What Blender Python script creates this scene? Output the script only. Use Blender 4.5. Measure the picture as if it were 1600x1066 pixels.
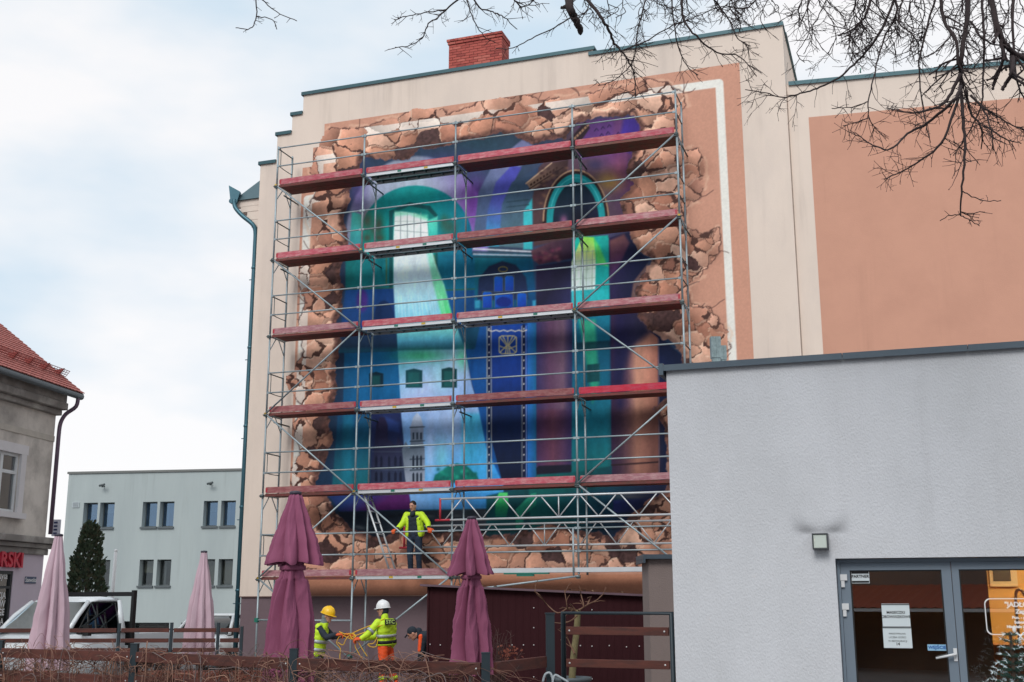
import bpy, bmesh, math, random
import numpy as np
from mathutils import Vector, Matrix, Euler

for o in list(bpy.data.objects):
    bpy.data.objects.remove(o)
scene = bpy.context.scene
R = math.radians

# ------------------------------------------------------------------ camera
FPX = 1796.23            # focal length in photo pixels (photo 1600 wide)
PITCH = R(12.65)
ROLL = -0.00194
CAMZ = 1.9
cam_d = bpy.data.cameras.new('camera')
cam = bpy.data.objects.new('camera', cam_d)
scene.collection.objects.link(cam)
scene.camera = cam
cam_d.sensor_width = 36.0
cam_d.lens = 36.0 * FPX / 1600.0
cam_d.clip_start = 0.1
cam_d.clip_end = 3000
_r = Vector((1, 0, 0)); _u = Vector((0, -math.sin(PITCH), math.cos(PITCH))); _f = Vector((0, math.cos(PITCH), math.sin(PITCH)))
_r2 = _r * math.cos(ROLL) + _u * math.sin(ROLL); _u2 = _u * math.cos(ROLL) - _r * math.sin(ROLL)
M = Matrix((_r2, _u2, -_f)).transposed().to_4x4(); M.translation = (0, 0, CAMZ)
cam.matrix_world = M

# ------------------------------------------------------------------ sky and sun
SUN_EL = R(38); SUN_AZ = R(200)      # azimuth measured from +Y towards +X: behind the camera, a little to the left
w = bpy.data.worlds.new('World'); scene.world = w; w.use_nodes = True
nt = w.node_tree; nt.nodes.clear()
wo = nt.nodes.new('ShaderNodeOutputWorld'); bg = nt.nodes.new('ShaderNodeBackground'); bg.inputs[1].default_value = 0.1
sky = nt.nodes.new('ShaderNodeTexSky'); sky.sky_type = 'NISHITA'; sky.sun_disc = False
sky.sun_elevation = SUN_EL; sky.sun_rotation = SUN_AZ
tc = nt.nodes.new('ShaderNodeTexCoord'); mp = nt.nodes.new('ShaderNodeMapping'); mp.inputs['Scale'].default_value = (2.2, 2.2, 5.0)
nz = nt.nodes.new('ShaderNodeTexNoise'); nz.inputs['Scale'].default_value = 1.25; nz.inputs['Detail'].default_value = 5; nz.inputs['Roughness'].default_value = 0.5
rmp = nt.nodes.new('ShaderNodeValToRGB'); rmp.color_ramp.elements[0].position = 0.36; rmp.color_ramp.elements[1].position = 0.6
rmp.color_ramp.elements[0].color = (5.7, 7.0, 8.1, 1); rmp.color_ramp.elements[1].color = (8.9, 8.8, 8.85, 1)
mx = nt.nodes.new('ShaderNodeMix'); mx.data_type = 'RGBA'; mx.inputs['Factor'].default_value = 0.93
nt.links.new(tc.outputs['Generated'], mp.inputs[0]); nt.links.new(mp.outputs[0], nz.inputs['Vector']); nt.links.new(nz.outputs[0], rmp.inputs[0])
nt.links.new(sky.outputs[0], mx.inputs[6]); nt.links.new(rmp.outputs[0], mx.inputs[7])
nt.links.new(mx.outputs[2], bg.inputs[0]); nt.links.new(bg.outputs[0], wo.inputs[0])

sd = bpy.data.lights.new('sun', 'SUN'); sd.energy = 1.5; sd.angle = R(25); sd.color = (1, 0.97, 0.93)
sun = bpy.data.objects.new('sun', sd); scene.collection.objects.link(sun)
_sdir = Vector((math.sin(SUN_AZ) * math.cos(SUN_EL), math.cos(SUN_AZ) * math.cos(SUN_EL), math.sin(SUN_EL)))
sun.rotation_euler = _sdir.to_track_quat('Z', 'Y').to_euler(); sun.location = (0, 0, 40)

vs = scene.view_settings
vs.view_transform = 'Standard'; vs.look = 'None'; vs.gamma = 1; vs.use_curve_mapping = False; vs.exposure = 0.2

# ------------------------------------------------------------------ pixel -> place helpers
def ray(px, py):
    x = px - 800; y = py - 533
    c, s = math.cos(-ROLL), math.sin(-ROLL)
    x, y = x * c - y * s, x * s + y * c
    X = x / FPX; V = -y / FPX; c, s = math.cos(PITCH), math.sin(PITCH)
    return Vector((X, c - V * s, s + V * c))
def at(px, py, D):
    d = ray(px, py)
    return Vector((0, 0, CAMZ)) + d * (D / d.y)
class Frame:
    """a vertical plane: u to the right along it, z up, n towards the viewer"""
    def __init__(s, p, yaw):
        s.p = Vector((p[0], p[1], 0)); s.yaw = yaw
        s.u = Vector((math.cos(yaw), -math.sin(yaw), 0)); s.n = Vector((-math.sin(yaw), -math.cos(yaw), 0))
        s.M = Matrix((s.u, -s.n, Vector((0, 0, 1)))).transposed().to_4x4(); s.M.translation = s.p
    def uv(s, px, py, off=0.0):
        d = ray(px, py); o = Vector((0, 0, CAMZ))
        t = ((s.p + s.n * off - o).dot(s.n)) / d.dot(s.n)
        q = o + d * t
        return (q - s.p).dot(s.u), q.z
    def P(s, u, z, off=0.0):
        v = s.p + s.u * u + s.n * off
        return Vector((v.x, v.y, z))
YAW = R(18.92)
SC = Frame((-6.114, 28.306), YAW)              # front plane of the scaffold
WL = Frame(SC.p - SC.n * 1.05, YAW)            # painted wall
_g = at(1400, 870, 10.5)
GR = Frame((_g.x, _g.y), YAW)                  # front of the grey restaurant

# ------------------------------------------------------------------ colours and materials
def lin(c):
    c = c / 255.0
    return c / 12.92 if c <= 0.04045 else ((c + 0.055) / 1.055) ** 2.4
def C(r, g, b, k=1.0):
    return (lin(r) * k, lin(g) * k, lin(b) * k, 1)
MATS = {}
def mat(name, col, rough=0.7, metal=0.0, var=0.0, vscale=3.0, bump=0.0, bscale=60.0, spec=0.5, rnd=0.0, stretch=(1, 1, 1), col2=None, c2pos=(0.5, 0.7), c2scale=2.0, coat=0.0, bdist=0.01, streak=0.0):
    """procedural surface: base colour, tonal noise, optional second colour in patches, fine bump, per-object variation"""
    if name in MATS: return MATS[name]
    m = bpy.data.materials.new(name); MATS[name] = m; m.use_nodes = True
    n = m.node_tree.nodes; l = m.node_tree.links
    b = n['Principled BSDF']; b.inputs['Roughness'].default_value = rough; b.inputs['Metallic'].default_value = metal
    b.inputs['Specular IOR Level'].default_value = spec
    if coat: b.inputs['Coat Weight'].default_value = coat; b.inputs['Coat Roughness'].default_value = 0.08
    b.inputs['Base Color'].default_value = col
    t = n.new('ShaderNodeTexCoord'); mp = n.new('ShaderNodeMapping'); mp.inputs['Scale'].default_value = stretch
    l.new(t.outputs['Object'], mp.inputs[0])
    cur = None
    if col2:
        z = n.new('ShaderNodeTexNoise'); z.inputs['Scale'].default_value = c2scale; z.inputs['Detail'].default_value = 6; z.inputs['Roughness'].default_value = 0.62
        l.new(mp.outputs[0], z.inputs['Vector'])
        r = n.new('ShaderNodeValToRGB'); r.color_ramp.elements[0].position = c2pos[0]; r.color_ramp.elements[1].position = c2pos[1]
        r.color_ramp.elements[0].color = col; r.color_ramp.elements[1].color = col2
        l.new(z.outputs[0], r.inputs[0]); cur = r.outputs[0]
    if streak:
        mp2 = n.new('ShaderNodeMapping'); mp2.inputs['Scale'].default_value = (2.6, 2.6, .11); l.new(t.outputs['Object'], mp2.inputs[0])
        z = n.new('ShaderNodeTexNoise'); z.inputs['Scale'].default_value = 1.0; z.inputs['Detail'].default_value = 7; z.inputs['Roughness'].default_value = .7; l.new(mp2.outputs[0], z.inputs['Vector'])
        z2 = n.new('ShaderNodeTexNoise'); z2.inputs['Scale'].default_value = .35; z2.inputs['Detail'].default_value = 3; l.new(t.outputs['Object'], z2.inputs['Vector'])
        a = n.new('ShaderNodeMapRange'); a.inputs[1].default_value = .52; a.inputs[2].default_value = .8; a.inputs[3].default_value = 0; a.inputs[4].default_value = streak; l.new(z.outputs[0], a.inputs[0])
        a3 = n.new('ShaderNodeMapRange'); a3.inputs[1].default_value = .4; a3.inputs[2].default_value = .62; l.new(z2.outputs[0], a3.inputs[0])
        mm = n.new('ShaderNodeMath'); mm.operation = 'MULTIPLY'; l.new(a.outputs[0], mm.inputs[0]); l.new(a3.outputs[0], mm.inputs[1])
        mxs = n.new('ShaderNodeMix'); mxs.data_type = 'RGBA'; l.new(mm.outputs[0], mxs.inputs['Factor'])
        if cur: l.new(cur, mxs.inputs[6])
        else: mxs.inputs[6].default_value = col
        mxs.inputs[7].default_value = (col[0] * .45, col[1] * .43, col[2] * .42, 1); cur = mxs.outputs[2]
    if var or rnd:
        h = n.new('ShaderNodeHueSaturation')
        if cur: l.new(cur, h.inputs['Color'])
        else: h.inputs['Color'].default_value = col
        v = None
        if var:
            z = n.new('ShaderNodeTexNoise'); z.inputs['Scale'].default_value = vscale; z.inputs['Detail'].default_value = 8; z.inputs['Roughness'].default_value = 0.65
            l.new(mp.outputs[0], z.inputs['Vector'])
            a = n.new('ShaderNodeMapRange'); a.inputs[1].default_value = 0.25; a.inputs[2].default_value = 0.75; a.inputs[3].default_value = 1 - var; a.inputs[4].default_value = 1 + var
            l.new(z.outputs[0], a.inputs[0]); v = a.outputs[0]
        if rnd:
            oi = n.new('ShaderNodeObjectInfo'); a2 = n.new('ShaderNodeMapRange'); a2.inputs[3].default_value = 1 - rnd; a2.inputs[4].default_value = 1 + rnd
            l.new(oi.outputs['Random'], a2.inputs[0])
            if v:
                mm = n.new('ShaderNodeMath'); mm.operation = 'MULTIPLY'; l.new(v, mm.inputs[0]); l.new(a2.outputs[0], mm.inputs[1]); v = mm.outputs[0]
            else: v = a2.outputs[0]
        l.new(v, h.inputs['Value']); cur = h.outputs[0]
    if cur: l.new(cur, b.inputs['Base Color'])
    if bump:
        z = n.new('ShaderNodeTexNoise'); z.inputs['Scale'].default_value = bscale; z.inputs['Detail'].default_value = 4
        l.new(mp.outputs[0], z.inputs['Vector'])
        bp = n.new('ShaderNodeBump'); bp.inputs['Strength'].default_value = bump; bp.inputs['Distance'].default_value = bdist
        l.new(z.outputs[0], bp.inputs['Height']); l.new(bp.outputs[0], b.inputs['Normal'])
    return m
def glass(name, tint=(1, 1, 1, 1), refl=1.0, rough=0.0, gcol=(1, 1, 1, 1)):
    """thin pane: clear view mixed with a mirror by Fresnel"""
    if name in MATS: return MATS[name]
    m = bpy.data.materials.new(name); MATS[name] = m; m.use_nodes = True
    n = m.node_tree.nodes; l = m.node_tree.links; n.clear()
    o = n.new('ShaderNodeOutputMaterial'); mx = n.new('ShaderNodeMixShader'); tr = n.new('ShaderNodeBsdfTransparent'); gl = n.new('ShaderNodeBsdfGlossy')
    tr.inputs[0].default_value = tint; gl.inputs['Roughness'].default_value = rough; gl.inputs[0].default_value = gcol
    fr = n.new('ShaderNodeFresnel'); fr.inputs[0].default_value = 1.5
    ml = n.new('ShaderNodeMath'); ml.operation = 'MULTIPLY_ADD'; ml.use_clamp = True; ml.inputs[1].default_value = refl; ml.inputs[2].default_value = 0.02
    l.new(fr.outputs[0], ml.inputs[0]); l.new(ml.outputs[0], mx.inputs[0]); l.new(tr.outputs[0], mx.inputs[1]); l.new(gl.outputs[0], mx.inputs[2]); l.new(mx.outputs[0], o.inputs[0])
    return m

# ------------------------------------------------------------------ objects
COL = scene.collection
def link(o, parent=None):
    COL.objects.link(o)
    if parent is not None:
        o.parent = parent
        o.matrix_parent_inverse = Matrix.Translation(-world_loc(parent))
    return o
def world_loc(p):
    return Vector(p.get('_base', (0, 0, 0)))
def thing(name, label, cat, base, group=None):
    e = bpy.data.objects.new(name, None); COL.objects.link(e)
    e.empty_display_size = 0.3; e.location = base; e['_base'] = tuple(base)
    e['label'] = label; e['category'] = cat
    if group: e['group'] = group
    return e
def tag(o, label, cat, group=None):
    o['label'] = label; o['category'] = cat
    if group: o['group'] = group
    return o
def finish():
    for o in bpy.data.objects:
        if '_base' in o: del o['_base']
class MB:
    """collects shapes; build() links them as one mesh object in world coordinates"""
    def __init__(s): s.v = []; s.f = []; s.mi = []; s.m = 0; s.sm = []
    def add(s, vs, fs, smooth=False):
        k = len(s.v); s.v += [tuple(v) for v in vs]
        for f in fs: s.f.append(tuple(i + k for i in f)); s.mi.append(s.m); s.sm.append(smooth)
        return s
    def box(s, c, size, Mx=None, bevel=0.0):
        x, y, z = (size[0] / 2, size[1] / 2, size[2] / 2); c = Vector(c)
        vs = [Vector((sx * x, sy * y, sz * z)) + c for sz in (-1, 1) for sy in (-1, 1) for sx in (-1, 1)]
        if Mx is not None: vs = [Mx @ v for v in vs]
        return s.add(vs, [(0, 2, 3, 1), (4, 5, 7, 6), (0, 1, 5, 4), (2, 6, 7, 3), (0, 4, 6, 2), (1, 3, 7, 5)])
    def fbox(s, fr, u0, u1, z0, z1, o0, o1):
        """box in a Frame: u range, z range, offset range towards the viewer"""
        return s.box(((u0 + u1) / 2, -(o0 + o1) / 2, (z0 + z1) / 2), (u1 - u0, abs(o1 - o0), z1 - z0), fr.M)
    def tube(s, p0, p1, r, n=8, r1=None, caps=True):
        return s.path([p0, p1], [r, r if r1 is None else r1], n, caps)
    def path(s, pts, rs, n=6, caps=True):
        pts = [Vector(p) for p in pts]
        if not hasattr(rs, '__len__'): rs = [rs] * len(pts)
        k = len(pts); vs = []; fs = []; ref = None
        for i in range(k):
            d = (pts[min(i + 1, k - 1)] - pts[max(i - 1, 0)])
            if d.length < 1e-9: d = Vector((0, 0, 1))
            d.normalize()
            if ref is None: ref = d.orthogonal().normalized()
            a = ref - d * ref.dot(d)
            if a.length < 1e-6: a = d.orthogonal()
            a.normalize(); ref = a; b = d.cross(a)
            for j in range(n):
                t = 2 * math.pi * j / n
                vs.append(pts[i] + (a * math.cos(t) + b * math.sin(t)) * rs[i])
        for i in range(k - 1):
            for j in range(n):
                j2 = (j + 1) % n
                fs.append((i * n + j, i * n + j2, (i + 1) * n + j2, (i + 1) * n + j))
        s.add(vs, fs, True)
        if caps and n > 2:
            q = len(s.v) - len(vs)
            s.f.append(tuple(q + j for j in reversed(range(n)))); s.mi.append(s.m); s.sm.append(False)
            s.f.append(tuple(q + (k - 1) * n + j for j in range(n))); s.mi.append(s.m); s.sm.append(False)
        return s
    def prism(s, poly, fr, o0, o1):
        """polygon of (u, z) in a Frame extruded from offset o0 to o1"""
        n = len(poly)
        vs = [fr.P(u, z, o1) for u, z in poly] + [fr.P(u, z, o0) for u, z in poly]
        fs = [tuple(range(n)), tuple(reversed(range(n, 2 * n)))] + [(i, n + i, n + (i + 1) % n, (i + 1) % n) for i in range(n)]
        return s.add(vs, fs)
    def rev(s, prof, center, n=16, ax=None):
        """surface of revolution about z through center: prof = [(r, z), ...]"""
        vs = []; fs = []; c = Vector(center)
        for r, z in prof:
            for j in range(n):
                t = 2 * math.pi * j / n; vs.append(c + Vector((r * math.cos(t), r * math.sin(t), z)))
        for i in range(len(prof) - 1):
            for j in range(n):
                j2 = (j + 1) % n; fs.append((i * n + j, i * n + j2, (i + 1) * n + j2, (i + 1) * n + j))
        s.add(vs, fs, True)
        k = len(s.v) - len(vs)
        s.f.append(tuple(k + j for j in reversed(range(n)))); s.mi.append(s.m); s.sm.append(False)
        q = k + (len(prof) - 1) * n
        s.f.append(tuple(q + j for j in range(n))); s.mi.append(s.m); s.sm.append(False)
        return s
    def ball(s, c, r, n=8):
        if not hasattr(r, '__len__'): r = (r, r, r)
        c = Vector(c); vs = []; fs = []; k = max(4, n // 2)
        for i in range(1, k):
            p = math.pi * i / k
            for j in range(n):
                t = 2 * math.pi * j / n
                vs.append(c + Vector((r[0] * math.sin(p) * math.cos(t), r[1] * math.sin(p) * math.sin(t), r[2] * math.cos(p))))
        top = len(vs); vs.append(c + Vector((0, 0, r[2]))); vs.append(c - Vector((0, 0, r[2])))
        for i in range(k - 2):
            for j in range(n):
                j2 = (j + 1) % n; fs.append((i * n + j, (i + 1) * n + j, (i + 1) * n + j2, i * n + j2))
        for j in range(n):
            j2 = (j + 1) % n; fs.append((top, j, j2)); fs.append((top + 1, (k - 2) * n + j2, (k - 2) * n + j))
        return s.add(vs, fs, True)
    def mesh(s, name, mats):
        me = bpy.data.meshes.new(name); me.from_pydata(s.v, [], s.f)
        if not isinstance(mats, (list, tuple)): mats = [mats]
        for m in mats: me.materials.append(m)
        me.polygons.foreach_set('material_index', s.mi); me.polygons.foreach_set('use_smooth', s.sm)
        me.update(); return me
    def build(s, name, mats, parent=None, kind=None, bevel=0.0, fix=True):
        me = s.mesh(name, mats)
        if fix:
            bm = bmesh.new(); bm.from_mesh(me); bmesh.ops.recalc_face_normals(bm, faces=bm.faces); bm.to_mesh(me); bm.free()
        o = bpy.data.objects.new(name, me); link(o, parent)
        if kind: o['kind'] = kind
        if bevel:
            b = o.modifiers.new('bevel', 'BEVEL'); b.width = bevel; b.segments = 2; b.limit_method = 'ANGLE'; b.angle_limit = R(40)
        return o
def place(name, me, Mx, parent=None):
    o = bpy.data.objects.new(name, me); link(o, parent); o.matrix_basis = Mx; return o
def text_mesh(body, size, Mx, m, parent, name='lettering', depth=0.0, align='CENTER', bold=0.0):
    cu = bpy.data.curves.new('t', 'FONT'); cu.body = body; cu.size = size; cu.align_x = align; cu.align_y = 'CENTER'; cu.extrude = depth; cu.offset = bold; cu.resolution_u = 3
    t = bpy.data.objects.new('t', cu); COL.objects.link(t)
    bpy.context.view_layer.update()
    me = bpy.data.meshes.new_from_object(t.evaluated_get(bpy.context.evaluated_depsgraph_get()))
    bpy.data.objects.remove(t); me.name = name
    me.materials.clear(); me.materials.append(m); me.transform(Mx)
    o = bpy.data.objects.new(name, me); link(o, parent); return o
def text_on(fr, u, z, off, body, size, m, parent, depth=0.0, align='CENTER', bold=0.0, tilt=0.0, sx=1.0):
    # letters standing on a Frame: x along u, y up, normal to the viewer
    Mx = Matrix((fr.u, Vector((0, 0, 1)), fr.n)).transposed().to_4x4(); Mx.translation = fr.P(u, z, off)
    return text_mesh(body, size, Mx @ Matrix.Rotation(tilt, 4, 'Z') @ Matrix.Diagonal((sx, 1, 1, 1)), m, parent, depth=depth, align=align, bold=bold)
def smooth_pts(pts, k=4):
    """Catmull-Rom through points"""
    P = [Vector(p) for p in pts]; out = []
    for i in range(len(P) - 1):
        a = P[max(i - 1, 0)]; b = P[i]; c = P[i + 1]; d = P[min(i + 2, len(P) - 1)]
        for j in range(k):
            t = j / k
            out.append(0.5 * ((2 * b) + (c - a) * t + (2 * a - 5 * b + 4 * c - d) * t * t + (3 * b - a - 3 * c + d) * t ** 3))
    out.append(P[-1]); return out
# ================================================================== ground
rng = random.Random(7)
g = MB(); g.add([(-400, -200, 0), (400, -200, 0), (400, 900, 0), (-400, 900, 0)], [(0, 1, 2, 3)])
ground = g.build('ground', mat('asphalt', C(112, 112, 114, .8), 0.85, var=0.18, vscale=0.8, bump=0.4, bscale=90), kind='structure')
# paved terrace around the parasols, 4 cm slab on the asphalt
g = MB(); g.add([(-9, 9.2, .02), (1.4, 11.5, .02), (6, 26.5, .02), (-7.5, 28.6, .02)], [(0, 1, 2, 3)])
terrace = g.build('terrace_paving', mat('paving', C(140, 132, 126, .8), 0.85, var=0.2, vscale=2.5, bump=0.3, bscale=40), kind='structure')
g = MB(); g.box((-25, 46, .06), (60, 4, .12)); pav = g.build('pavement', mat('paving2', C(150, 148, 145, .8), 0.9, var=0.12, bump=0.2), kind='structure')

# ================================================================== painted building
STUCCO_CREAM = mat('cream_stucco', C(224, 208, 195, .97), 0.92, var=0.05, vscale=0.9, bump=0.35, bscale=55, col2=C(210, 196, 186, .96), c2pos=(0.5, 0.8), c2scale=0.6, stretch=(1, 1, .45), streak=.5)
COPING = mat('teal_metal', C(58, 92, 100, .8), 0.45, metal=0.4, var=0.1)
PIPE_M = mat('pipe_metal', C(70, 112, 126, .85), 0.4, metal=0.45, var=0.1, vscale=2)
PLINTH_M = mat('plinth_render', C(118, 100, 106, .88), 0.92, var=0.06, bump=0.4, bscale=70)
SALMON = mat('salmon_stucco', C(204, 153, 131, .96), 0.92, var=0.035, vscale=1.2, bump=0.35, bscale=55, col2=C(197, 147, 126, .96), c2pos=(.45, .75), c2scale=.8, streak=.28)
DRIP_BROWN = mat('trim_brown', C(120, 92, 88, .8), 0.8)  # brown of the thin strip between wall and plinth
bld = thing('painted_building', 'tall cream gable building with stepped parapet and a large mural on its wall', 'building', WL.P(6, 0, -5))
UL, UR = -1.17, 12.93
prof = [(UL, 1.98), (UR, 1.98), (UR, 15.27), (8.25, 15.27), (8.25, 15.42), (0.08, 15.42), (0.08, 14.87), (-0.24, 14.87), (-0.24, 14.35), (-0.68, 14.35), (-0.68, 13.56), (UL, 13.56)]
g = MB(); g.prism(prof, WL, -0.45, 0.0); gable = g.build('gable_wall', STUCCO_CREAM, bld)
g = MB(); g.fbox(WL, UL + .03, UR, 0, 1.976, -0.45, -0.035); g.build('plinth', PLINTH_M, bld)
g = MB(); g.fbox(WL, UL - .005, UR, 1.955, 1.978, -0.3, 0.012); g.build('drip_strip', DRIP_BROWN, bld)
# copings, one per step, with a drip edge
for (a, b, z) in [(UL, -0.68, 13.56), (-0.68, -0.24, 14.35), (-0.24, 0.08, 14.87), (0.08, 8.29, 15.42), (8.21, UR, 15.275)]:
    g = MB(); g.fbox(WL, a - .05, b + (.0 if b < 8 else .03), z + .003, z + .045, -0.5, 0.05)
    g.fbox(WL, a - .05, b + (.0 if b < 8 else .03), z - .05, z + .003, 0.042, 0.05)
    g.fbox(WL, a - .05, a - .044, z - .05, z + .003, -0.45, 0.042)
    g.build('coping', COPING, bld)
# body of the house behind the gable: side walls set in, a pitched roof below the parapet
g = MB()
g.fbox(WL, UL + .25, UR - .12, 0, 12.6, -11.5, -.46); g.build('house_body', STUCCO_CREAM, bld)
g = MB()
rp = [(UL - .35, 12.05), (UR + .1, 12.05), (10.5, 15.0), (2.0, 15.0)]
g.prism(rp, WL, -11.5, -.47); g.build('roof', mat('roof_dark', C(110, 70, 60, .7), .8, var=.1), bld)
# return wall and coping along the right corner
g = MB(); g.fbox(WL, UR - .32, UR - .003, 12.6, 15.265, -4.5, -.455); g.build('return_wall', STUCCO_CREAM, bld)
g = MB(); g.fbox(WL, UR - .36, UR + .05, 15.27, 15.31, -4.5, -.505); g.build('coping', COPING, bld)
# boxed eave on the street side, hip sheet above it, hopper and downpipe
e0 = WL.uv(372, 322)[0]
g = MB()
zs = [(12.42, 12.60, .78), (12.26, 12.42, .66), (12.02, 12.26, .45), (11.8, 12.02, .3)]
for z0, z1, ex in zs: g.fbox(WL, UL + .02 - ex, UL + .24, z0, z1 - .002, -11.4, -.12 - (.8 - ex) * .05)
g.build('eave_cornice', STUCCO_CREAM, bld)
g = MB(); hp = [WL.P(UL - .85, 12.6, -.05), WL.P(UL - .003, 12.6, -.05), WL.P(UL - .003, 13.35, -.35), WL.P(UL - .85, 12.6, -11.4), WL.P(UL - .003, 13.35, -11.4), WL.P(UL - .003, 12.6, -11.4)]
g.add(hp, [(0, 1, 2), (0, 2, 4, 3), (3, 4, 5), (0, 3, 5, 1)]); g.build('eave_roof', mat('zinc_teal', C(92, 116, 124, .8), .45, metal=.4, var=.12, vscale=1.5), bld)
g = MB(); g.tube(WL.P(UL - .86, 12.58, .02), WL.P(UL - .86, 12.58, -11.4), .075, 10); gut = g.build('gutter', PIPE_M, bld)
g = MB(); a = WL.P(UL - .74, 12.72, .06)
g.add([a + Vector(q) for q in [(-.17, 0, .28), (.15, 0, .1), (.15, .16, .1), (-.17, .16, .28), (-.1, .02, -.22), (.06, .02, -.22), (.06, .14, -.22), (-.1, .14, -.22)]], [(0, 1, 5, 4), (1, 2, 6, 5), (2, 3, 7, 6), (3, 0, 4, 7), (4, 5, 6, 7), (0, 3, 2, 1)])
g.build('rain_hopper', PIPE_M, bld)
pp = [WL.P(UL - .76, 12.6, .02), WL.P(UL - .72, 12.38, .02), WL.P(UL - .5, 12.12, 0), WL.P(UL - .2, 11.86, -.06), WL.P(UL - .12, 11.66, -.1), WL.P(UL - .12, 11.3, -.12)]
g = MB(); g.path(smooth_pts(pp, 4) + [WL.P(UL - .12, 6, -.12), WL.P(UL - .12, .25, -.12)], .062, 10); dp = g.build('downpipe', PIPE_M, bld)
for z in (10.6, 8.4, 6.3, 4.2, 2.1):
    g = MB(); g.rev([(.07, 0), (.078, .01), (.078, .05), (.07, .06)], WL.P(UL - .12, z, -.12), 12); g.build('pipe_collar', PIPE_M, dp)
    g = MB(); g.tube(WL.P(UL - .12, z - .3, -.12), WL.P(UL - .12, z - .3, -.42), .012, 6); g.tube(WL.P(UL - .24, z - .3, -.1), WL.P(UL, z - .3, -.1), .012, 6); g.build('pipe_bracket', PIPE_M, dp)
# thin wire loop by the pipe
# chimney of red brick, every brick laid
BR = [mat('brick_%d' % i, c, .85, var=.14, vscale=9, bump=.4, bscale=50) for i, c in enumerate([C(180, 88, 78, .9), C(168, 78, 70, .9), C(190, 104, 92, .9), C(152, 70, 64, .9)])]
MORTAR = mat('mortar', C(112, 72, 66, .8), .95, var=.1, bump=.3)
DCH = -2.0
c0 = WL.uv(701, 107, DCH); c1 = WL.uv(784, 96, DCH)
U0, U1 = c0[0], c1[0]; ZB, ZT = 15.1, WL.uv(701, 66, DCH)[1]
chim = MB(); chim.fbox(WL, U0 + .012, U1 - .012, 14.2, ZT - .02, DCH - .62, DCH - .012); chim = chim.build('chimney', MORTAR, bld)
bw, bh = .24, .068; step = .08
bmesh_cache = {}
def brick_mesh(wd, dp, i):
    k = (round(wd, 3), round(dp, 3), i)
    if k not in bmesh_cache:
        q = MB(); q.box((0, 0, 0), (wd, dp, bh)); bmesh_cache[k] = q.mesh('brick', BR[i])
    return bmesh_cache[k]
row = 0; z = ZB
while z < ZT - .12:
    x = U0 - (bw + .012) * (.5 if row % 2 else 0)
    while x < U1 - .01:
        a, b = max(x, U0), min(x + bw, U1)
        if b - a > .04:
            c = WL.P((a + b) / 2, z + step / 2, DCH - .055 + rng.uniform(-.003, .003)); Mx = WL.M.copy(); Mx.translation = c
            place('brick', brick_mesh(b - a, .11, rng.choice((0, 0, 1, 1, 2, 3))), Mx, chim)
        x += bw + .012
    for k in range(2):
        a = DCH - .115 - k * .25 - (.0 if row % 2 else 0); 
        c = WL.P(U1 - .05, z + step / 2, a - .12); Mx = WL.M.copy(); Mx.translation = c
        place('brick', brick_mesh(.11, .236, rng.choice((0, 1, 2, 3))), Mx, chim)
    z += step; row += 1
for k, (zz, ex) in enumerate([(z, .03), (z + step, .055)]):
    x = U0 - ex
    while x < U1 + ex - .01:
        b = min(x + (.12 if k else .24), U1 + ex)
        if b - x > .03:
            Mx = WL.M.copy(); Mx.translation = WL.P((x + b) / 2, zz + step / 2, DCH - .33 + ex / 2); place('brick', brick_mesh(b - x - .01, .66 + ex, rng.choice((0, 1, 2, 3))), Mx, chim)
        x = b
# wires / small crack-free right wing, set back a little
wing = thing('side_wing', 'lower cream wing with a large salmon panel right of the mural', 'building', WL.P(16, 0, -5))
WG = Frame(WL.p - WL.n * .10, YAW)
WR = 24.0
def wtop(u): return 13.76 - (u - 12.93) * .05
g = MB(); g.prism([(UR + .004, 0), (WR, 0), (WR, wtop(WR)), (UR + .004, wtop(UR))], WG, -9, 0); g.build('wall', STUCCO_CREAM, wing)
g = MB(); g.prism([(UR + .06, wtop(UR + .06) + .002), (WR, wtop(WR) + .002), (WR, wtop(WR) + .05), (UR + .06, wtop(UR + .06) + .05)], WG, -.45, .05)
g.prism([(UR + .06, wtop(UR) - .05), (WR, wtop(WR) - .045), (WR, wtop(WR) + .001), (UR + .06, wtop(UR) + .001)], WG, .043, .05); g.build('coping', COPING, wing)
g = MB(); g.prism([(13.40, .9), (23.2, .9), (23.2, 12.45), (13.40, 12.86)], WG, .0, .004); g.build('painted_panel', SALMON, wing)
g = MB(); g.tube(WG.P(UR + .015, 0, .004), WG.P(UR + .015, 13.6, .004), .007, 6); g.build('crease_shade_line', mat('crease_shade', C(176, 158, 146, .9), .9), wing)  # darker line standing in for the crease shadow where the wing meets the gable
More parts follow.
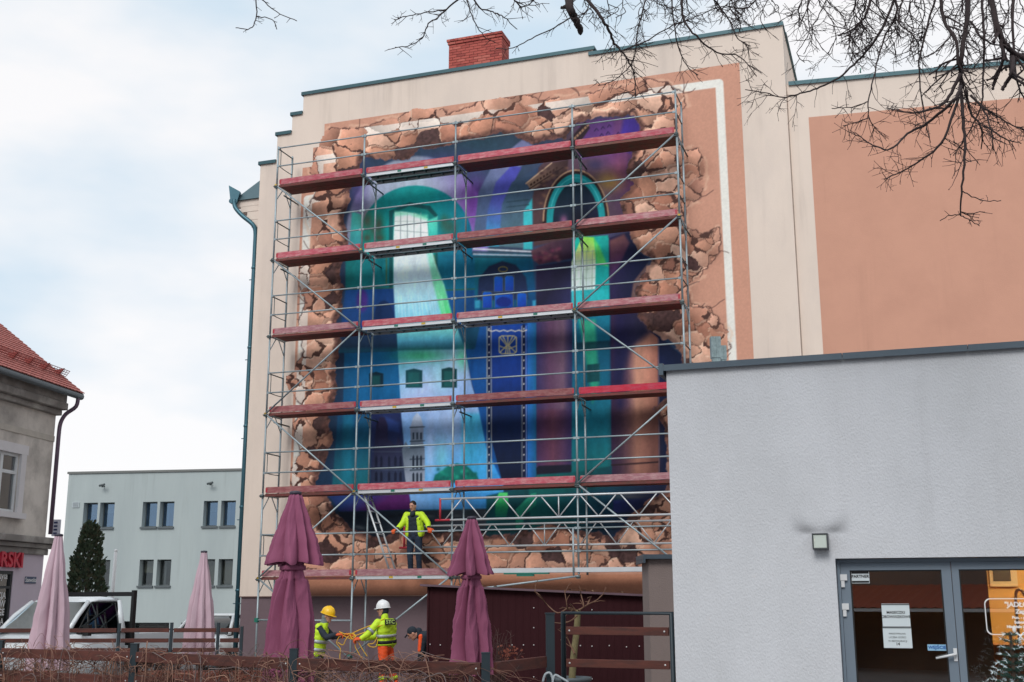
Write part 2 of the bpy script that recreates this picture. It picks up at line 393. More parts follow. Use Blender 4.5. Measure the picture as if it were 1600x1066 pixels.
# ================================================================== the mural: flat paint on the wall, as vertex colours of a fine sheet
def proj_np(P):
    x, y, z = P[:, 0], P[:, 1], P[:, 2] - CAMZ
    c, s = math.cos(PITCH), math.sin(PITCH)
    d = y * c + z * s; v = -y * s + z * c
    X = x / d * FPX; Y = -v / d * FPX
    cr, sr = math.cos(ROLL), math.sin(ROLL)
    return 800 + X * cr - Y * sr, 533 + X * sr + Y * cr
class Paint:
    def __init__(s, u0, u1, z0, z1, st):
        s.U = np.arange(u0, u1 + st / 2, st); s.Z = np.arange(z0, z1 + st / 2, st); s.nu, s.nz = len(s.U), len(s.Z)
        uu, zz = np.meshgrid(s.U, s.Z); s.u = uu.ravel(); s.z = zz.ravel()
        P = np.stack([WL.p.x + WL.u.x * s.u, WL.p.y + WL.u.y * s.u, s.z], 1)
        s.P = P + np.array(WL.n) * .004
        s.x, s.y = proj_np(P)
        s.c = np.zeros((len(s.u), 3)); s.rs = np.random.RandomState(3)
    def noise(s, x, y, sc, seed=0, oct=3):
        out = 0; amp = 1; tot = 0
        for o in range(oct):
            r = np.random.RandomState(seed * 17 + o).rand(128, 128)
            X = x / sc * 2 ** o + 1000; Y = y / sc * 2 ** o + 1000
            i = np.floor(X).astype(int); j = np.floor(Y).astype(int); fx = X - i; fy = Y - j
            fx = fx * fx * (3 - 2 * fx); fy = fy * fy * (3 - 2 * fy)
            g = lambda a, b: r[(a) % 128, (b) % 128]
            out = out + amp * ((g(i, j) * (1 - fx) + g(i + 1, j) * fx) * (1 - fy) + (g(i, j + 1) * (1 - fx) + g(i + 1, j + 1) * fx) * fy)
            tot += amp; amp *= .5
        return out / tot
    def sdist(s, idx, poly, closed=True, x=None, y=None):
        X = s.x[idx] if x is None else x; Y = s.y[idx] if y is None else y
        n = len(poly); dmin = np.full(len(X), 1e9); inside = np.zeros(len(X), bool)
        for k in range(n if closed else n - 1):
            ax, ay = poly[k][:2]; bx, by = poly[(k + 1) % n][:2]
            dx, dy = bx - ax, by - ay; L = dx * dx + dy * dy + 1e-9
            t = np.clip(((X - ax) * dx + (Y - ay) * dy) / L, 0, 1)
            d = (X - ax - t * dx) ** 2 + (Y - ay - t * dy) ** 2
            dmin = np.minimum(dmin, d)
            if closed:
                cond = (ay > Y) != (by > Y)
                with np.errstate(divide='ignore', invalid='ignore'):
                    xi = (bx - ax) * (Y - ay) / (by - ay + 1e-12) + ax
                inside ^= cond & (X < xi)
        d = np.sqrt(dmin)
        return np.where(inside, -d, d) if closed else d
    def sel(s, poly, m):
        xs = [p[0] for p in poly]; ys = [p[1] for p in poly]
        return np.nonzero((s.x > min(xs) - m) & (s.x < max(xs) + m) & (s.y > min(ys) - m) & (s.y < max(ys) + m))[0]
    def col(s, c, idx):
        if callable(c): return c(s.x[idx], s.y[idx])
        return np.array(c[:3], float) / 255
    def blend(s, idx, c, a):
        s.c[idx] = s.c[idx] * (1 - a[:, None]) + s.col(c, idx) * a[:, None]
    def fill(s, poly, c, soft=1.0, alpha=1.0, mask=None, warp=0):
        idx = s.sel(poly, soft + 2 + warp)
        if not len(idx): return
        X, Y = s.x[idx], s.y[idx]
        if warp: X = X + (s.noise(X, Y, 16, 5) - .5) * 2 * warp; Y = Y + (s.noise(X, Y, 16, 6) - .5) * 2 * warp
        d = s.sdist(idx, poly, True, X, Y)
        a = np.clip(.5 - d / (2 * soft), 0, 1); a = a * a * (3 - 2 * a) * alpha
        if mask is not None: a = a * mask[idx]
        s.blend(idx, c, a)
    def line(s, pts, wd, c, alpha=1.0, mask=None, soft=.8):
        idx = s.sel(pts, wd + 3)
        if not len(idx): return
        d = s.sdist(idx, pts, False); a = np.clip((wd / 2 + soft - d) / (2 * soft), 0, 1) * alpha
        if mask is not None: a = a * mask[idx]
        s.blend(idx, c, a)
    def glow(s, cx, cy, rx, ry, c, alpha, mask=None):
        d = ((s.x - cx) / rx) ** 2 + ((s.y - cy) / ry) ** 2
        idx = np.nonzero(d < 5)[0]; a = np.exp(-d[idx]) * alpha
        if mask is not None: a = a * mask[idx]
        s.blend(idx, c, a)
def gr(p0, c0, p1, c1, *more):
    """linear gradient; extra (t, colour) stops"""
    st = sorted([(0, c0), (1, c1)] + list(more), key=lambda q: q[0])
    def f(x, y):
        dx, dy = p1[0] - p0[0], p1[1] - p0[1]; t = ((x - p0[0]) * dx + (y - p0[1]) * dy) / (dx * dx + dy * dy)
        ts = [q[0] for q in st]
        return np.stack([np.interp(t, ts, [q[1][k] / 255 for q in st]) for k in range(3)], 1)
    return f
def ell(cx, cy, rx, ry, a0=0, a1=360, n=24):
    return [(cx + rx * math.cos(R(a0 + (a1 - a0) * k / n)), cy - ry * math.sin(R(a0 + (a1 - a0) * k / n))) for k in range(n + (0 if abs(a1 - a0) >= 360 else 1))]

K = Paint(-0.1, 12.01, 1.985, 14.5, .02)
SAL = (205, 152, 130)
K.c[:] = np.array(SAL) / 255
K.c *= (1 + (K.noise(K.u * 100, K.z * 100, 60, 9) - .5) * .05)[:, None]
step_poly = [(507, 193), (1155, 97), (1180, 560), (1199, 932), (428, 932), (437, 758), (452, 390), (473, 263), (488, 259), (489, 231), (504, 226)]
# white line inset from the edge, stepped at the upper left like the parapet
wl = [(456, 905), (468, 640), (481, 312), (497, 309), (499, 250), (531, 246), (533, 212), (1124, 130), (1145, 560), (1160, 905)]
K.line(wl, 12.5, (236, 234, 226), soft=.7)
OUTER = [(500, 212), (520, 200), (560, 203), (600, 190), (622, 186), (648, 168), (692, 172), (700, 180), (742, 166), (752, 158), (782, 154), (830, 150), (842, 160), (905, 150), (952, 141), (985, 136), (1010, 124), (1040, 130), (1068, 146), (1072, 165), (1058, 180), (1060, 240), (1090, 232), (1102, 262), (1096, 308), (1072, 322), (1068, 348), (1092, 368), (1124, 356), (1124, 392), (1096, 430), (1072, 448), (1078, 478), (1108, 482), (1138, 518), (1140, 545), (1120, 560), (1125, 640), (1120, 760), (1128, 886), (480, 888), (466, 862), (470, 800), (452, 742), (470, 706), (458, 664), (476, 640), (446, 602), (430, 594), (458, 580), (476, 548), (468, 500), (480, 474), (464, 440), (470, 418), (492, 396), (486, 352), (478, 330), (496, 300), (486, 264)]
INNER = [(547, 300), (568, 246), (590, 250), (613, 251), (641, 249), (655, 232), (682, 231), (712, 224), (758, 216), (771, 209), (804, 212), (834, 226), (850, 221), (882, 217), (903, 192), (928, 185), (960, 182), (990, 183), (1000, 199), (987, 238), (979, 267), (989, 288), (968, 310), (971, 334), (983, 363), (996, 392), (1018, 405), (1004, 430), (992, 457), (999, 497), (1012, 515), (1032, 528), (1050, 538), (1066, 556), (1062, 590), (1046, 618), (1021, 638), (1037, 668), (1043, 700), (1041, 730), (1040, 768), (1015, 780), (990, 802), (974, 822), (955, 842), (938, 831), (906, 829), (878, 821), (854, 820), (811, 833), (762, 836), (730, 829), (683, 833), (625, 832), (594, 839), (551, 827), (527, 801), (511, 777), (494, 752), (507, 725), (521, 688), (513, 663), (518, 638), (529, 607), (522, 584), (530, 550), (533, 531), (527, 508), (533, 484), (537, 449), (531, 414), (539, 400), (544, 377), (538, 339), (546, 313)]
allidx = np.arange(len(K.x))
wx = K.x + (K.noise(K.x, K.y, 9, 21) - .5) * 9; wy = K.y + (K.noise(K.x, K.y, 9, 22) - .5) * 9
d_out = K.sdist(allidx, OUTER, True, wx, wy); d_in = K.sdist(allidx, INNER, True, wx, wy)
ring = (d_out < 0) & (d_in > 0); inside = d_in <= 0
IN = np.clip(.5 - d_in / 2.0, 0, 1)
# ---- peeling plaster flakes between the two outlines
rs = np.random.RandomState(11)
seeds = []; sk = []
cand = np.nonzero(ring | ((d_out < 7) & (d_in > 0)))[0]
for k in rs.permutation(cand)[:7000]:
    p = (K.x[k], K.y[k]); q_ = K.noise(np.array([p[0]]), np.array([p[1]]), 46, 31, 2)[0]; r = 8 + 40 * max(0, q_ - .22)
    if p[1] > 830: r *= 1.2
    if p[1] < 250: r *= 1.35
    if all(((p[0] - q[0]) / 1.25) ** 2 + (p[1] - q[1]) ** 2 > r * r for q in seeds): seeds.append(p); sk.append(k)
S = np.array(seeds); ns = len(S); sdin = d_in[sk]; sdout = d_out[sk]
ri = np.nonzero((d_out < 4) & (d_in > -2))[0]
def vor(x, y):
    vx = x + (K.noise(x, y, 30, 41, 2) - .5) * 18 + (K.noise(x, y, 9, 43, 3) - .5) * 11; vy = y + (K.noise(x, y, 30, 42, 2) - .5) * 18 + (K.noise(x, y, 9, 44, 3) - .5) * 11
    D1 = np.full(len(x), 1e9); D2 = D1.copy(); I1 = np.zeros(len(x), int); I2 = I1.copy(); T = 50
    key = np.floor(vx / T).astype(int) * 1000 + np.floor(vy / T).astype(int); order = np.argsort(key, kind='stable'); ks = key[order]
    cut = np.nonzero(np.diff(ks))[0] + 1
    for idx in np.split(order, cut):
        cx, cy = (math.floor(vx[idx[0]] / T) + .5) * T, (math.floor(vy[idx[0]] / T) + .5) * T
        cs = np.nonzero((np.abs(S[:, 0] - cx) < 135) & (np.abs(S[:, 1] - cy) < 115))[0]
        if len(cs) < 2: cs = np.arange(ns)
        d = np.hypot((vx[idx, None] - S[None, cs, 0]) / 1.25, vy[idx, None] - S[None, cs, 1]); o2 = np.argpartition(d, 1, axis=1)[:, :2]; r_ = np.arange(len(idx))
        da, db = d[r_, o2[:, 0]], d[r_, o2[:, 1]]; sw = da > db
        D1[idx] = np.minimum(da, db); D2[idx] = np.maximum(da, db); I1[idx] = cs[np.where(sw, o2[:, 1], o2[:, 0])]; I2[idx] = cs[np.where(sw, o2[:, 0], o2[:, 1])]
    return vx, vy, D1, D2, I1, I2
xr, yr = K.x[ri], K.y[ri]
vx, vy, D1, D2, I1, I2 = vor(xr, yr)
edge = D2 - D1
idl = vor(xr - 2.2, yr - 2.6)[4]; idd = vor(xr + 2.4, yr + 3.0)[4]; idd2 = vor(xr - 4.0, yr - 5.0)[4]
tone = rs.rand(ns); ang = rs.uniform(-2.9, -.6, ns); hole = rs.rand(ns) < np.where(sdin < 22, .16, np.where(sdout < -10, .05, .01)); lift = rs.rand(ns)
big = np.array([(232, 188, 164), (214, 161, 136), (203, 146, 120), (182, 126, 104), (148, 102, 88)], float) / 255
base = np.stack([np.interp(tone, [0, .3, .62, .88, 1], big[:, k]) for k in range(3)], 1)
outk = np.clip(1 + d_out[ri] / 26, 0, 1)[:, None]                       # near the torn edge the flakes keep the wall's own tone
c = base[I1] * (1 - outk * .75) + np.array(SAL) / 255 * outk * .75
gx = vx - S[I1, 0]; gy = vy - S[I1, 1]
gdir = (gx * np.cos(ang[I1]) + gy * np.sin(ang[I1])) / 22.0          # painted roll of each flake
c = c * (1 + .24 * np.clip(gdir, -1.5, 1.1))[:, None]
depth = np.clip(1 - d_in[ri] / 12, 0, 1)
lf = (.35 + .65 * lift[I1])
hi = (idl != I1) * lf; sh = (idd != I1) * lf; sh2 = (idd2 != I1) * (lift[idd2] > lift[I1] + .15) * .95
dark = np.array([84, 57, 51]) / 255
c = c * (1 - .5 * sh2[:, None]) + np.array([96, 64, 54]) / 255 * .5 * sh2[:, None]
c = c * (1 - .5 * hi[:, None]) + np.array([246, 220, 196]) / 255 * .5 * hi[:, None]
cn = K.noise(xr, yr, 30, 47, 2)
pr_ = np.modf(np.abs(np.sin(np.minimum(I1, I2) * 12.9898 + np.maximum(I1, I2) * 78.233) * 43758.5453))[0]
wid = .5 + 5.2 * pr_ ** 2.2 * (.4 + 1.2 * cn); crack = np.clip((wid - edge) / 1.1, 0, 1) * np.clip(.35 + 1.2 * pr_, .35, 1)
c = c * (1 - crack[:, None]) + dark * crack[:, None]
hm = (hole[I1] & (d_out[ri] < -8)) | ((depth > .05) & (cn > .68) & (edge < 5))
hs_ = (.6 + .8 * K.noise(xr + yr, yr - xr, 6, 49))[:, None]
c[hm] = (np.array([66, 46, 48]) / 255 * hs_[hm]) * .85 + c[hm] * .12
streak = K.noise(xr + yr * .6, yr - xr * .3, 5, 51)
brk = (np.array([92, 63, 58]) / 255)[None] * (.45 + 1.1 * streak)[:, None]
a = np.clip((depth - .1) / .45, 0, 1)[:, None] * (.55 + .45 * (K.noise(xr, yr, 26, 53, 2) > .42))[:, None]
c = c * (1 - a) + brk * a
fine = 1 + (K.noise(xr, yr, 4, 61) - .5) * .12
c *= fine[:, None]
m = (d_out[ri] < 0) & (d_in[ri] > -2)
# patches of the white line carried by flakes
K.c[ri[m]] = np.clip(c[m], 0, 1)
near_line = K.sdist(ri, wl, False) < 7
pk = m & near_line & (tone[I1] < .52) & (crack < .3) & (depth < .3)
K.c[ri[pk]] = K.c[ri[pk]] * .25 + np.array([238, 234, 226]) / 255 * .75 * (1 + .1 * np.clip(gdir[pk], -1, 1))[:, None]
# painted shade and light lips just outside the torn edge, hairline cracks into the salmon
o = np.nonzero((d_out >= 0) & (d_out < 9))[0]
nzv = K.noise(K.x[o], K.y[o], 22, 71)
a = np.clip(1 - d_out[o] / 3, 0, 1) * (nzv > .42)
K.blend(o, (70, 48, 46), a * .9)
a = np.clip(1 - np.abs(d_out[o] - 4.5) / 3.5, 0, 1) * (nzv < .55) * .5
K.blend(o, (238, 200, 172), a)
for k in range(46):
    q = rs.randint(len(OUTER)); p = np.array(OUTER[q], float); cc = np.array([790, 520.]); dv = p - cc; dv /= np.linalg.norm(dv)
    pts = [tuple(p)]; th = math.atan2(dv[1], dv[0]) + rs.uniform(-.8, .8)
    for j in range(4):
        th += rs.uniform(-.6, .6); p = p + np.array([math.cos(th), math.sin(th)]) * rs.uniform(3, 9); pts.append(tuple(p))
    K.line(pts, 1.1, (84, 58, 54), .8)
for (cx, cy, n_) in [(780, 165, 6), (1094, 262, 9), (1110, 395, 8), (1120, 520, 9), (812, 158, 5)]:
    K.glow(cx, cy, 16, 16, (120, 82, 66), .35, mask=(d_in > 0).astype(float))

# ---- the painted room seen through the gap
F = lambda poly, c, soft=1.2, alpha=1.0: K.fill(poly, c, soft, alpha, IN)
L = lambda pts, wd, c, alpha=1.0: K.line(pts, wd, c, alpha, IN)
G = lambda cx, cy, rx, ry, c, a: K.glow(cx, cy, rx, ry, c, a, IN)
K.blend(allidx, gr((500, 240), (58, 66, 104), (560, 830), (22, 50, 92)), IN)
# vaults
F([(545, 330), (548, 240), (1000, 170), (1000, 380), (545, 420)], gr((560, 250), (52, 66, 104), (900, 330), (72, 66, 104), (.5, (44, 70, 94))), 2)
F(ell(652, 372, 112, 128, -10, 190), gr((560, 300), (150, 156, 186), (760, 320), (140, 120, 190), (.45, (176, 192, 206))), 3)
G(742, 318, 26, 44, (128, 62, 168), .85); G(560, 300, 14, 40, (96, 72, 150), .6); G(700, 255, 50, 22, (70, 60, 120), .6)
F([(741, 360), (748, 300), (768, 262), (790, 240), (820, 215), (842, 235), (812, 262), (790, 310), (782, 385), (741, 385)], gr((745, 330), (84, 100, 136), (840, 240), (128, 134, 180)), 2)
F([(757, 385), (762, 330), (775, 285), (800, 258), (815, 262), (795, 300), (780, 385)], gr((760, 385), (52, 190, 210), (810, 260), (72, 74, 170), (.5, (84, 88, 190))), 2)
F([(780, 385), (784, 320), (800, 285), (840, 262), (866, 230), (836, 300), (830, 388)], gr((790, 385), (88, 120, 136), (840, 260), (52, 62, 100)), 2)
F([(818, 390), (818, 330), (832, 310), (832, 390)], (58, 186, 196), 2)
for y_ in (315, 323, 331): L([(792, y_ + 1), (826, y_ - 3)], 2.2, (48, 66, 84), .7)
G(770, 330, 22, 30, (70, 92, 150), .5)
# left arch with window
F(ell(650, 374, 88, 84, -2, 182) + [(562, 420), (738, 420)], gr((570, 300), (10, 128, 136), (735, 380), (16, 110, 148), (.5, (10, 150, 150))), 1.6)
F([(550, 330), (566, 336), (566, 500), (543, 500), (545, 400)], gr((550, 340), (70, 190, 180), (550, 490), (20, 80, 140)), 2)
F([(540, 404), (780, 396), (780, 456), (540, 462)], gr((545, 420), (14, 122, 130), (770, 420), (10, 96, 140)), 2)
F([(608, 330), (640, 316), (672, 322), (684, 336), (684, 500), (608, 500)], (18, 78, 92), 1.5)
F([(614, 334), (640, 322), (668, 328), (680, 340), (680, 500), (614, 500)], (16, 128, 130), 1.5)
for cx, cy, rx, ry, a in [(574, 345, 10, 16, .8), (592, 352, 7, 18, .8), (574, 372, 7, 7, .8), (593, 372, 8, 6, .8), (584, 360, 6, 8, .6), (702, 356, 14, 14, .6), (694, 345, 6, 10, .5)]: G(cx, cy, rx, ry, (74, 66, 52), a)
L([(604, 404), (604, 446)], 2.5, (84, 92, 60), .7); L([(678, 400), (683, 430)], 3, (92, 110, 70), .7)
F([(540, 452), (620, 450), (620, 530), (530, 530)], gr((540, 455), (22, 84, 160), (600, 520), (18, 44, 104)), 2)
F([(690, 455), (780, 452), (780, 520), (700, 520)], gr((700, 455), (16, 84, 150), (780, 510), (18, 52, 110)), 2)
F(ell(600, 500, 16, 30, 0, 180) + [(584, 530), (616, 530)], (14, 40, 92), 1.5); F(ell(566, 470, 9, 18), (70, 42, 130), 4)
L([(540, 452), (616, 450)], 2, (60, 92, 70), .8); L([(690, 454), (780, 450)], 2, (60, 92, 70), .8)
# shaft of painted light falling from the window
F([(617, 332), (628, 331), (650, 334), (668, 342), (670, 372), (680, 412), (694, 446), (706, 492), (722, 545), (736, 600), (752, 652), (770, 705), (786, 756), (790, 800), (640, 800), (632, 720), (626, 640), (620, 545), (615, 450), (615, 372)],
  gr((650, 340), (232, 244, 238), (690, 760), (70, 160, 226), (.12, (228, 236, 238)), (.22, (196, 224, 236)), (.3, (160, 216, 234)), (.38, (120, 200, 226)), (.46, (58, 148, 176)), (.52, (120, 180, 206)), (.58, (158, 190, 232)), (.68, (140, 172, 226)), (.85, (110, 168, 222))), 1.6)
F([(668, 372), (680, 412), (694, 446), (706, 492), (690, 492), (676, 440), (664, 380)], gr((668, 380), (150, 224, 220), (704, 492), (70, 214, 110)), 3, .85)
F([(668, 345), (684, 338), (684, 395), (672, 390)], gr((668, 350), (96, 226, 200), (684, 390), (20, 160, 160)), 2, .9)
for k in range(4): L([(626 + k * 10.5, 333), (626 + k * 10.5, 376)], 1.2, (128, 142, 150), .9)
L([(617, 360), (668, 364)], 1.1, (140, 154, 160), .8); L([(617, 346), (660, 346)], .9, (160, 174, 176), .7)
F([(617, 330), (668, 336), (670, 346), (640, 336), (617, 338)], (120, 232, 190), 3, .7)
for k in range(14): L([(622 + k * 5.2, 455 + (k % 3) * 8), (624 + k * 6.0, 500 + (k % 4) * 18)], 2, (232, 240, 250), .22)
# cornice and the gallery wall below
F([(524, 516), (620, 512), (622, 548), (524, 552)], gr((530, 515), (18, 42, 84), (530, 550), (24, 86, 122), (.75, (14, 40, 76))), 1.5)
F([(620, 512), (716, 510), (728, 546), (622, 548)], gr((622, 515), (110, 196, 190), (622, 548), (30, 78, 112), (.5, (70, 150, 176))), 2, .9)
F([(714, 512), (770, 510), (770, 546), (727, 546)], (16, 66, 104), 1.5)
F([(538, 552), (622, 549), (627, 642), (536, 642)], gr((540, 560), (16, 98, 152), (620, 630), (14, 92, 148)), 1.5)
F([(622, 549), (727, 546), (738, 605), (750, 645), (627, 645)], gr((624, 550), (70, 176, 190), (700, 640), (140, 180, 232), (.35, (140, 190, 226)), (.6, (176, 196, 240))), 2, .85)
G(660, 556, 40, 10, (60, 200, 120), .7); G(722, 560, 10, 18, (70, 216, 140), .6); G(690, 585, 18, 28, (110, 206, 196), .4)
F([(727, 546), (768, 545), (768, 645), (752, 645), (738, 600)], gr((730, 550), (18, 84, 150), (768, 640), (26, 70, 160)), 1.5)
for (x0, x1, y0, y1, cc) in [(577, 599, 581, 605, (10, 40, 62)), (634, 660, 576, 606, (20, 66, 84)), (690, 714, 574, 606, (16, 58, 70))]:
    F([(x0, y1), (x0, y0 + 3), ((x0 + x1) / 2, y0), (x1, y0 + 3), (x1, y1)], cc, 1.2); F([(x0 + 4, y1 - 2), (x0 + 4, y0 + 6), (x1 - 5, y0 + 6), (x1 - 5, y1 - 2)], (30, 96, 106), 2, .6)
# lower storey: teal wall, church towers, light, tree
F([(528, 648), (580, 648), (578, 772), (518, 772)], gr((530, 650), (18, 74, 124), (560, 760), (20, 96, 116)), 2)
F([(536, 648), (552, 648), (548, 760), (534, 760)], (20, 120, 150), 4, .5)
F([(580, 646), (626, 645), (638, 756), (578, 756)], gr((590, 650), (32, 38, 92), (600, 750), (36, 42, 76)), 2)
F([(600, 650), (624, 660), (624, 676), (604, 672)], (44, 64, 134), 3, .8)
F([(585, 700), (588, 664), (594, 652), (601, 652), (606, 664), (606, 686), (618, 696), (622, 684), (630, 694), (636, 756), (580, 756)], gr((580, 660), (38, 30, 66), (600, 750), (46, 52, 84)), 1.5)
F([(628, 702), (634, 690), (640, 700), (642, 690), (641, 668), (646, 652), (652, 645), (658, 652), (662, 668), (661, 690), (664, 704), (664, 754), (634, 754)], gr((640, 650), (176, 192, 216), (650, 750), (140, 150, 168), (.5, (88, 98, 118))), 1.2)
for y_ in (668, 690, 700, 718, 735): L([(641, y_), (663, y_ - 1)], 1.8, (40, 48, 66), .85)
for x_ in (646, 652, 658):
    F([(x_ - 1.6, 733), (x_ - 1.6, 714), (x_, 711), (x_ + 1.6, 714), (x_ + 1.6, 733)], (30, 36, 54), .8); F([(x_ - 1.6, 753), (x_ - 1.6, 741), (x_, 738), (x_ + 1.6, 741), (x_ + 1.6, 753)], (34, 40, 58), .8)
    F([(x_ - 1.5, 687), (x_ - 1.5, 676), (x_ + 1.5, 676), (x_ + 1.5, 687)], (52, 60, 80), .8)
for x_ in (588, 596, 608, 618, 626):
    F([(x_ - 2, 730), (x_ - 2, 716), (x_, 712), (x_ + 2, 716), (x_ + 2, 730)], (22, 26, 52), 1); F([(x_ - 2, 752), (x_ - 2, 740), (x_, 736), (x_ + 2, 740), (x_ + 2, 752)], (22, 26, 50), 1)
for y_ in (706, 734): L([(582, y_), (636, y_)], 1.4, (84, 92, 116), .5)
G(700, 660, 26, 30, (196, 206, 236), .5); G(672, 700, 8, 60, (190, 204, 240), .5); G(690, 715, 10, 26, (120, 216, 200), .4)
F([(722, 646), (750, 646), (768, 700), (786, 757), (722, 757)], gr((724, 700), (60, 186, 222), (780, 720), (52, 150, 226)), 5, .8)
F([(676, 754), (680, 742), (692, 735), (700, 728), (714, 724), (728, 727), (738, 736), (746, 744), (750, 754)], (14, 104, 104), 2)
for k in range(34): G(682 + rs.rand() * 62, 733 + rs.rand() * 20, 3, 3, [(12, 74, 84), (40, 168, 140), (20, 128, 118)][k % 3], .7)
# under the second deck: violet floor band, blue light, dark floor
F([(512, 772), (640, 772), (644, 796), (532, 800)], gr((560, 772), (34, 58, 128), (580, 800), (84, 28, 96)), 1.5)
F([(640, 772), (792, 770), (792, 792), (644, 796)], gr((645, 775), (120, 170, 226), (780, 780), (40, 130, 200)), 2)
F([(526, 800), (800, 794), (820, 812), (800, 840), (560, 842)], gr((560, 800), (18, 30, 50), (700, 830), (58, 62, 74)), 2)
for k in range(60): G(560 + rs.rand() * 240, 800 + rs.rand() * 34, 7, 2.2, [(20, 26, 38), (104, 108, 118), (44, 54, 66)][k % 3], .6)
# hanging blue banner with edge bands and an emblem
F([(752, 500), (768, 500), (768, 640), (786, 756), (760, 700), (744, 620), (735, 580)], (16, 78, 150), 2)
F([(762, 506), (824, 503), (824, 757), (786, 757), (771, 700), (762, 660)], gr((790, 505), (20, 66, 158), (790, 757), (14, 22, 48), (.35, (16, 50, 132)), (.55, (14, 34, 88))), 1.2)
F([(786, 757), (771, 705), (757, 660), (752, 645), (760, 645), (768, 690), (790, 757)], (66, 190, 226), 2, .0)
for x_ in (761, 767.5, 815.5, 822): L([(x_, 510), (x_ + .5, 756)], 1.5, (176, 168, 158) if x_ != 822 else (120, 150, 220), .85)
for x_ in (764.2, 818.6):
    L([(x_, 508), (x_, 756)], 4.2, (20, 24, 60), .9)
    for j in range(20): G(x_, 514 + j * 12.3, 1.3, 1.3, (226, 222, 214), .95)
L([(763 + k * 6, 516 + 2 * (k % 2)) for k in range(11)], 1.8, (214, 206, 190), .9)
em = (190, 176, 130)
for pts in ([(780, 528), (784, 525), (803, 525), (807, 528), (807, 549), (803, 553), (784, 553), (780, 549), (780, 528)], [(781, 527), (792, 540), (781, 551)], [(806, 527), (795, 540), (806, 551)], [(793.5, 526), (793.5, 552)], [(786, 526), (792, 538), (790, 552)], [(801, 526), (795, 538), (797, 552)], [(781, 541), (791, 545)], [(806, 541), (796, 545)]): L(pts, 1.7, em, .95)
# altar front above the banner
F([(742, 400), (832, 396), (840, 505), (742, 508)], gr((745, 405), (8, 104, 128), (830, 500), (16, 60, 120)), 2)
F([(746, 470), (748, 436), (764, 416), (785, 408), (806, 414), (822, 434), (826, 468)], gr((785, 410), (30, 40, 72), (785, 470), (34, 44, 92)), 2)
for (x0, x1, y0, y1) in [(772, 786, 432, 456), (789, 803, 431, 455), (754, 769, 456, 482), (773, 802, 459, 482), (808, 823, 458, 481)]:
    F([(x0, y1), (x0, y0 + 3), (x0 + 3, y0), (x1 - 3, y0), (x1, y0 + 3), (x1, y1)], gr((x0, y0), (16, 92, 196), (x1, y1), (18, 52, 150)), 1)
    L([(x0, y1), (x0, y0), (x1, y0), (x1, y1), (x0, y1)], .9, (120, 116, 70), .6)
F(ell(787, 472, 12, 8), (20, 40, 128), 1.5); L(ell(786, 421, 7, 4) , 1.4, (160, 140, 50), .8)
for (x0, x1) in [(742, 750), (832, 838)]: F([(x0, 470), (x1, 469), (x1, 500), (x0, 500)], (60, 170, 206), 2, .8)
for k in range(4):
    L([(740, 389 + k * 4.2), (832, 393.5 + k * 3)], 2.4, [(206, 214, 222), (60, 84, 110), (176, 190, 206), (40, 66, 92)][k], .95)
F([(740, 482), (830, 478), (840, 506), (740, 510)], (14, 64, 120), 2, .7)
# gilded frame, round image, carved cornice at the top
F([(842, 262), (906, 190), (1000, 182), (1002, 300), (975, 345), (900, 372), (834, 385), (832, 310)], gr((850, 300), (80, 58, 62), (990, 230), (108, 62, 116), (.55, (92, 70, 92)), (.8, (104, 58, 116))), 2)
F([(905, 196), (935, 186), (960, 186), (955, 240), (905, 250)], gr((905, 200), (92, 52, 120), (960, 240), (104, 62, 130)), 4)
F([(975, 184), (1000, 184), (1000, 200), (985, 240), (965, 230)], (70, 48, 150), 4)
G(955, 283, 22, 16, (196, 160, 74), .8); G(970, 262, 14, 22, (170, 96, 120), .6); G(930, 258, 12, 8, (56, 48, 92), .7)
for (x_, y_, s_) in [(932, 203, 6), (942, 200, 5), (952, 197, 5), (940, 211, 5), (950, 208, 5), (958, 213, 6), (966, 209, 5), (948, 219, 4)]: L([(x_ - s_ / 2, y_ + 2), (x_, y_ - 2), (x_ + s_ / 2, y_ + 1)], 1.6, (44, 24, 70), .8)
F([(884, 225), (914, 190), (922, 200), (896, 238)], (46, 32, 40), 1.5)
for k in range(6): F([(896 + k * 4, 216 - k * 4), (899 + k * 4, 213 - k * 4), (901 + k * 4, 216 - k * 4), (898 + k * 4, 219 - k * 4)], (160, 124, 96), .8)
F([(822, 286), (858, 256), (888, 250), (886, 268), (830, 297)], gr((824, 290), (150, 120, 100), (880, 255), (60, 42, 44)), 1.2)
L([(822, 287), (862, 255)], 2, (196, 166, 140), .9); L([(826, 296), (880, 262)], 1.6, (44, 28, 30), .9)
for k in range(9): F([(828 + k * 5, 288 - k * 3.2), (831 + k * 5, 286 - k * 3.2), (832 + k * 5, 289 - k * 3.2), (829 + k * 5, 291 - k * 3.2)], (60, 40, 36), .7)
for k in range(70): G(845 + rs.rand() * 50, 262 + rs.rand() * 60, 3.2, 2.2, [(40, 28, 32), (128, 92, 74), (70, 48, 52)][k % 3], .65)
F(ell(900, 345, 52, 80, 0, 180) + [(848, 362), (952, 355)], (44, 30, 34), 1.5)
L(ell(900, 345, 51, 79, 0, 180), 2.6, (176, 140, 112), .9)
F(ell(900, 345, 46, 73, 0, 180) + [(854, 362), (946, 355)], (24, 140, 150), 1.5)
F(ell(900, 347, 36, 62, 0, 180) + [(864, 364), (936, 358)], gr((880, 290), (20, 44, 62), (910, 350), (24, 26, 54)), 1.5)
G(881, 344, 6, 8, (150, 92, 130), .8); G(884, 352, 8, 5, (210, 190, 200), .6); G(905, 340, 12, 14, (12, 14, 30), .7)
L(ell(900, 346, 41, 68, 20, 160), 2, (90, 210, 206), .5)
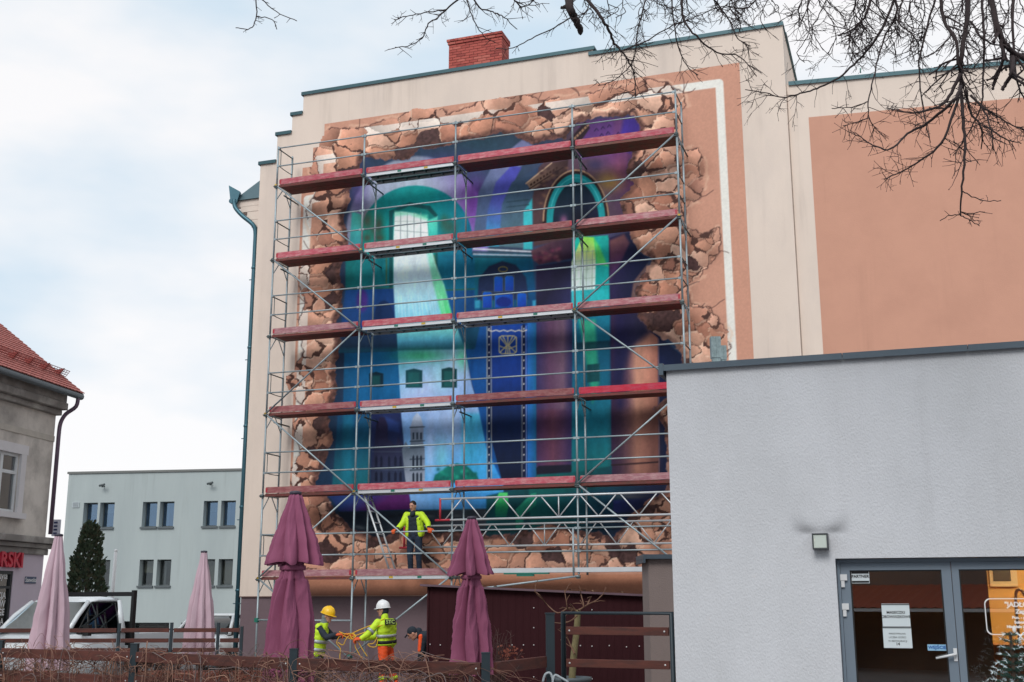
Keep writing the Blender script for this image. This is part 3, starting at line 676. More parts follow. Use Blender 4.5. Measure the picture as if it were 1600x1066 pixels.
# capitals and columns
F([(830, 392), (862, 378), (905, 372), (914, 384), (905, 402), (842, 414), (832, 404)], gr((840, 380), (96, 62, 74), (890, 410), (44, 28, 52)), 2)
for k in range(26): G(834 + rs.rand() * 40, 388 + rs.rand() * 22, 4, 3, [(124, 54, 84), (58, 34, 54), (142, 88, 96)][k % 3], .7)
F([(838, 416), (904, 406), (898, 470), (838, 506)], gr((840, 420), (40, 30, 66), (898, 460), (48, 44, 92), (.5, (34, 30, 58))), 2)
F([(836, 480), (896, 476), (894, 735), (838, 735)], gr((838, 600), (56, 46, 98), (896, 600), (40, 40, 92), (.35, (92, 62, 92)), (.72, (110, 84, 106)), (.86, (70, 56, 96))), 1.2)
F([(838, 640), (896, 640), (894, 735), (838, 735)], gr((838, 700), (72, 44, 82), (896, 700), (54, 40, 92), (.45, (98, 54, 74))), 4, .8)
F([(836, 733), (842, 728), (892, 726), (897, 732), (894, 738), (838, 742)], (26, 26, 44), 1.2)
F([(824, 505), (838, 505), (838, 757), (824, 757)], gr((824, 600), (34, 108, 190), (838, 600), (22, 92, 140)), 1.5)
# right window with green-yellow light and the teal wall
F([(895, 372), (950, 368), (954, 500), (895, 500)], gr((900, 380), (24, 190, 170), (950, 480), (20, 150, 160)), 2)
F([(893, 410), (906, 378), (912, 370), (928, 371), (931, 400), (930, 452), (893, 456)], gr((910, 372), (150, 236, 90), (905, 455), (212, 236, 236), (.3, (214, 244, 150)), (.55, (216, 240, 222))), 1.5)
F([(928, 371), (940, 384), (951, 420), (951, 372)], (26, 176, 166), 2)
F([(928, 372), (936, 384), (950, 416), (932, 412)], (110, 232, 96), 3, .8)
for k in range(4): L([(899 + k * 9, 392), (898 + k * 9, 454)], 1.1, (150, 176, 160), .8)
for y_ in (394, 408, 422, 436): L([(894, y_ + 1), (930, y_ - 2)], 1, (150, 176, 160), .7)
F([(893, 455), (951, 452), (953, 480), (893, 484)], gr((893, 470), (60, 196, 206), (951, 470), (30, 176, 180)), 2)
F([(895, 480), (956, 476), (956, 748), (893, 748)], gr((900, 490), (18, 120, 150), (920, 745), (14, 92, 104), (.3, (16, 86, 124)), (.7, (20, 110, 136))), 1.5)
F([(905, 500), (930, 500), (936, 600), (926, 630), (915, 560)], gr((910, 505), (60, 196, 150), (926, 620), (40, 150, 120)), 4, .9)
F([(917, 570), (937, 568), (937, 596), (917, 598)], (16, 70, 86), 1.3)
F([(896, 536), (956, 532), (956, 545), (896, 549)], (16, 50, 76), 2, .8)
# dark pilaster and the big column lit from the side
F([(952, 372), (985, 362), (998, 395), (1015, 406), (990, 460), (1000, 500), (1035, 530), (1066, 556), (1062, 600), (1043, 620), (1043, 770), (956, 770)], gr((955, 500), (44, 34, 76), (1060, 500), (14, 26, 66), (.4, (26, 30, 72))), 2)
F([(953, 376), (975, 366), (984, 380), (966, 420), (953, 440)], gr((955, 380), (120, 76, 82), (975, 420), (70, 40, 92)), 3)
F([(985, 472), (990, 440), (1012, 412), (1008, 440), (998, 480)], (150, 112, 100), 2, .8)
F([(956, 470), (990, 468), (1012, 515), (1028, 528), (1029, 752), (956, 752)], gr((956, 620), (60, 38, 66), (1030, 620), (150, 96, 84), (.18, (40, 32, 74)), (.32, (84, 60, 80)), (.52, (196, 142, 120)), (.78, (190, 130, 110))), 1.5)
F([(960, 476), (1000, 480), (1016, 520), (985, 545), (966, 600), (956, 600)], gr((958, 500), (42, 32, 80), (1010, 520), (24, 28, 70)), 8, .9)
F([(956, 640), (1030, 640), (1030, 765), (956, 765)], gr((956, 700), (44, 30, 52), (1030, 700), (84, 52, 52), (.55, (128, 86, 74))), 10, .75)
L([(956, 727), (1030, 722)], 2.5, (38, 24, 30), .9); L([(1029, 530), (1030, 750)], 1.6, (150, 116, 120), .7)
# floor on the right: teal steps, benches
F([(826, 757), (840, 742), (900, 738), (956, 728), (956, 756), (1040, 752), (1042, 800), (960, 836), (826, 832)], gr((830, 745), (14, 92, 96), (980, 830), (24, 30, 66), (.5, (10, 68, 84))), 2)
F([(760, 775), (826, 760), (830, 834), (760, 836)], gr((765, 780), (16, 74, 92), (826, 820), (10, 58, 72)), 2)
F([(774, 782), (780, 770), (793, 770), (795, 790), (790, 812), (774, 812)], gr((784, 770), (90, 230, 120), (782, 812), (12, 78, 90), (.4, (40, 160, 96))), 1.5)
F([(806, 796), (830, 772), (838, 770), (838, 790), (818, 805), (818, 826), (806, 826)], gr((808, 790), (40, 150, 120), (835, 815), (12, 84, 92)), 1.5)
F([(840, 775), (956, 762), (956, 800), (840, 815)], gr((845, 780), (10, 84, 96), (950, 800), (14, 52, 84)), 3, .8)
F([(958, 782), (1040, 776), (1036, 792), (990, 800), (958, 802)], gr((960, 785), (40, 44, 110), (1030, 790), (28, 30, 70)), 2)
G(985, 776, 26, 4, (150, 120, 110), .4)
# plaster strip below, softly rounded in paint
F_all = gr((800, 898), (196, 138, 110), (800, 932), (150, 106, 88), (.35, (188, 130, 104)))
K.fill([(455, 900), (1200, 896), (1200, 934), (455, 934)], F_all, 1.5)
# brushwork
cool = (np.clip((K.c[:, 2] - K.c[:, 0]) * 4, 0, 1) * np.clip((.62 - K.c.max(1)) * 4, 0, 1))[:, None] * inside[:, None]; K.c = K.c * (1 + cool * (np.array([.9, 1.07, .95]) - 1))
bn = 1 + (K.noise(K.x, K.y * .5, 6, 81) - .5) * .16
K.c[inside] *= bn[inside][:, None]
lu_ = K.c.mean(1, keepdims=True); K.c[inside] = (lu_ + (K.c - lu_) * .97)[inside]
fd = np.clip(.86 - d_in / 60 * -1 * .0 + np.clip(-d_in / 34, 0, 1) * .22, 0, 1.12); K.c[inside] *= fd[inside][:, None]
fl = 1 + (K.noise(K.x, K.y, 2.2, 82, 2) - .5) * .08
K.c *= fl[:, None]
UU = lambda x_, y_: WL.uv(x_, y_)[0]
ZZ = lambda x_, y_: WL.uv(x_, y_)[1]
keep = (K.u <= 11.9) & (K.z <= 14.46) & ((K.u >= UU(507, 200)) | ((K.u >= UU(489, 240)) & (K.z <= ZZ(489, 231))) | ((K.u >= UU(472, 270)) & (K.z <= ZZ(480, 261))))
keep |= (d_out < -1)
lab = np.clip(K.c, 0, 1)
lab = np.where(lab <= .04045, lab / 12.92, ((lab + .055) / 1.055) ** 2.4) * .96
kq = keep.reshape(K.nz, K.nu)
q = kq[:-1, :-1] & kq[1:, :-1] & kq[:-1, 1:] & kq[1:, 1:]
ii, jj = np.nonzero(q); v0 = ii * K.nu + jj
faces = np.stack([v0, v0 + 1, v0 + 1 + K.nu, v0 + K.nu], 1)
used = np.unique(faces); remap = np.full(len(K.x), -1); remap[used] = np.arange(len(used)); faces = remap[faces]
me = bpy.data.meshes.new('mural')
me.vertices.add(len(used)); me.vertices.foreach_set('co', K.P[used].astype(np.float32).ravel())
me.loops.add(faces.size); me.loops.foreach_set('vertex_index', faces.ravel().astype(np.int32))
me.polygons.add(len(faces)); me.polygons.foreach_set('loop_start', np.arange(0, faces.size, 4, dtype=np.int32))
me.update(calc_edges=True); me.validate()
ca = me.color_attributes.new('paint', 'FLOAT_COLOR', 'POINT')
ca.data.foreach_set('color', np.concatenate([lab[used], np.ones((len(used), 1))], 1).astype(np.float32).ravel())
mm = bpy.data.materials.new('mural_paint'); mm.use_nodes = True
n = mm.node_tree.nodes; l = mm.node_tree.links; b = n['Principled BSDF']; b.inputs['Roughness'].default_value = .8; b.inputs['Specular IOR Level'].default_value = .25
at_ = n.new('ShaderNodeAttribute'); at_.attribute_name = 'paint'; l.new(at_.outputs['Color'], b.inputs['Base Color'])
z = n.new('ShaderNodeTexNoise'); z.inputs['Scale'].default_value = 55; tcn = n.new('ShaderNodeTexCoord'); l.new(tcn.outputs['Object'], z.inputs['Vector'])
bp = n.new('ShaderNodeBump'); bp.inputs['Strength'].default_value = .15; bp.inputs['Distance'].default_value = .01; l.new(z.outputs[0], bp.inputs['Height']); l.new(bp.outputs[0], b.inputs['Normal'])
me.materials.append(mm)
mural = bpy.data.objects.new('mural', me); link(mural, bld)
mural['label'] = 'painted illusion of a broken wall opening into a blue and teal church interior'
# ================================================================== scaffold
STEEL = mat('galvanised_steel', C(162, 176, 182, .85), .45, metal=.35, var=.22, vscale=5, rnd=.12)
STEEL_D = mat('dull_steel', C(98, 110, 112, .8), .55, metal=.4, var=.25, vscale=5)
GREEN_M = mat('green_clamp', C(30, 122, 104, .8), .5, var=.2, vscale=20)
YELL_M = mat('yellow_paint', C(214, 176, 60, .8), .6, var=.2, vscale=20)
ALU = mat('aluminium', C(214, 218, 222, .85), .38, metal=.3, var=.08, vscale=4)
REDP = mat('red_steel_paint', C(190, 48, 66, .8), .5, var=.2, vscale=9)
def wood(name, c, c2): return mat(name, c, .85, var=.22, vscale=14, stretch=(1, 1, 3), col2=c2, c2pos=(.42, .68), c2scale=5, bump=.25, bscale=40, rnd=.1)
TOE = [wood('toe_red', C(182, 84, 98, .95), C(196, 136, 140, .95)), wood('toe_faded', C(168, 104, 112, .95), C(188, 150, 150, .95)), wood('toe_brown', C(140, 78, 82, .95), C(164, 116, 114, .95)), wood('toe_bright', C(196, 42, 68, .9), C(190, 76, 94, .9)), wood('toe_mauve', C(156, 106, 114, .95), C(182, 144, 146, .95))]
PLANK = wood('plank_dark', C(120, 58, 56, .9), C(96, 66, 58, .9))
PLANK2 = wood('plank_grey', C(108, 84, 72, .9), C(128, 70, 66, .9))
DARKU = mat('deck_under', C(52, 60, 64, .7), .7, metal=.2, var=.2)
scaf = thing('scaffold', 'steel facade scaffold with red decks and guardrails in front of the mural', 'scaffold', SC.P(5, 0, -.4))
LEG = [0, 2.5, 5.0, 8.0, 10.5]
LV = [2.43 + 2 * k for k in range(6)]            # deck levels
W = .73                                          # depth of a frame
TR = .0242
rs2 = random.Random(21)
def frame_mesh(h, rungs=()):
    """two standards joined by a transom under the deck; local x=u, y=away, z=up"""
    g = MB()
    g.tube((0, 0, 0), (0, 0, h), TR, 8); g.tube((0, W, 0), (0, W, h), TR, 8)
    g.tube((0, .0, h - .05), (0, W, h - .05), .02, 8)
    g.tube((0, 0, h - .42), (0, .3, h - .06), .013, 6); g.tube((0, W, h - .42), (0, W - .3, h - .06), .013, 6)
    return g
fm = frame_mesh(2.0).mesh('frame', STEEL)
def put(name, me, u, z, off=0.0, par=scaf):
    Mx = SC.M.copy(); Mx.translation = SC.P(u, z, off); return place(name, me, Mx, par)
# coloured sleeves: where standards are spigoted together
gsl = MB(); gsl.tube((0, 0, -.17), (0, 0, .06), .0275, 8); sleeve_g = gsl.mesh('sleeve', GREEN_M)
gsl = MB(); gsl.tube((0, 0, -.22), (0, 0, -.02), .0265, 8); sleeve_y = gsl.mesh('sleeve', YELL_M)
gsl = MB(); gsl.tube((0, 0, -.05), (0, 0, .05), .0262, 8); sleeve_w = gsl.mesh('sticker_band', ALU)
gcl = MB(); gcl.box((0, -.03, 0), (.085, .06, .075)); gcl.tube((-.055, -.07, 0), (.055, -.07, 0), .014, 6); clampm = gcl.mesh('clamp', STEEL_D)
for li, u in enumerate(LEG):
    if li < 3:
        g = frame_mesh(LV[0] - .12); g.box((0, 0, -.1), (.15, .15, .012)); g.box((0, W, -.1), (.15, .15, .012)); g.tube((0, 0, -.1), (0, 0, .1), .017, 8); g.tube((0, W, -.1), (0, W, .1), .017, 8)
        put('frame', g.mesh('frame', STEEL), u, .13)
    elif li == 4:
        put('frame', frame_mesh(LV[0] - .12).mesh('frame', STEEL), u, .13)
    for k in range(5):
        f = put('frame', fm, u, LV[k])
        put('sleeve', sleeve_g if rs2.random() < .7 else sleeve_y, u, LV[k] - .02, .0, f)
        put('sleeve', sleeve_y if rs2.random() < .5 else sleeve_g, u, LV[k] - .02, -W, f)
        put('sticker_band', sleeve_w, u, LV[k] + rs2.choice((.55, .8, 1.3)), 0, f)
    g = MB(); g.tube((0, 0, 0), (0, 0, 1.06), TR, 8)
    if li in (0, 4): g.tube((0, W, 0), (0, W, 1.06), TR, 8)
    f = put('guardrail_post', g.mesh('guardrail_post', STEEL), u, LV[5]); put('sleeve', sleeve_g, u, LV[5] - .02, 0, f)
for li, u in enumerate(LEG):
    for k in range(6): put('clamp', clampm, u, LV[k] - .06)
# guardrails: two tubes per bay and level
rail = {}
for bi in range(4):
    u0, u1 = LEG[bi], LEG[bi + 1]
    for k in range(6):
        for h in (.5, 1.0):
            key = bi
            if key not in rail:
                g = MB(); g.tube((.02, -.03, 0), (u1 - u0 - .02, -.03, 0), .0185, 8); g.box((.04, -.028, 0), (.06, .035, .05)); g.box((u1 - u0 - .04, -.028, 0), (.06, .035, .05)); rail[key] = g.mesh('guardrail', STEEL)
            put('guardrail', rail[key], u0, LV[k] + h)
# end guardrails on the free left end: two short rails with a loop
for k in range(6):
    g = MB(); g.tube((0, 0, 1.0), (0, W, 1.0), .016, 8)
    g.path(smooth_pts([(.0, 0, 1.0), (.05, .05, .98), (.05, .06, .55), (.05, .1, .5), (.05, W - .16, .5), (.05, W - .06, .55), (.05, W - .05, 1.0)], 3), .011, 6)
    put('end_guardrail', g.mesh('end_guardrail', STEEL_D), 0, LV[k])
    
    for h_ in (.5, 1.0): g = MB(); g.tube((0, 0, h_), (0, W, h_), .016, 8); put('end_guardrail', g.mesh('end_guardrail', STEEL_D), LEG[4], LV[k])
# decks, planks and toe boards
toe_pick = {(0, 5): 0, (1, 5): 0, (2, 5): 0, (3, 5): 0, (0, 4): 0, (1, 4): 1, (2, 4): 2, (3, 4): 1, (0, 3): 4, (1, 3): 0, (2, 3): 1, (3, 3): 1, (0, 2): 2, (1, 2): 1, (2, 2): 2, (3, 2): 3, (0, 1): 2, (1, 1): 0, (2, 1): 0, (3, 1): 4, (0, 0): 4, (1, 0): 4}
def is_steel(b, k): return (b == 1) or (b == 2 and k == 3)
for bi in range(4):
    u0, u1 = LEG[bi] + .05, LEG[bi + 1] - .05; Ld = u1 - u0
    for k in range(6):
        if k == 0 and bi >= 2: continue
        z = LV[k]
        if is_steel(bi, k):
            g = MB(); g.m = 0
            for y0 in (.055, .37):
                g.m = 0; g.box((Ld / 2, y0 + .012, -.035), (Ld, .024, .075)); g.box((Ld / 2, y0 + .293, -.035), (Ld, .024, .075))
                g.m = 1; g.box((Ld / 2, y0 + .152, -.006), (Ld, .255, .012))
                g.m = 2
                for j in range(7): g.box((.2 + j * (Ld - .4) / 6, y0 + .152, -.035), (.03, .255, .035))
            put('deck', g.mesh('deck', [ALU, DARKU, STEEL_D]), u0, z)
            g = MB(); g.box((0, 0, 0), (.1, .006, .05)); put('sticker', g.mesh('sticker', YELL_M if (bi + k) % 2 else GREEN_M), u0 + Ld * .38, z - .03, -.052)
            put('sticker', g.mesh('sticker', GREEN_M if (bi + k) % 2 else YELL_M), u0 + Ld * .68, z - .03, -.052)
        else:
            pm = PLANK if rs2.random() < .75 else PLANK2
            for y0 in (.05, .375):
                g = MB(); g.m = 0; g.box((Ld / 2, y0 + .155, -.024), (Ld - .09, .31, .046)); g.m = 1
                g.box((.022, y0 + .155, -.022), (.044, .31, .054)); g.box((Ld - .022, y0 + .155, -.022), (.044, .31, .054))
                put('plank', g.mesh('plank', [pm, STEEL_D]), u0, z)
            g = MB(); g.box((Ld / 2, .03, -.03), (Ld, .035, .06)); put('edge_beam', g.mesh('edge_beam', pm), u0, z - .012)
        g = MB(); g.m = 0; g.box((Ld / 2, 0, .082), (Ld - .03, .032, .15)); g.m = 1; g.box((.03, -.018, .085), (.05, .006, .1)); g.box((Ld - .03, -.018, .085), (.05, .006, .1))
        put('toe_board', g.mesh('toe_board', [TOE[toe_pick.get((bi, k), 1)], REDP]), u0, z + .003, -.045)
# diagonal braces
def brace(l0, k0, l1, k1, off=.05, z0=None, z1=None):
    a = SC.P(LEG[l0], LV[k0] - .03 if z0 is None else z0, off); b = SC.P(LEG[l1], LV[k1] - .03 if z1 is None else z1, off)
    g = MB(); g.m = 0; g.tube(a, b, .021, 8); g.m = 1
    for p in (a, b): g.ball(p, .036, 8)
    g.build('diagonal_brace', [STEEL, STEEL_D if rs2.random() < .6 else YELL_M], scaf)
for q in [(0, 5, 1, 4), (0, 4, 1, 3), (1, 3, 0, 2), (0, 2, 1, 1), (1, 1, 0, 0), (1, 1, 2, 0), (4, 5, 3, 4), (4, 4, 3, 3), (3, 3, 4, 2), (4, 2, 3, 1), (3, 1, 4, 0)]: brace(*q)
brace(0, 0, 1, 0, .05, LV[0] - .03, .58); brace(2, 0, 1, 0, .09, LV[0] - .03, .6)
g = MB(); g.tube(SC.P(0, 1.42, .03), SC.P(2.5, 1.42, .03), .019, 8); g.build('base_ledger', STEEL, scaf)
g = MB(); g.tube(SC.P(0, 1.42, .0), SC.P(0, 1.42, -W), .019, 8); g.build('base_ledger', STEEL, scaf)
for li in (0, 1, 2):
    g = MB(); g.box((0, -.02, 0), (.09, .08, .1)); put('coupler', g.mesh('coupler', GREEN_M), LEG[li], .62 if li == 1 else 1.42)
# ties from the inner standards to the wall
for li in range(5):
    for k in (2, 4, 5):
        g = MB(); g.tube(SC.P(LEG[li] + .05, LV[k] - .2, -.3), SC.P(LEG[li] + .05, LV[k] - .2, -1.04), .02, 8); g.build('wall_tie', STEEL_D, scaf)
# lattice girders bridging the last bays
def girder(u0, u1, zb, zt, off, n):
    root = MB(); root.tube(SC.P(u0, zt, off), SC.P(u1, zt, off), .024, 8); root = root.build('lattice_girder', ALU, scaf)
    g = MB(); g.tube(SC.P(u0, zb, off), SC.P(u1, zb, off), .024, 8); g.build('bottom_chord', ALU, root)
    st = (u1 - u0 - .2) / n
    for j in range(n):
        a = u0 + .12 + j * st
        g = MB(); g.tube(SC.P(a, zb, off), SC.P(a + st * .46, zt, off), .015, 6); g.build('lattice_bar', ALU, root)
        g = MB(); g.tube(SC.P(a + st * .54, zt, off), SC.P(a + st, zb, off), .015, 6); g.build('lattice_bar', ALU, root)
    for j in (n // 2,):
        a = u0 + .12 + j * st; g = MB(); g.tube(SC.P(a, zb, off), SC.P(a, zt, off), .015, 6); g.build('lattice_bar', ALU, root)
    for a in (u0, u1):
        g = MB(); g.tube(SC.P(a, zb - .02, off), SC.P(a, zt + .02, off), .025, 8); g.tube(SC.P(a - .12, zb, off), SC.P(a + .25, zb, off), .0255, 8); g.build('girder_end', REDP, root)
    return root
ga = SC.uv(688, 780, .09); gb = SC.uv(688, 813, .09); girder(ga[0], 11.3, gb[1], ga[1], .09, 7)
ga = SC.uv(632, 823, -.86); gb = SC.uv(632, 856, -.86); girder(ga[0], 11.3, gb[1], ga[1], -.86, 9)
# lowest stage of the bridged bays: aluminium beam, jack clamp and strut
zb = SC.uv(850, 891, .02)[1]
g = MB(); g.fbox(SC, 5.1, 10.45, zb - .05, zb + .05, -.03, .03); g.build('edge_beam', ALU, scaf)
g = MB(); g.fbox(SC, 5.1, 10.45, zb - .04, zb + .03, -.72, -.64); g.build('edge_beam', ALU, scaf)
g = MB(); g.fbox(SC, 5.1, 10.45, zb + .031, zb + .04, -.63, -.04); g.build('deck', DARKU, scaf)
uu = SC.uv(820, 895, .05)[0]
g = MB(); g.fbox(SC, uu - .5, uu + .55, zb - .085, zb - .052, -.04, .05); g.fbox(SC, uu - .2, uu + .2, zb - .13, zb - .086, -.03, .04); g.build('beam_clamp', GREEN_M, scaf)
g = MB(); g.tube(SC.P(7.9, zb - .12, .06), SC.P(7.9, LV[0] + 1.0, .06), .021, 8); g.build('hanger_tube', STEEL, scaf)
p = SC.uv(905, 898, .0); q = SC.uv(760, 917, .0)
g = MB(); g.tube(SC.P(p[0], p[1] - .03, .05), SC.P(q[0] - 1.2, q[1] - .16, .05), .022, 8); g.build('strut', STEEL, scaf)
for uu in (5.0, 8.0):
    g = MB(); g.tube(SC.P(uu, zb - .1, -W), SC.P(uu, LV[0] + .02, -W), TR, 8); g.tube(SC.P(uu, zb - .1, 0), SC.P(uu, LV[0] + .02, 0), TR, 8); g.build('standard', STEEL, scaf)
# ladder between the two lowest decks
lad = thing('ladder', 'aluminium ladder standing between the two lowest scaffold decks', 'ladder', SC.P(*SC.uv(612, 888, -.3), -.3))
b0 = SC.uv(613, 889, -.25); t0 = SC.uv(571, 768, -.25)
for off in (-.2, -.55):
    g = MB(); a = SC.P(b0[0], LV[0] + .003, off); t = SC.P(t0[0], LV[1] - .1, off); d = (t - a).normalized()
    g.path([a, t], [.03, .03], 4); g.build('rail', ALU, lad)
for j in range(7):
    f = (j + .6) / 7; g = MB(); u_ = b0[0] + (t0[0] - b0[0]) * f; z_ = LV[0] + (LV[1] - .1 - LV[0]) * f
    g.tube(SC.P(u_, z_, -.2), SC.P(u_, z_, -.55), .016, 6); g.build('rung', ALU, lad)
# ================================================================== other buildings
def wall_open(g, fr, u0, u1, z0, z1, ops, off=0.0, depth=.2):
    """front face with rectangular openings and their reveals"""
    us = sorted({u0, u1} | {a for o in ops for a in o[:2]}); zs = sorted({z0, z1} | {a for o in ops for a in o[2:4]})
    us = [u for u in us if u0 <= u <= u1]; zs = [z for z in zs if z0 <= z <= z1]
    for i in range(len(us) - 1):
        for j in range(len(zs) - 1):
            uc, zc = (us[i] + us[i + 1]) / 2, (zs[j] + zs[j + 1]) / 2
            if any(o[0] < uc < o[1] and o[2] < zc < o[3] for o in ops): continue
            g.add([fr.P(us[i], zs[j], off), fr.P(us[i + 1], zs[j], off), fr.P(us[i + 1], zs[j + 1], off), fr.P(us[i], zs[j + 1], off)], [(0, 1, 2, 3)])
    for a, b, c, d in [o[:4] for o in ops]:
        for (p, q) in [((a, c), (a, d)), ((a, d), (b, d)), ((b, d), (b, c)), ((b, c), (a, c))]:
            g.add([fr.P(*p, off), fr.P(*q, off), fr.P(*q, off - depth), fr.P(*p, off - depth)], [(0, 1, 2, 3)])
def shell(g, fr, u0, u1, z0, z1, o0, o1):
    """sides, top and back of a block whose front is made elsewhere"""
    A = [fr.P(u0, z0, o1), fr.P(u1, z0, o1), fr.P(u1, z1, o1), fr.P(u0, z1, o1), fr.P(u0, z0, o0), fr.P(u1, z0, o0), fr.P(u1, z1, o0), fr.P(u0, z1, o0)]
    g.add(A, [(1, 5, 6, 2), (5, 4, 7, 6), (4, 0, 3, 7), (3, 2, 6, 7)])

# ---------------------------------------------------------------- grey restaurant on the right
GREY = mat('grey_render', C(207, 209, 214, .96), .95, var=.03, vscale=1.4, bump=.9, bscale=75, bdist=.008, col2=C(196, 198, 202, .96), c2pos=(.4, .75), c2scale=1.1, stretch=(1, 1, .6), streak=.22)
SLATE = mat('slate_metal', C(84, 98, 110, .8), .45, metal=.4, var=.1)
FRAME_M = mat('grey_blue_frame', C(126, 140, 154, .85), .42, var=.04, metal=.15)
PLAST = mat('white_plastic', C(226, 228, 230, .85), .45)
WARM = mat('ochre_wall', C(232, 190, 124, .9), .8, var=.06)
DARKIN = mat('dark_interior', C(104, 78, 62, .8), .8, var=.25, vscale=2)
rest = thing('restaurant', 'single storey light grey rendered restaurant with glazed entrance', 'building', GR.P(2, 0, -3))
DO = (-.53, 2.75, -.01, 2.255)
g = MB(); wall_open(g, GR, -2.03, 9, 0, 4.12, [DO], 0, .3); shell(g, GR, -2.03, 9, 0, 4.12, -7, 0); g.build('wall', GREY, rest, fix=False)
for a, b in [(-2.09, -.35), (-.345, .75), (.755, 2.6), (2.605, 9.05)]:
    g = MB(); g.fbox(GR, a, b, 4.123, 4.15, -.5, .055); g.fbox(GR, a, b, 4.09, 4.123, .047, .055); g.build('coping', SLATE, rest)
g = MB(); g.fbox(GR, -2.095, -2.05, 4.05, 4.165, -.5, .06); g.build('coping_end', SLATE, rest)
# entrance: frame, door leaf, fixed light
ent = MB(); o0, o1 = -.2, -.12
zt = 2.25
ent.fbox(GR, -.525, -.50, 0, zt, o0, o1 + .02); ent.fbox(GR, -.499, 2.74, zt - .03, zt, o0, o1 + .02)
ent = ent.build('entrance_frame', FRAME_M, rest)
def leaf(u0, u1, gl0, gl1, zt_g, name):
    root = MB()
    root.fbox(GR, u0, gl0, 0.0, zt - .031, o0, o1); root.fbox(GR, gl1, u1, 0.0, zt - .031, o0, o1)
    root.fbox(GR, gl0, gl1, zt_g, zt - .031, o0, o1); root.fbox(GR, gl0, gl1, 0, .2, o0, o1)
    root = root.build(name, FRAME_M, rest)
    g = MB(); g.fbox(GR, gl0 - .012, gl1 + .012, .19, zt_g + .012, (o0 + o1) / 2 - .012, (o0 + o1) / 2 + .012); g.build('pane', glass('door_glass', (.9, .92, .92, 1), 3.0), root)
    for (a, b, c, d) in [(gl0, gl0 + .012, .2, zt_g), (gl1 - .012, gl1, .2, zt_g), (gl0 + .012, gl1 - .012, zt_g - .012, zt_g), (gl0 + .012, gl1 - .012, .2, .212)]:
        g = MB(); g.fbox(GR, a, b, c, d, o1 - .03, o1 - .012); g.build('gasket', mat('black_rubber', C(28, 28, 30, .8), .6), root)
    return root
dl = leaf(-.498, .455, -.415, .375, zt - .1, 'door')
dr = leaf(.46, 1.75, .52, 1.68, zt - .1, 'door')
leaf(1.755, 2.73, 1.83, 2.65, zt - .1, 'side_light')
for z_ in (2.06, 1.80, .5):
    g = MB(); g.fbox(GR, -.50, -.44, z_, z_ + .055, o1 + .001, o1 + .03); g.fbox(GR, -.495, -.465, z_ - .06, z_ - .002, o1 + .001, o1 + .025); g.build('hinge', PLAST, dl)
g = MB(); a = GR.P(.435, 1.415, o1); g.fbox(GR, .42, .45, 1.36, 1.47, o1, o1 + .012); g.path([GR.P(.435, 1.42, o1 + .01), GR.P(.435, 1.42, o1 + .05), GR.P(.41, 1.415, o1 + .06), GR.P(.27, 1.385, o1 + .06)], [.012, .012, .012, .009], 8); g.build('handle', PLAST, dl)
PAPER = mat('paper_white', C(214, 224, 228, .9), .7); INK = mat('black_ink', C(22, 22, 26, .8), .7); BLUEP = mat('blue_sticker', C(150, 196, 226, .9), .5); BLUEI = mat('blue_ink', C(24, 92, 170, .9), .5); WHITEV = mat('white_vinyl', C(232, 232, 232, .95), .55)
og = o1 - .027       # face of the glass
def rect_px(x0, y0, x1, y1): a = GR.uv(x0, y0, og); b = GR.uv(x1, y1, og); return a[0], b[0], b[1], a[1]
def note(x0, y0, x1, y1, m, th=.003, off=.002):
    a, b, c, d = rect_px(x0, y0, x1, y1); g = MB(); g.fbox(GR, a, b, c, d, og + off, og + off + th); return g.build('notice', m, dl), (a, b, c, d)
s1, (a, b, c, d) = note(1329.5, 892, 1359, 911.5, PAPER)
g = MB(); g.fbox(GR, a + .004, b - .004, d - .027, d - .006, og + .006, og + .007); g.build('print_bar', INK, s1); g = MB(); g.fbox(GR, a + .004, b - .004, c + .005, c + .022, og + .006, og + .007); g.build('print_bar', INK, s1)
text_on(GR, (a + b) / 2, (c + d) / 2 + .004, og + .007, 'PARTNER', .036, INK, s1, bold=.001)
s2, (a, b, c, d) = note(1377, 943.5, 1423, 979, PAPER)
text_on(GR, (a + b) / 2, (c + d) / 2 + .022, og + .007, 'MASECZKI', .034, INK, s2, bold=.0006); text_on(GR, (a + b) / 2, (c + d) / 2 - .016, og + .007, 'OBOWIĄZKOWE', .034, INK, s2, bold=.0006, sx=.95)
g = MB(); g.fbox(GR, a, b, d - .012, d - .004, og + .006, og + .007); g.build('print_bar', INK, s2)
s3, (a, b, c, d) = note(1379, 979.5, 1426, 1013, PAPER)
for k, t in enumerate(['MAKSYMALNA', 'LICZBA GOŚCI', 'W RESTAURACJI']): text_on(GR, (a + b) / 2, d - .06 - k * .032, og + .007, t, .022, INK, s3)
text_on(GR, (a + b) / 2, c + .035, og + .007, '14', .034, INK, s3, bold=.001); g = MB(); g.fbox(GR, a, b, d - .012, d - .003, og + .006, og + .007); g.build('print_bar', INK, s3)
s4, (a, b, c, d) = note(1449, 1007, 1480, 1017, BLUEP)
text_on(GR, (a + b) / 2, (c + d) / 2, og + .007, 'WEJŚCIE', .038, BLUEI, s4, bold=.0012)
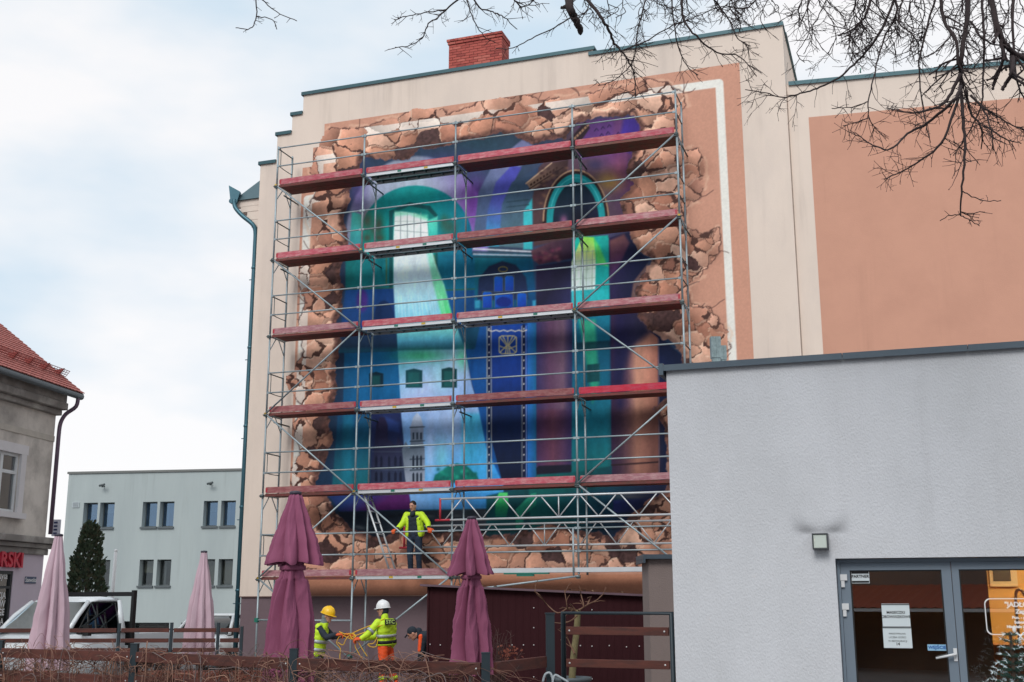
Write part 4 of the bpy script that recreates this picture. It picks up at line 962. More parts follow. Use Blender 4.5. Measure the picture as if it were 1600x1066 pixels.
# white lettering on the right door
a, b, c, d = rect_px(1537, 935, 1650, 993); 
lw = .009
def vin(u0, u1, z0, z1): g = MB(); g.fbox(GR, u0, u1, z0, z1, og + .002, og + .003); return g
R1 = MB(); rr = .05; b = a + .78
pts = []
for cx, cz, t0 in [(b - rr, d - rr, 0), (a + rr, d - rr, 90), (a + rr, c + rr, 180), (b - rr, c + rr, 270)]:
    for k in range(7): pts.append((cx + rr * math.cos(R(t0 + k * 15)), cz + rr * math.sin(R(t0 + k * 15))))
vv = []; ff = []
for u_, z_ in pts: vv += [GR.P(u_, z_, og + .003), GR.P((u_ - (a + b) / 2) * (1 - lw / .39) + (a + b) / 2, (z_ - (c + d) / 2) * (1 - lw / .17) + (c + d) / 2, og + .003)]
nn = len(pts); ff = [(2 * i, 2 * ((i + 1) % nn), 2 * ((i + 1) % nn) + 1, 2 * i + 1) for i in range(nn)]
R1.add(vv, ff); deco = R1.build('window_lettering', WHITEV, dr)
mid = (a + b) / 2
for z_, t, s_, bo in [(d - .055, '"JADŁODAJNIA"', .058, .001), (d - .115, 'Zapraszamy', .05, .001), (d - .165, 'Pon. - pt.: 8.00 - 17.00', .034, .0006), (d - .205, 'Soboty: 8.00 - 16.00', .034, .0006), (d - .243, 'Niedziele i święta: 9.00 - 16.00', .032, .0006)]: text_on(GR, mid - .02, z_, og + .003, t, s_, WHITEV, deco, bold=bo + .0012)
for sgn in (-1, 1):
    g = MB(); g.path([GR.P(mid - .12 - sgn * .04, c - .06, og + .006), GR.P(mid - .12 + sgn * .03, c + .025, og + .006)], [.005, .006], 6); g.ball(GR.P(mid - .12 + sgn * .045, c + .045, og + .006), (.017, .004, .026)); g.build('cutlery_mark', WHITEV, deco)
# room behind the glass, warm lamp deeper inside
g = MB(); A = lambda u, z, o: GR.P(u, z, o)
g.add([A(-2, .05, -.3), A(5, .05, -.3), A(5, .05, -6), A(-2, .05, -6)], [(0, 1, 2, 3)]); g.build('interior_floor', DARKIN, rest)
g = MB(); g.add([A(-2, 2.9, -.3), A(5, 2.9, -.3), A(5, 2.9, -6), A(-2, 2.9, -6)], [(0, 1, 2, 3)]); g.build('interior_ceiling', WARM, rest)
g = MB(); g.add([A(-2, 0, -6), A(5, 0, -6), A(5, 2.9, -6), A(-2, 2.9, -6)], [(0, 1, 2, 3)]); g.add([A(5, 0, -6), A(5, 0, -.3), A(5, 2.9, -.3), A(5, 2.9, -6)], [(0, 1, 2, 3)]); g.add([A(-1.9, 0, -6), A(-1.9, 0, -.3), A(-1.9, 2.9, -.3), A(-1.9, 2.9, -6)], [(0, 1, 2, 3)]); g.build('interior_wall', WARM, rest)
g = MB(); g.fbox(GR, -1.8, .83, .05, 2.9, -1.7, -1.6); g.build('partition', DARKIN, rest)
g = MB(); g.fbox(GR, .9, 4.5, .05, 1.35, -3.6, -3.0); g.fbox(GR, .86, 4.55, 1.35, 1.4, -3.65, -2.95); g.build('counter', mat('counter_wood', C(176, 112, 50, .8), .5, var=.15, vscale=6, stretch=(1, 1, 4)), rest)
g = MB(); g.fbox(GR, 1.1, 1.44, 2.05, 2.42, -5.98, -5.94); ww = g.build('hatch_frame', mat('cream_paint', C(236, 220, 190, .9), .5), rest)
g = MB(); g.fbox(GR, 1.14, 1.36, 2.12, 2.4, -5.935, -5.93); g.build('hatch', mat('hatch_dark', C(70, 60, 50, .8), .4), ww)
g = MB(); g.path(smooth_pts([A(1.2, 1.4, -3.3), A(1.2, 1.9, -3.3), A(1.25, 1.99, -3.3), A(1.31, 1.9, -3.3), A(1.31, 1.8, -3.3)], 4), .018, 8); g.build('tap', ALU, rest)
em = bpy.data.materials.new('lamp_glow'); em.use_nodes = True; en = em.node_tree.nodes; en.clear(); eo = en.new('ShaderNodeOutputMaterial'); ee = en.new('ShaderNodeEmission'); ee.inputs[0].default_value = (1, .72, .36, 1); ee.inputs[1].default_value = 110; em.node_tree.links.new(ee.outputs[0], eo.inputs[0])
for u_, o_ in [(1.6, -4.2), (3.2, -4.6)]:
    g = MB(); g.rev([(.16, 0), (.2, .03), (.2, .07), (.05, .1)], A(u_, 2.78, o_), 16); g.build('ceiling_or_fill_lamp', em, rest)
em2 = em.copy(); em2.name = 'fill_glow'; em2.node_tree.nodes['Emission'].inputs[1].default_value = 7; g = MB(); g.rev([(.1, 0), (.12, .03), (.12, .06), (.05, .1)], A(-.3, 2.78, -1.0), 16); g.build('ceiling_or_fill_lamp', em2, rest)  # unseen fill lamp added to brighten the dark partition behind the left door
# lamp on the wall, with its soot fan
lamp = thing('wall_lamp', 'square wall lamp with pale glass on the grey render beside the entrance', 'lamp', GR.P(-.64, 2.33, 0))
g = MB(); u0, u1, z0, z1 = -.715, -.575, 2.335, 2.48
for (a_, b_, c_, d_) in [(u0, u1, z1 - .012, z1), (u0, u1, z0, z0 + .014), (u0, u0 + .012, z0 + .014, z1 - .012), (u1 - .012, u1, z0 + .014, z1 - .012)]: g.fbox(GR, a_, b_, c_, d_, .002, .12)
g.build('housing', mat('lamp_housing', C(70, 74, 78, .8), .5), lamp, bevel=.003)
g = MB(); g.fbox(GR, u0 + .013, u1 - .013, z0 + .015, z1 - .013, .01, .11); g.build('lamp_glass', mat('frosted_glass', C(206, 216, 208, .9), .35), lamp)
soot = bpy.data.materials.new('soot_fan'); soot.use_nodes = True; n = soot.node_tree.nodes; l = soot.node_tree.links; n.clear()
so = n.new('ShaderNodeOutputMaterial'); sm = n.new('ShaderNodeMixShader'); st = n.new('ShaderNodeBsdfTransparent'); sdf = n.new('ShaderNodeBsdfDiffuse'); sdf.inputs[0].default_value = C(60, 58, 60); sa = n.new('ShaderNodeAttribute'); sa.attribute_name = 'soot'
l.new(sa.outputs['Fac'], sm.inputs[0]); l.new(st.outputs[0], sm.inputs[1]); l.new(sdf.outputs[0], sm.inputs[2]); l.new(sm.outputs[0], so.inputs[0])
vs_ = []; fs_ = []; al = []; N1 = 26
for j in range(N1):
    for i in range(N1):
        u_ = -.645 + (i / (N1 - 1) - .5) * .7; z_ = 2.47 + j / (N1 - 1) * .42; vs_.append(GR.P(u_, z_, .003))
        dx = (u_ + .645); h = z_ - 2.48; wv = .10 + abs(h) * .9; q = math.exp(-((abs(dx) - .11 - h * .6) / .09) ** 2) * math.exp(-(h / .13) ** 2) * .55 + math.exp(-(dx / .15) ** 2) * math.exp(-(h / .07) ** 2) * .3
        q *= min(1, j / 3) * (1 - j / (N1 - 1)) * min(1, i / 4, (N1 - 1 - i) / 4); al.append(q * .62)
for j in range(N1 - 1):
    for i in range(N1 - 1): k = j * N1 + i; fs_.append((k, k + 1, k + N1 + 1, k + N1))
g = MB(); g.add(vs_, fs_); so_ = g.build('soot_mark', soot, rest); fa = so_.data.attributes.new('soot', 'FLOAT', 'POINT'); fa.data.foreach_set('value', al)
# galvanised vent on the roof edge
vent = thing('roof_vent', 'pair of small galvanised metal vents standing on the grey restaurant roof', 'vent', at(1118, 562, 12.2))
def vbox(x0, y0, x1, y1, D, nm):
    a = at(x0, y1, D); b = at(x1, y0, D); g = MB(); w_ = b.x - a.x
    for k in range(4): g.box((a.x + w_ * (k + .5) / 4, D + (.004 if k % 2 else 0), (a.z + b.z) / 2), (w_ / 4 - .001, .09, b.z - a.z))
    g.box(((a.x + b.x) / 2, D, a.z - .02), (w_ * .8, .07, .14)); return g.build(nm, mat('galv_sheet', C(150, 168, 170, .85), .4, metal=.5, var=.3, vscale=30), vent)
vbox(1111, 527, 1125, 560, 12.2, 'vent_cowl'); vbox(1126, 541, 1134, 563, 12.6, 'vent_cowl')

# ---------------------------------------------------------------- office block far behind
OFM = mat('sage_render', C(176, 186, 186, .92), .95, var=.03, vscale=.5, bump=.2, bscale=20, col2=C(166, 176, 177, .92), c2pos=(.42, .7), c2scale=.35, stretch=(1.5, 1.5, .25), streak=.45)
_o = at(108, 738, 62); OF = Frame((_o.x, _o.y), R(9))
off = thing('office_block', 'flat roofed pale sage office block with paired narrow windows', 'building', OF.P(6, 0, -5))
ox = lambda X: 80 + X / 4.1; oy = lambda Y: 700 + Y / 4.1
wins = []
for (x0, x1) in [(210, 288), (315, 396), (588, 671), (698, 780), (978, 1060), (1090, 1175)]: wins.append((ox(x0), oy(352), ox(x1), oy(510), 0))
for (x0, x1) in [(180, 262), (287, 368), (568, 647), (680, 760), (957, 1042), (1073, 1157)]: wins.append((ox(x0), oy(719), ox(x1), oy(884), 1))
wins += [(206, 973, 264, 984, 2), (283, 973, 341, 984, 2)]
ops = []
ref_y = {}
for x0, y0, x1, y1, kd in wins:
    a = OF.uv(x0, y0); b = OF.uv(x1, y1)
    if kd not in ref_y: ref_y[kd] = (a[1], b[1])
    ops.append((a[0], b[0], ref_y[kd][1], ref_y[kd][0], kd))
ZO = OF.uv(108, 741)[1]
g = MB(); wall_open(g, OF, 0, 16, 0, ZO, ops, 0, .5); shell(g, OF, 0, 16, 0, ZO, -14, 0); g.build('wall', OFM, off, fix=False)
g = MB(); g.fbox(OF, -.06, 16.06, ZO + .004, ZO + .12, -14, .07); g.build('coping', mat('coping_grey', C(120, 122, 120, .8), .6), off)
WFR = mat('window_frame_grey', C(84, 92, 94, .8), .5); SILL = mat('sill_slate', C(96, 104, 108, .8), .6)
PANE_HI = mat('pane_bluish', C(70, 92, 116, .8), .04, metal=.0, spec=1.0, coat=1.0); PANE_LO = mat('pane_dark', C(42, 48, 54, .7), .05, spec=.8)
for i_, (a, b, c, d, kd) in enumerate(ops):
    g = MB()
    for q in [(a, b, d - .06, d), (a, b, c, c + .06), (a, a + .05, c + .06, d - .06), (b - .05, b, c + .06, d - .06)]: g.fbox(OF, *q, -.46, -.40)
    wn = g.build('window', WFR, off)
    g = MB(); g.fbox(OF, a + .05, b - .05, c + .06, d - .06, -.445, -.425)
    g.build('pane', glass('office_glass', (.5, .56, .62, 1), 5.0, 0, (.55, .75, 1, 1)) if kd == 0 else glass('office_glass_low', (.6, .62, .62, 1), 1.2), wn)
    g = MB(); g.fbox(OF, a, b, c, d, -.9, -.85); g.build('room_back', DARKIN, wn)
    if kd < 2: g = MB(); g.fbox(OF, a - .05, b + .05, c - .1, c - .003, -.2, .1); g.build('sill', SILL, wn)
    if i_ in (1, 4, 8): g = MB(); g.fbox(OF, a + .05, b - .05, d - (d - c) * (.3 + .1 * (i_ % 3)), d - .06, -.52, -.5); g.build('roller_blind', mat('blind', C(210, 204, 180, .9), .8), wn)
    if i_ in (0, 3, 5, 9): g = MB(); g.fbox(OF, a + .05, a + .05 + (b - a) * .3, c + .06, d - .06, -.56, -.54); g.build('curtain', mat('net_curtain', C(196, 198, 200, .9), .9), wn)
    if i_ in (11, 10):
        for k in range(9): g = MB(); uu = a + .1 + k * (b - a - .2) / 8; g.fbox(OF, uu - .03, uu + .03, c + .08, d - .1, -.54, -.53); g.build('blind_slat', mat('blind', C(210, 204, 180, .9), .8), wn)
a = OF.uv(114, 785); b = OF.uv(124, 793)
g = MB(); g.fbox(OF, a[0], b[0], b[1], a[1], .002, .05); vg = g.build('air_grille', mat('grille_pale', C(196, 206, 210, .9), .6), off)
for k in range(4): g = MB(); g.fbox(OF, a[0] + .03, b[0] - .03, b[1] + .05 + k * .06, b[1] + .075 + k * .06, .051, .065); g.build('louvre', mat('louvre', C(120, 128, 134, .9), .6), vg)
for (x_, y_) in [(163, 760), (331, 757)]:
    q = OF.uv(x_, y_); g = MB(); g.tube(OF.P(q[0], q[1], .0), OF.P(q[0], q[1] - .05, .25), .03, 8); g.tube(OF.P(q[0] - .12, q[1], .3), OF.P(q[0] + .2, q[1] + .06, .36), .06, 10); g.build('security_camera', WFR, off)

# ---------------------------------------------------------------- old plastered house on the left
HOYAW = R(-81.4); _h = at(83, 700, 30); HO = Frame((_h.x, _h.y), HOYAW)
OLD = mat('old_plaster', C(214, 206, 198, 1), .95, var=.12, vscale=1.1, bump=.5, bscale=14, col2=C(164, 157, 151, 1), c2pos=(.40, .66), c2scale=.9)
OLD_D = mat('old_moulding', C(140, 134, 130, .85), .9, var=.12, vscale=2, bump=.3, col2=C(178, 172, 166, .85), c2pos=(.45, .65), c2scale=1.6)
LILAC = mat('lilac_render', C(204, 190, 202, 1), .9, var=.05)
PINK_OLD = mat('whitewash', C(222, 218, 220, .9), .7, var=.06)
TILE = mat('red_tile', C(180, 108, 100, .9), .85, var=.22, vscale=7, rnd=0, col2=C(156, 88, 82, .9), c2pos=(.45, .7), c2scale=9)
ohs = thing('old_house', 'old two storey house with grey plaster and red tiled roof', 'building', HO.P(-4, 0, -4))
ZE = HO.uv(88, 650)[1]; LEN = 12
wz0 = HO.uv(10, 800)[1]; wz1 = HO.uv(20, 708)[1]; wu1 = HO.uv(28, 740)[0]; wu0 = wu1 - 1.35
zc0 = HO.uv(40, 866)[1]; zc1 = HO.uv(40, 838)[1]
swu = HO.uv(17, 940)[0]; swz = HO.uv(10, 892)[1]
g = MB(); wall_open(g, HO, -LEN, 0, zc0, ZE, [(wu0, wu1, wz0, wz1)], 0, .12); shell(g, HO, -LEN, 0, zc0, ZE, -8, 0); g.build('upper_wall', OLD, ohs, fix=False)
g = MB(); wall_open(g, HO, -LEN, 0, 0, zc0, [(swu - 2.2, swu, .5, swz)], 0, .15); shell(g, HO, -LEN, 0, 0, zc0, -8, 0); g.build('shop_wall', LILAC, ohs, fix=False)
g = MB(); hz = zc1 - zc0; g.fbox(HO, -LEN, .06, zc0 + .002, zc0 + hz * .35, .002, .08); g.fbox(HO, -LEN, .12, zc0 + hz * .36, zc0 + hz * .62, .003, .16); g.fbox(HO, -LEN, .2, zc0 + hz * .63, zc1, .004, .26); g.build('string_course', OLD_D, ohs, bevel=.015)
g = MB(); zb_ = HO.uv(75, 668)[1]; g.fbox(HO, -LEN, .03, ZE - .0, ZE + .14, -.02, .16); g.fbox(HO, -LEN, .06, ZE + .141, ZE + .33, -.02, .30); g.fbox(HO, -LEN, .05, ZE + .331, HO.uv(120, 617, .52)[1] + .15, -.4, .26); g.build('eave_cornice', OLD_D, ohs, bevel=.02)
g = MB(); zs_ = HO.uv(60, 680)[1]; g.fbox(HO, -LEN, .003, zs_ - .08, zs_ + .07, .002, .02); g.build('plaster_band', mat('pale_band', C(196, 188, 178, .9), .9, var=.15, vscale=3), ohs)
# window with surround, sill, sashes
g = MB()
for q in [(wu0 - .2, wu0 - .002, wz0, wz1), (wu1 + .002, wu1 + .22, wz0, wz1), (wu0 - .26, wu1 + .28, wz1 + .002, wz1 + .24)]: g.fbox(HO, *q, .002, .07)
wn = g.build('window', PINK_OLD, ohs)
g = MB(); g.fbox(HO, wu0 - .24, wu1 + .26, wz0 - .14, wz0 - .003, -.1, .17); g.build('sill', PINK_OLD, wn)
g = MB(); cz = wz0 + (wz1 - wz0) * .68; cu = (wu0 + wu1) / 2
for q in [(wu0, wu0 + .07, wz0, wz1), (wu1 - .07, wu1, wz0, wz1), (wu0 + .07, wu1 - .07, wz1 - .07, wz1), (wu0 + .07, wu1 - .07, wz0, wz0 + .07), (cu - .05, cu + .05, wz0 + .07, wz1 - .07), (wu0 + .07, cu - .05, cz - .04, cz + .04), (cu + .05, wu1 - .07, cz - .04, cz + .04)]: g.fbox(HO, *q, -.1, -.03)
g.build('sash', PLAST, wn)
g = MB(); g.fbox(HO, wu0 + .05, wu1 - .05, wz0 + .05, wz1 - .05, -.075, -.065); g.build('pane', glass('house_glass', (.6, .66, .68, 1), 2.5), wn)
g = MB(); g.fbox(HO, wu0, wu1, wz0, wz1, -.6, -.55); g.build('room_back', mat('curtain_grey', C(120, 128, 132, .8), .9), wn)
# shop window with lettering, sign letters, street sign
g = MB()
for q in [(swu - 2.2, swu - .002, swz - .08, swz - .002), (swu - .08, swu - .002, .5, swz - .08), (swu - 2.2, swu - .08, swz - .42, swz - .36), (swu - 2.2, swu - .08, .5, .58)]: g.fbox(HO, *q, -.1, -.02)
sw = g.build('shop_window', mat('shop_frame', C(40, 42, 46, .8), .5), ohs)
g = MB(); g.fbox(HO, swu - 2.2, swu - .05, .55, swz - .05, -.075, -.065); g.build('pane', glass('shop_glass', (.55, .62, .6, 1), 3.0), sw)
g = MB(); g.fbox(HO, swu - 2.2, swu, .5, swz, -.7, -.65); g.build('room_back', mat('shop_back', C(120, 136, 126, .8), .9), sw)
for (y_, t) in [(900, 'dyta'), (931, 'ZACJA'), (944, 'OW'), (957, 'GE'), (972, 'A')]:
    z_ = HO.uv(8, y_)[1]; text_on(HO, swu - .14, z_, -.06, t, .22, WHITEV, sw, align='RIGHT', bold=.004)
REDL = mat('red_letter', C(206, 44, 66, .9), .5)
a = HO.uv(31, 877); sg = thing('sign_letters', 'raised red sign letters above the shop window of the old house', 'sign', HO.P(a[0], a[1] - .2, .1))
text_on(HO, a[0], a[1], .06, 'RSKI', .5, REDL, sg, depth=.05, align='RIGHT', bold=.012)
a = HO.uv(39, 901); b = HO.uv(55, 912)
plate = thing('street_sign', 'small dark blue street name plate on the lilac shop wall', 'sign', HO.P((a[0] + b[0]) / 2, b[1], .02))
g = MB(); g.fbox(HO, a[0], b[0], b[1], a[1], .004, .02); g.build('plate', mat('navy_enamel', C(30, 56, 96, .85), .35), plate)
text_on(HO, (a[0] + b[0]) / 2, (a[1] + b[1]) / 2, .022, 'Szewska', .15, WHITEV, plate, bold=.002)
# gutter, downpipe, roof tiles in courses, snow guard
GO = .52; ZG = HO.uv(120, 617, GO)[1]
g = MB(); g.path([HO.P(-LEN, ZG, GO), HO.P(.28, ZG - .02, GO)], [.085, .085], 10); g.build('gutter', mat('old_zinc', C(104, 112, 118, .8), .5, metal=.4, var=.2), ohs)
g = MB(); g.path(smooth_pts([HO.P(.12, ZG - .05, GO), HO.P(.12, ZG - .3, GO - .04), HO.P(.1, ZG - .5, .22), HO.P(.08, ZG - .75, .1), HO.P(.08, ZG - 1.1, .08)], 4) + [HO.P(.08, zc1 + .1, .08)], .055, 8); g.build('downpipe', mat('mauve_pipe', C(120, 100, 120, .8), .45, metal=.3, var=.1), ohs)
PT = R(37.5); cs, sn = math.cos(PT), math.sin(PT)
def roofP(u, s, h=0): return HO.P(u, ZG + .06 + s * sn + h * cs, GO + .04 - s * cs + h * sn)
g = MB(); nco = 24; tw = .17; st_ = .16
for k in range(nco):
    s0 = k * st_; x = -6 + (tw / 2 if k % 2 else 0)
    while x < .3:
        b = min(x + tw - .008, .34); hh = rs2.uniform(0, .006)
        v = [roofP(x, s0 + .03, .034 + hh), roofP(x + (b - x) * .25, s0, .036 + hh), roofP(x + (b - x) * .75, s0, .036 + hh), roofP(b, s0 + .03, .034 + hh), roofP(b, s0 + st_ + .06, .012), roofP(x, s0 + st_ + .06, .012)]
        lo = [roofP(x, s0 + .03, .014 + hh), roofP(x + (b - x) * .25, s0, .014 + hh), roofP(x + (b - x) * .75, s0, .014 + hh), roofP(b, s0 + .03, .014 + hh)]
        g.add(v + lo, [(0, 1, 2, 3, 4, 5), (6, 7, 1, 0), (7, 8, 2, 1), (8, 9, 3, 2), (3, 9, 4), (0, 5, 6)])
        x += tw
rt = g.build('roof_tiles', TILE, ohs, kind='stuff', fix=False)
g = MB(); g.add([roofP(-LEN, 0), roofP(.33, 0), roofP(.33, 6), roofP(-LEN, 6), roofP(-LEN, 0, -.1), roofP(.33, 0, -.1), roofP(.33, 6, -.1), roofP(-LEN, 6, -.1)], [(0, 1, 2, 3), (4, 7, 6, 5), (0, 4, 5, 1), (1, 5, 6, 2)]); g.build('roof_deck', mat('roof_board', C(110, 66, 56, .8), .9), ohs)
SG = mat('rust_red_metal', C(150, 62, 56, .8), .6, var=.1); s_ = .75
for k in range(4):
    g = MB(); u_ = .02 - k * .72; g.add([roofP(u_ - .02, s_, .03), roofP(u_ + .02, s_, .03), roofP(u_ + .02, s_ + .22, .03), roofP(u_ - .02, s_ + .22, .03), roofP(u_ - .02, s_, .26), roofP(u_ + .02, s_, .26)], [(0, 1, 2, 3), (0, 4, 5, 1), (1, 5, 2), (0, 3, 4), (4, 3, 2, 5)]); g.build('snow_guard_bracket', SG, ohs)
for h in (.05, .11, .17, .23):
    g = MB(); g.tube(roofP(-4.5, s_ - .01, h), roofP(.32, s_ - .01, h), .009, 5); g.build('snow_guard_rail', SG, ohs)
for k in range(40):
    g = MB() if k == 0 else g; u_ = .3 - k * .12; g.tube(roofP(u_, s_ - .012, .04), roofP(u_, s_ - .012, .24), .006, 4)
g.build('snow_guard_bars', SG, ohs, kind='stuff')
# projecting sign beyond the house corner
q = at(86, 836, 33); ps = thing('projecting_sign', 'narrow white vertical sign with navy strokes beyond the old house corner', 'sign', q)
a = at(81, 838, 33); b = at(95, 812, 33); g = MB(); g.box(((a.x + b.x) / 2, 33, (a.z + b.z) / 2), (b.x - a.x, .08, b.z - a.z)); g.build('board', mat('sign_white', C(206, 208, 220, .9), .5), ps)
for k in range(4): g = MB(); g.box((a.x + .1, 32.955, a.z + .08 + k * .1), (.1, .006, .05)); g.build('stroke', mat('navy_ink', C(40, 50, 96, .9), .5), ps)

# ---------------------------------------------------------------- brown shed, garden wall
BROWN = mat('brown_sheet', C(60, 28, 33, .75), .85, metal=.0, spec=.15, var=.12, vscale=1.5)
ZL, ZR = 2.10, 1.93
sa_ = at(668, 930, 19.5).x; sb_ = 3.4
SH = Frame((0, 19.5), 0.0)
shed = thing('shed', 'dark brown profiled sheet metal shed under the scaffold', 'shed', (1, 20.4, 0))
g = MB(); vs_ = []; u = sa_; pat = [(0, 0), (.035, .004), (.075, .004), (.09, 0)]; cur = []
while u < sb_:
    for du, dy in pat: cur.append((u + du, dy))
    u += .125
zt_ = lambda u: ZL + (ZR - ZL) * (u - sa_) / (2.27 - sa_)
for u, dy in cur: vs_ += [SH.P(u, 0, dy), SH.P(u, zt_(u), dy)]
g.add(vs_, [(2 * i, 2 * i + 2, 2 * i + 3, 2 * i + 1) for i in range(len(cur) - 1)]); g.build('front_sheet', BROWN, shed, fix=False)
g = MB(); g.add([SH.P(sa_, 0, 0), SH.P(sa_, ZL, 0), SH.P(sa_, ZL, -1.8), SH.P(sa_, 0, -1.8)], [(0, 1, 2, 3)]); g.add([SH.P(sa_, 0, -1.8), SH.P(sa_, ZL, -1.8), SH.P(sb_, zt_(sb_), -1.8), SH.P(sb_, 0, -1.8)], [(0, 1, 2, 3)]); g.build('side_sheet', BROWN, shed)
g = MB(); g.tube(SH.P(sa_ + .01, 0, .015), SH.P(sa_ + .01, ZL - .002, .015), .02, 4); g.build('corner_trim', BROWN, shed)
RFM = mat('roof_sheet', C(112, 88, 98, .8), .5, metal=.2, var=.15)
g = MB(); g.prism([(sa_ - .12, ZL + .012), (sb_, zt_(sb_) + .004), (sb_, zt_(sb_) + .04), (sa_ - .12, ZL + .045)], SH, -1.95, .12); g.build('roof_sheet', RFM, shed)
SCW = mat('screw_white', C(220, 214, 214, .9), .5)
gsc = MB(); gsc.ball((0, 0, 0), .011, 6); scm = gsc.mesh('screw', SCW)
for (x_, y_) in [(672, 1007), (688, 1008), (834, 950), (834, 981), (800, 1008), (818, 1008), (834, 1008), (907, 1009), (925, 1010), (952, 1009), (979, 1011), (999, 1010), (834, 1058), (925, 1061), (925, 953)]:
    q = SH.uv(x_, y_, .02); place('screw', scm, Matrix.Translation(SH.P(q[0], q[1], .016)), shed)
for k in range(26):
    u_ = rs2.uniform(sa_, 2.2); g = MB(); r_ = rs2.uniform(.02, .05); 
    v = [Vector((math.cos(t) * r_ * (1 if i % 2 else .7), math.sin(t) * r_ * .8, rs2.uniform(0, .03))) for i, t in enumerate([q * 1.05 for q in range(6)])]
    g.add([SH.P(u_, zt_(u_) + .045, rs2.uniform(-.2, .1)) + q for q in v], [(0, 1, 2, 3, 4, 5)]); 
    if k < 12: g.build('fallen_leaf', mat('dead_leaf', C(140, 116, 92, .8), .9, rnd=.3), shed)
gw = thing('garden_wall', 'short brown grey rendered wall with a metal cap beside the grey restaurant', 'wall', (2.6, 16, 0))
a = at(1013, 880, 16); zt2 = at(1013, 874, 16).z
g = MB(); g.box((a.x + .8, 16.4, zt2 / 2), (1.6, .8, zt2)); g.build('wall', mat('taupe_render', C(138, 124, 120, .85), .95, var=.06, bump=.5, bscale=60), gw)
g = MB(); g.box((a.x + .77, 16.37, zt2 + .033), (1.7, .95, .06)); g.box((a.x - .065, 16.37, zt2 - .025), (.03, .95, .05)); g.build('cap', SLATE, gw)
# ================================================================== parasols
import mathutils
def fabric(name, c, c2): return mat(name, c, .85, var=.06, vscale=3, bump=.15, bscale=260, bdist=.002, col2=c2, c2pos=(.4, .8), c2scale=1.5)
PURP = fabric('plum_fabric', C(142, 76, 106, .93), C(128, 68, 95, .93)); PINKF = fabric('pink_fabric', C(200, 172, 184, .9), C(188, 162, 173, .9))
POLE_M = mat('pole_grey', C(140, 142, 146, .8), .4, metal=.5); CAPM = mat('cap_dark', C(58, 54, 70, .8), .5)
def interp(k, s):
    for (a, ra), (b, rb) in zip(k, k[1:]):
        if s <= b: t = (s - a) / (b - a); t = t * t * (3 - 2 * t) * .5 + t * .5; return ra + (rb - ra) * t
    return k[-1][1]
def cloth(top, keys, s0, s1, N, amp, m, parent, name, seed, twist=0.0, hem=0.0, rows=54, cols=168, sharp=1.0, lean=(0, 0), wob=1.0, crease=.6):
    rn = random.Random(seed); ph = [rn.uniform(-.35, .35) for _ in range(N)]; wt = [rn.uniform(.5, 1.35) for _ in range(N)]
    vs = []; fs = []
    for i in range(rows + 1):
        f = i / rows; s = s0 + (s1 - s0) * f
        for j in range(cols):
            th = 2 * math.pi * j / cols
            x = (th / (2 * math.pi) * N + twist * f + .35 * wob * math.sin(3 * s + th * 2 + seed)) % N
            k = int(x); q = x - k + ph[k] * .3
            w0 = wt[k]; w1 = wt[(k + 1) % N]; fr = min(max(x - k, 0), 1); wgt = w0 * (1 - fr) + w1 * fr
            fold = (1 - abs(2 * (x - k) - 1)) ** sharp            # 0 in the valley, 1 on the ridge
            a = amp(s) if callable(amp) else amp
            nz_ = mathutils.noise.noise(Vector((math.cos(th) * 2.2, math.sin(th) * 2.2, s * 2.6 + seed)))
            n2 = mathutils.noise.noise(Vector((math.cos(th) * 2.8 + s * 2.4, math.sin(th) * 2.8, s * 2.2 + seed * 2))); n3 = mathutils.noise.noise(Vector((math.cos(th) * 9, math.sin(th) * 9 + s * 5, s * 7 + seed)))
            r = interp(keys, s) * (1 + a * (fold - .55) * 2 * wgt + .12 * nz_ * min(1, s * 2) + crease * ((.5 - abs(n2) * 1.6) * .12 + (.3 - abs(n3)) * .05))
            z = -s - hem * (.6 * fold * wgt + .5 * nz_) * max(0, f - .7) / .3
            vs.append(Vector(top) + Vector((r * math.cos(th) + lean[0] * s, r * math.sin(th) + lean[1] * s, z)))
    for i in range(rows):
        for j in range(cols):
            j2 = (j + 1) % cols; fs.append((i * cols + j, i * cols + j2, (i + 1) * cols + j2, (i + 1) * cols + j))
    g = MB(); g.add(vs, fs, True); return g.build(name, m, parent, fix=False)
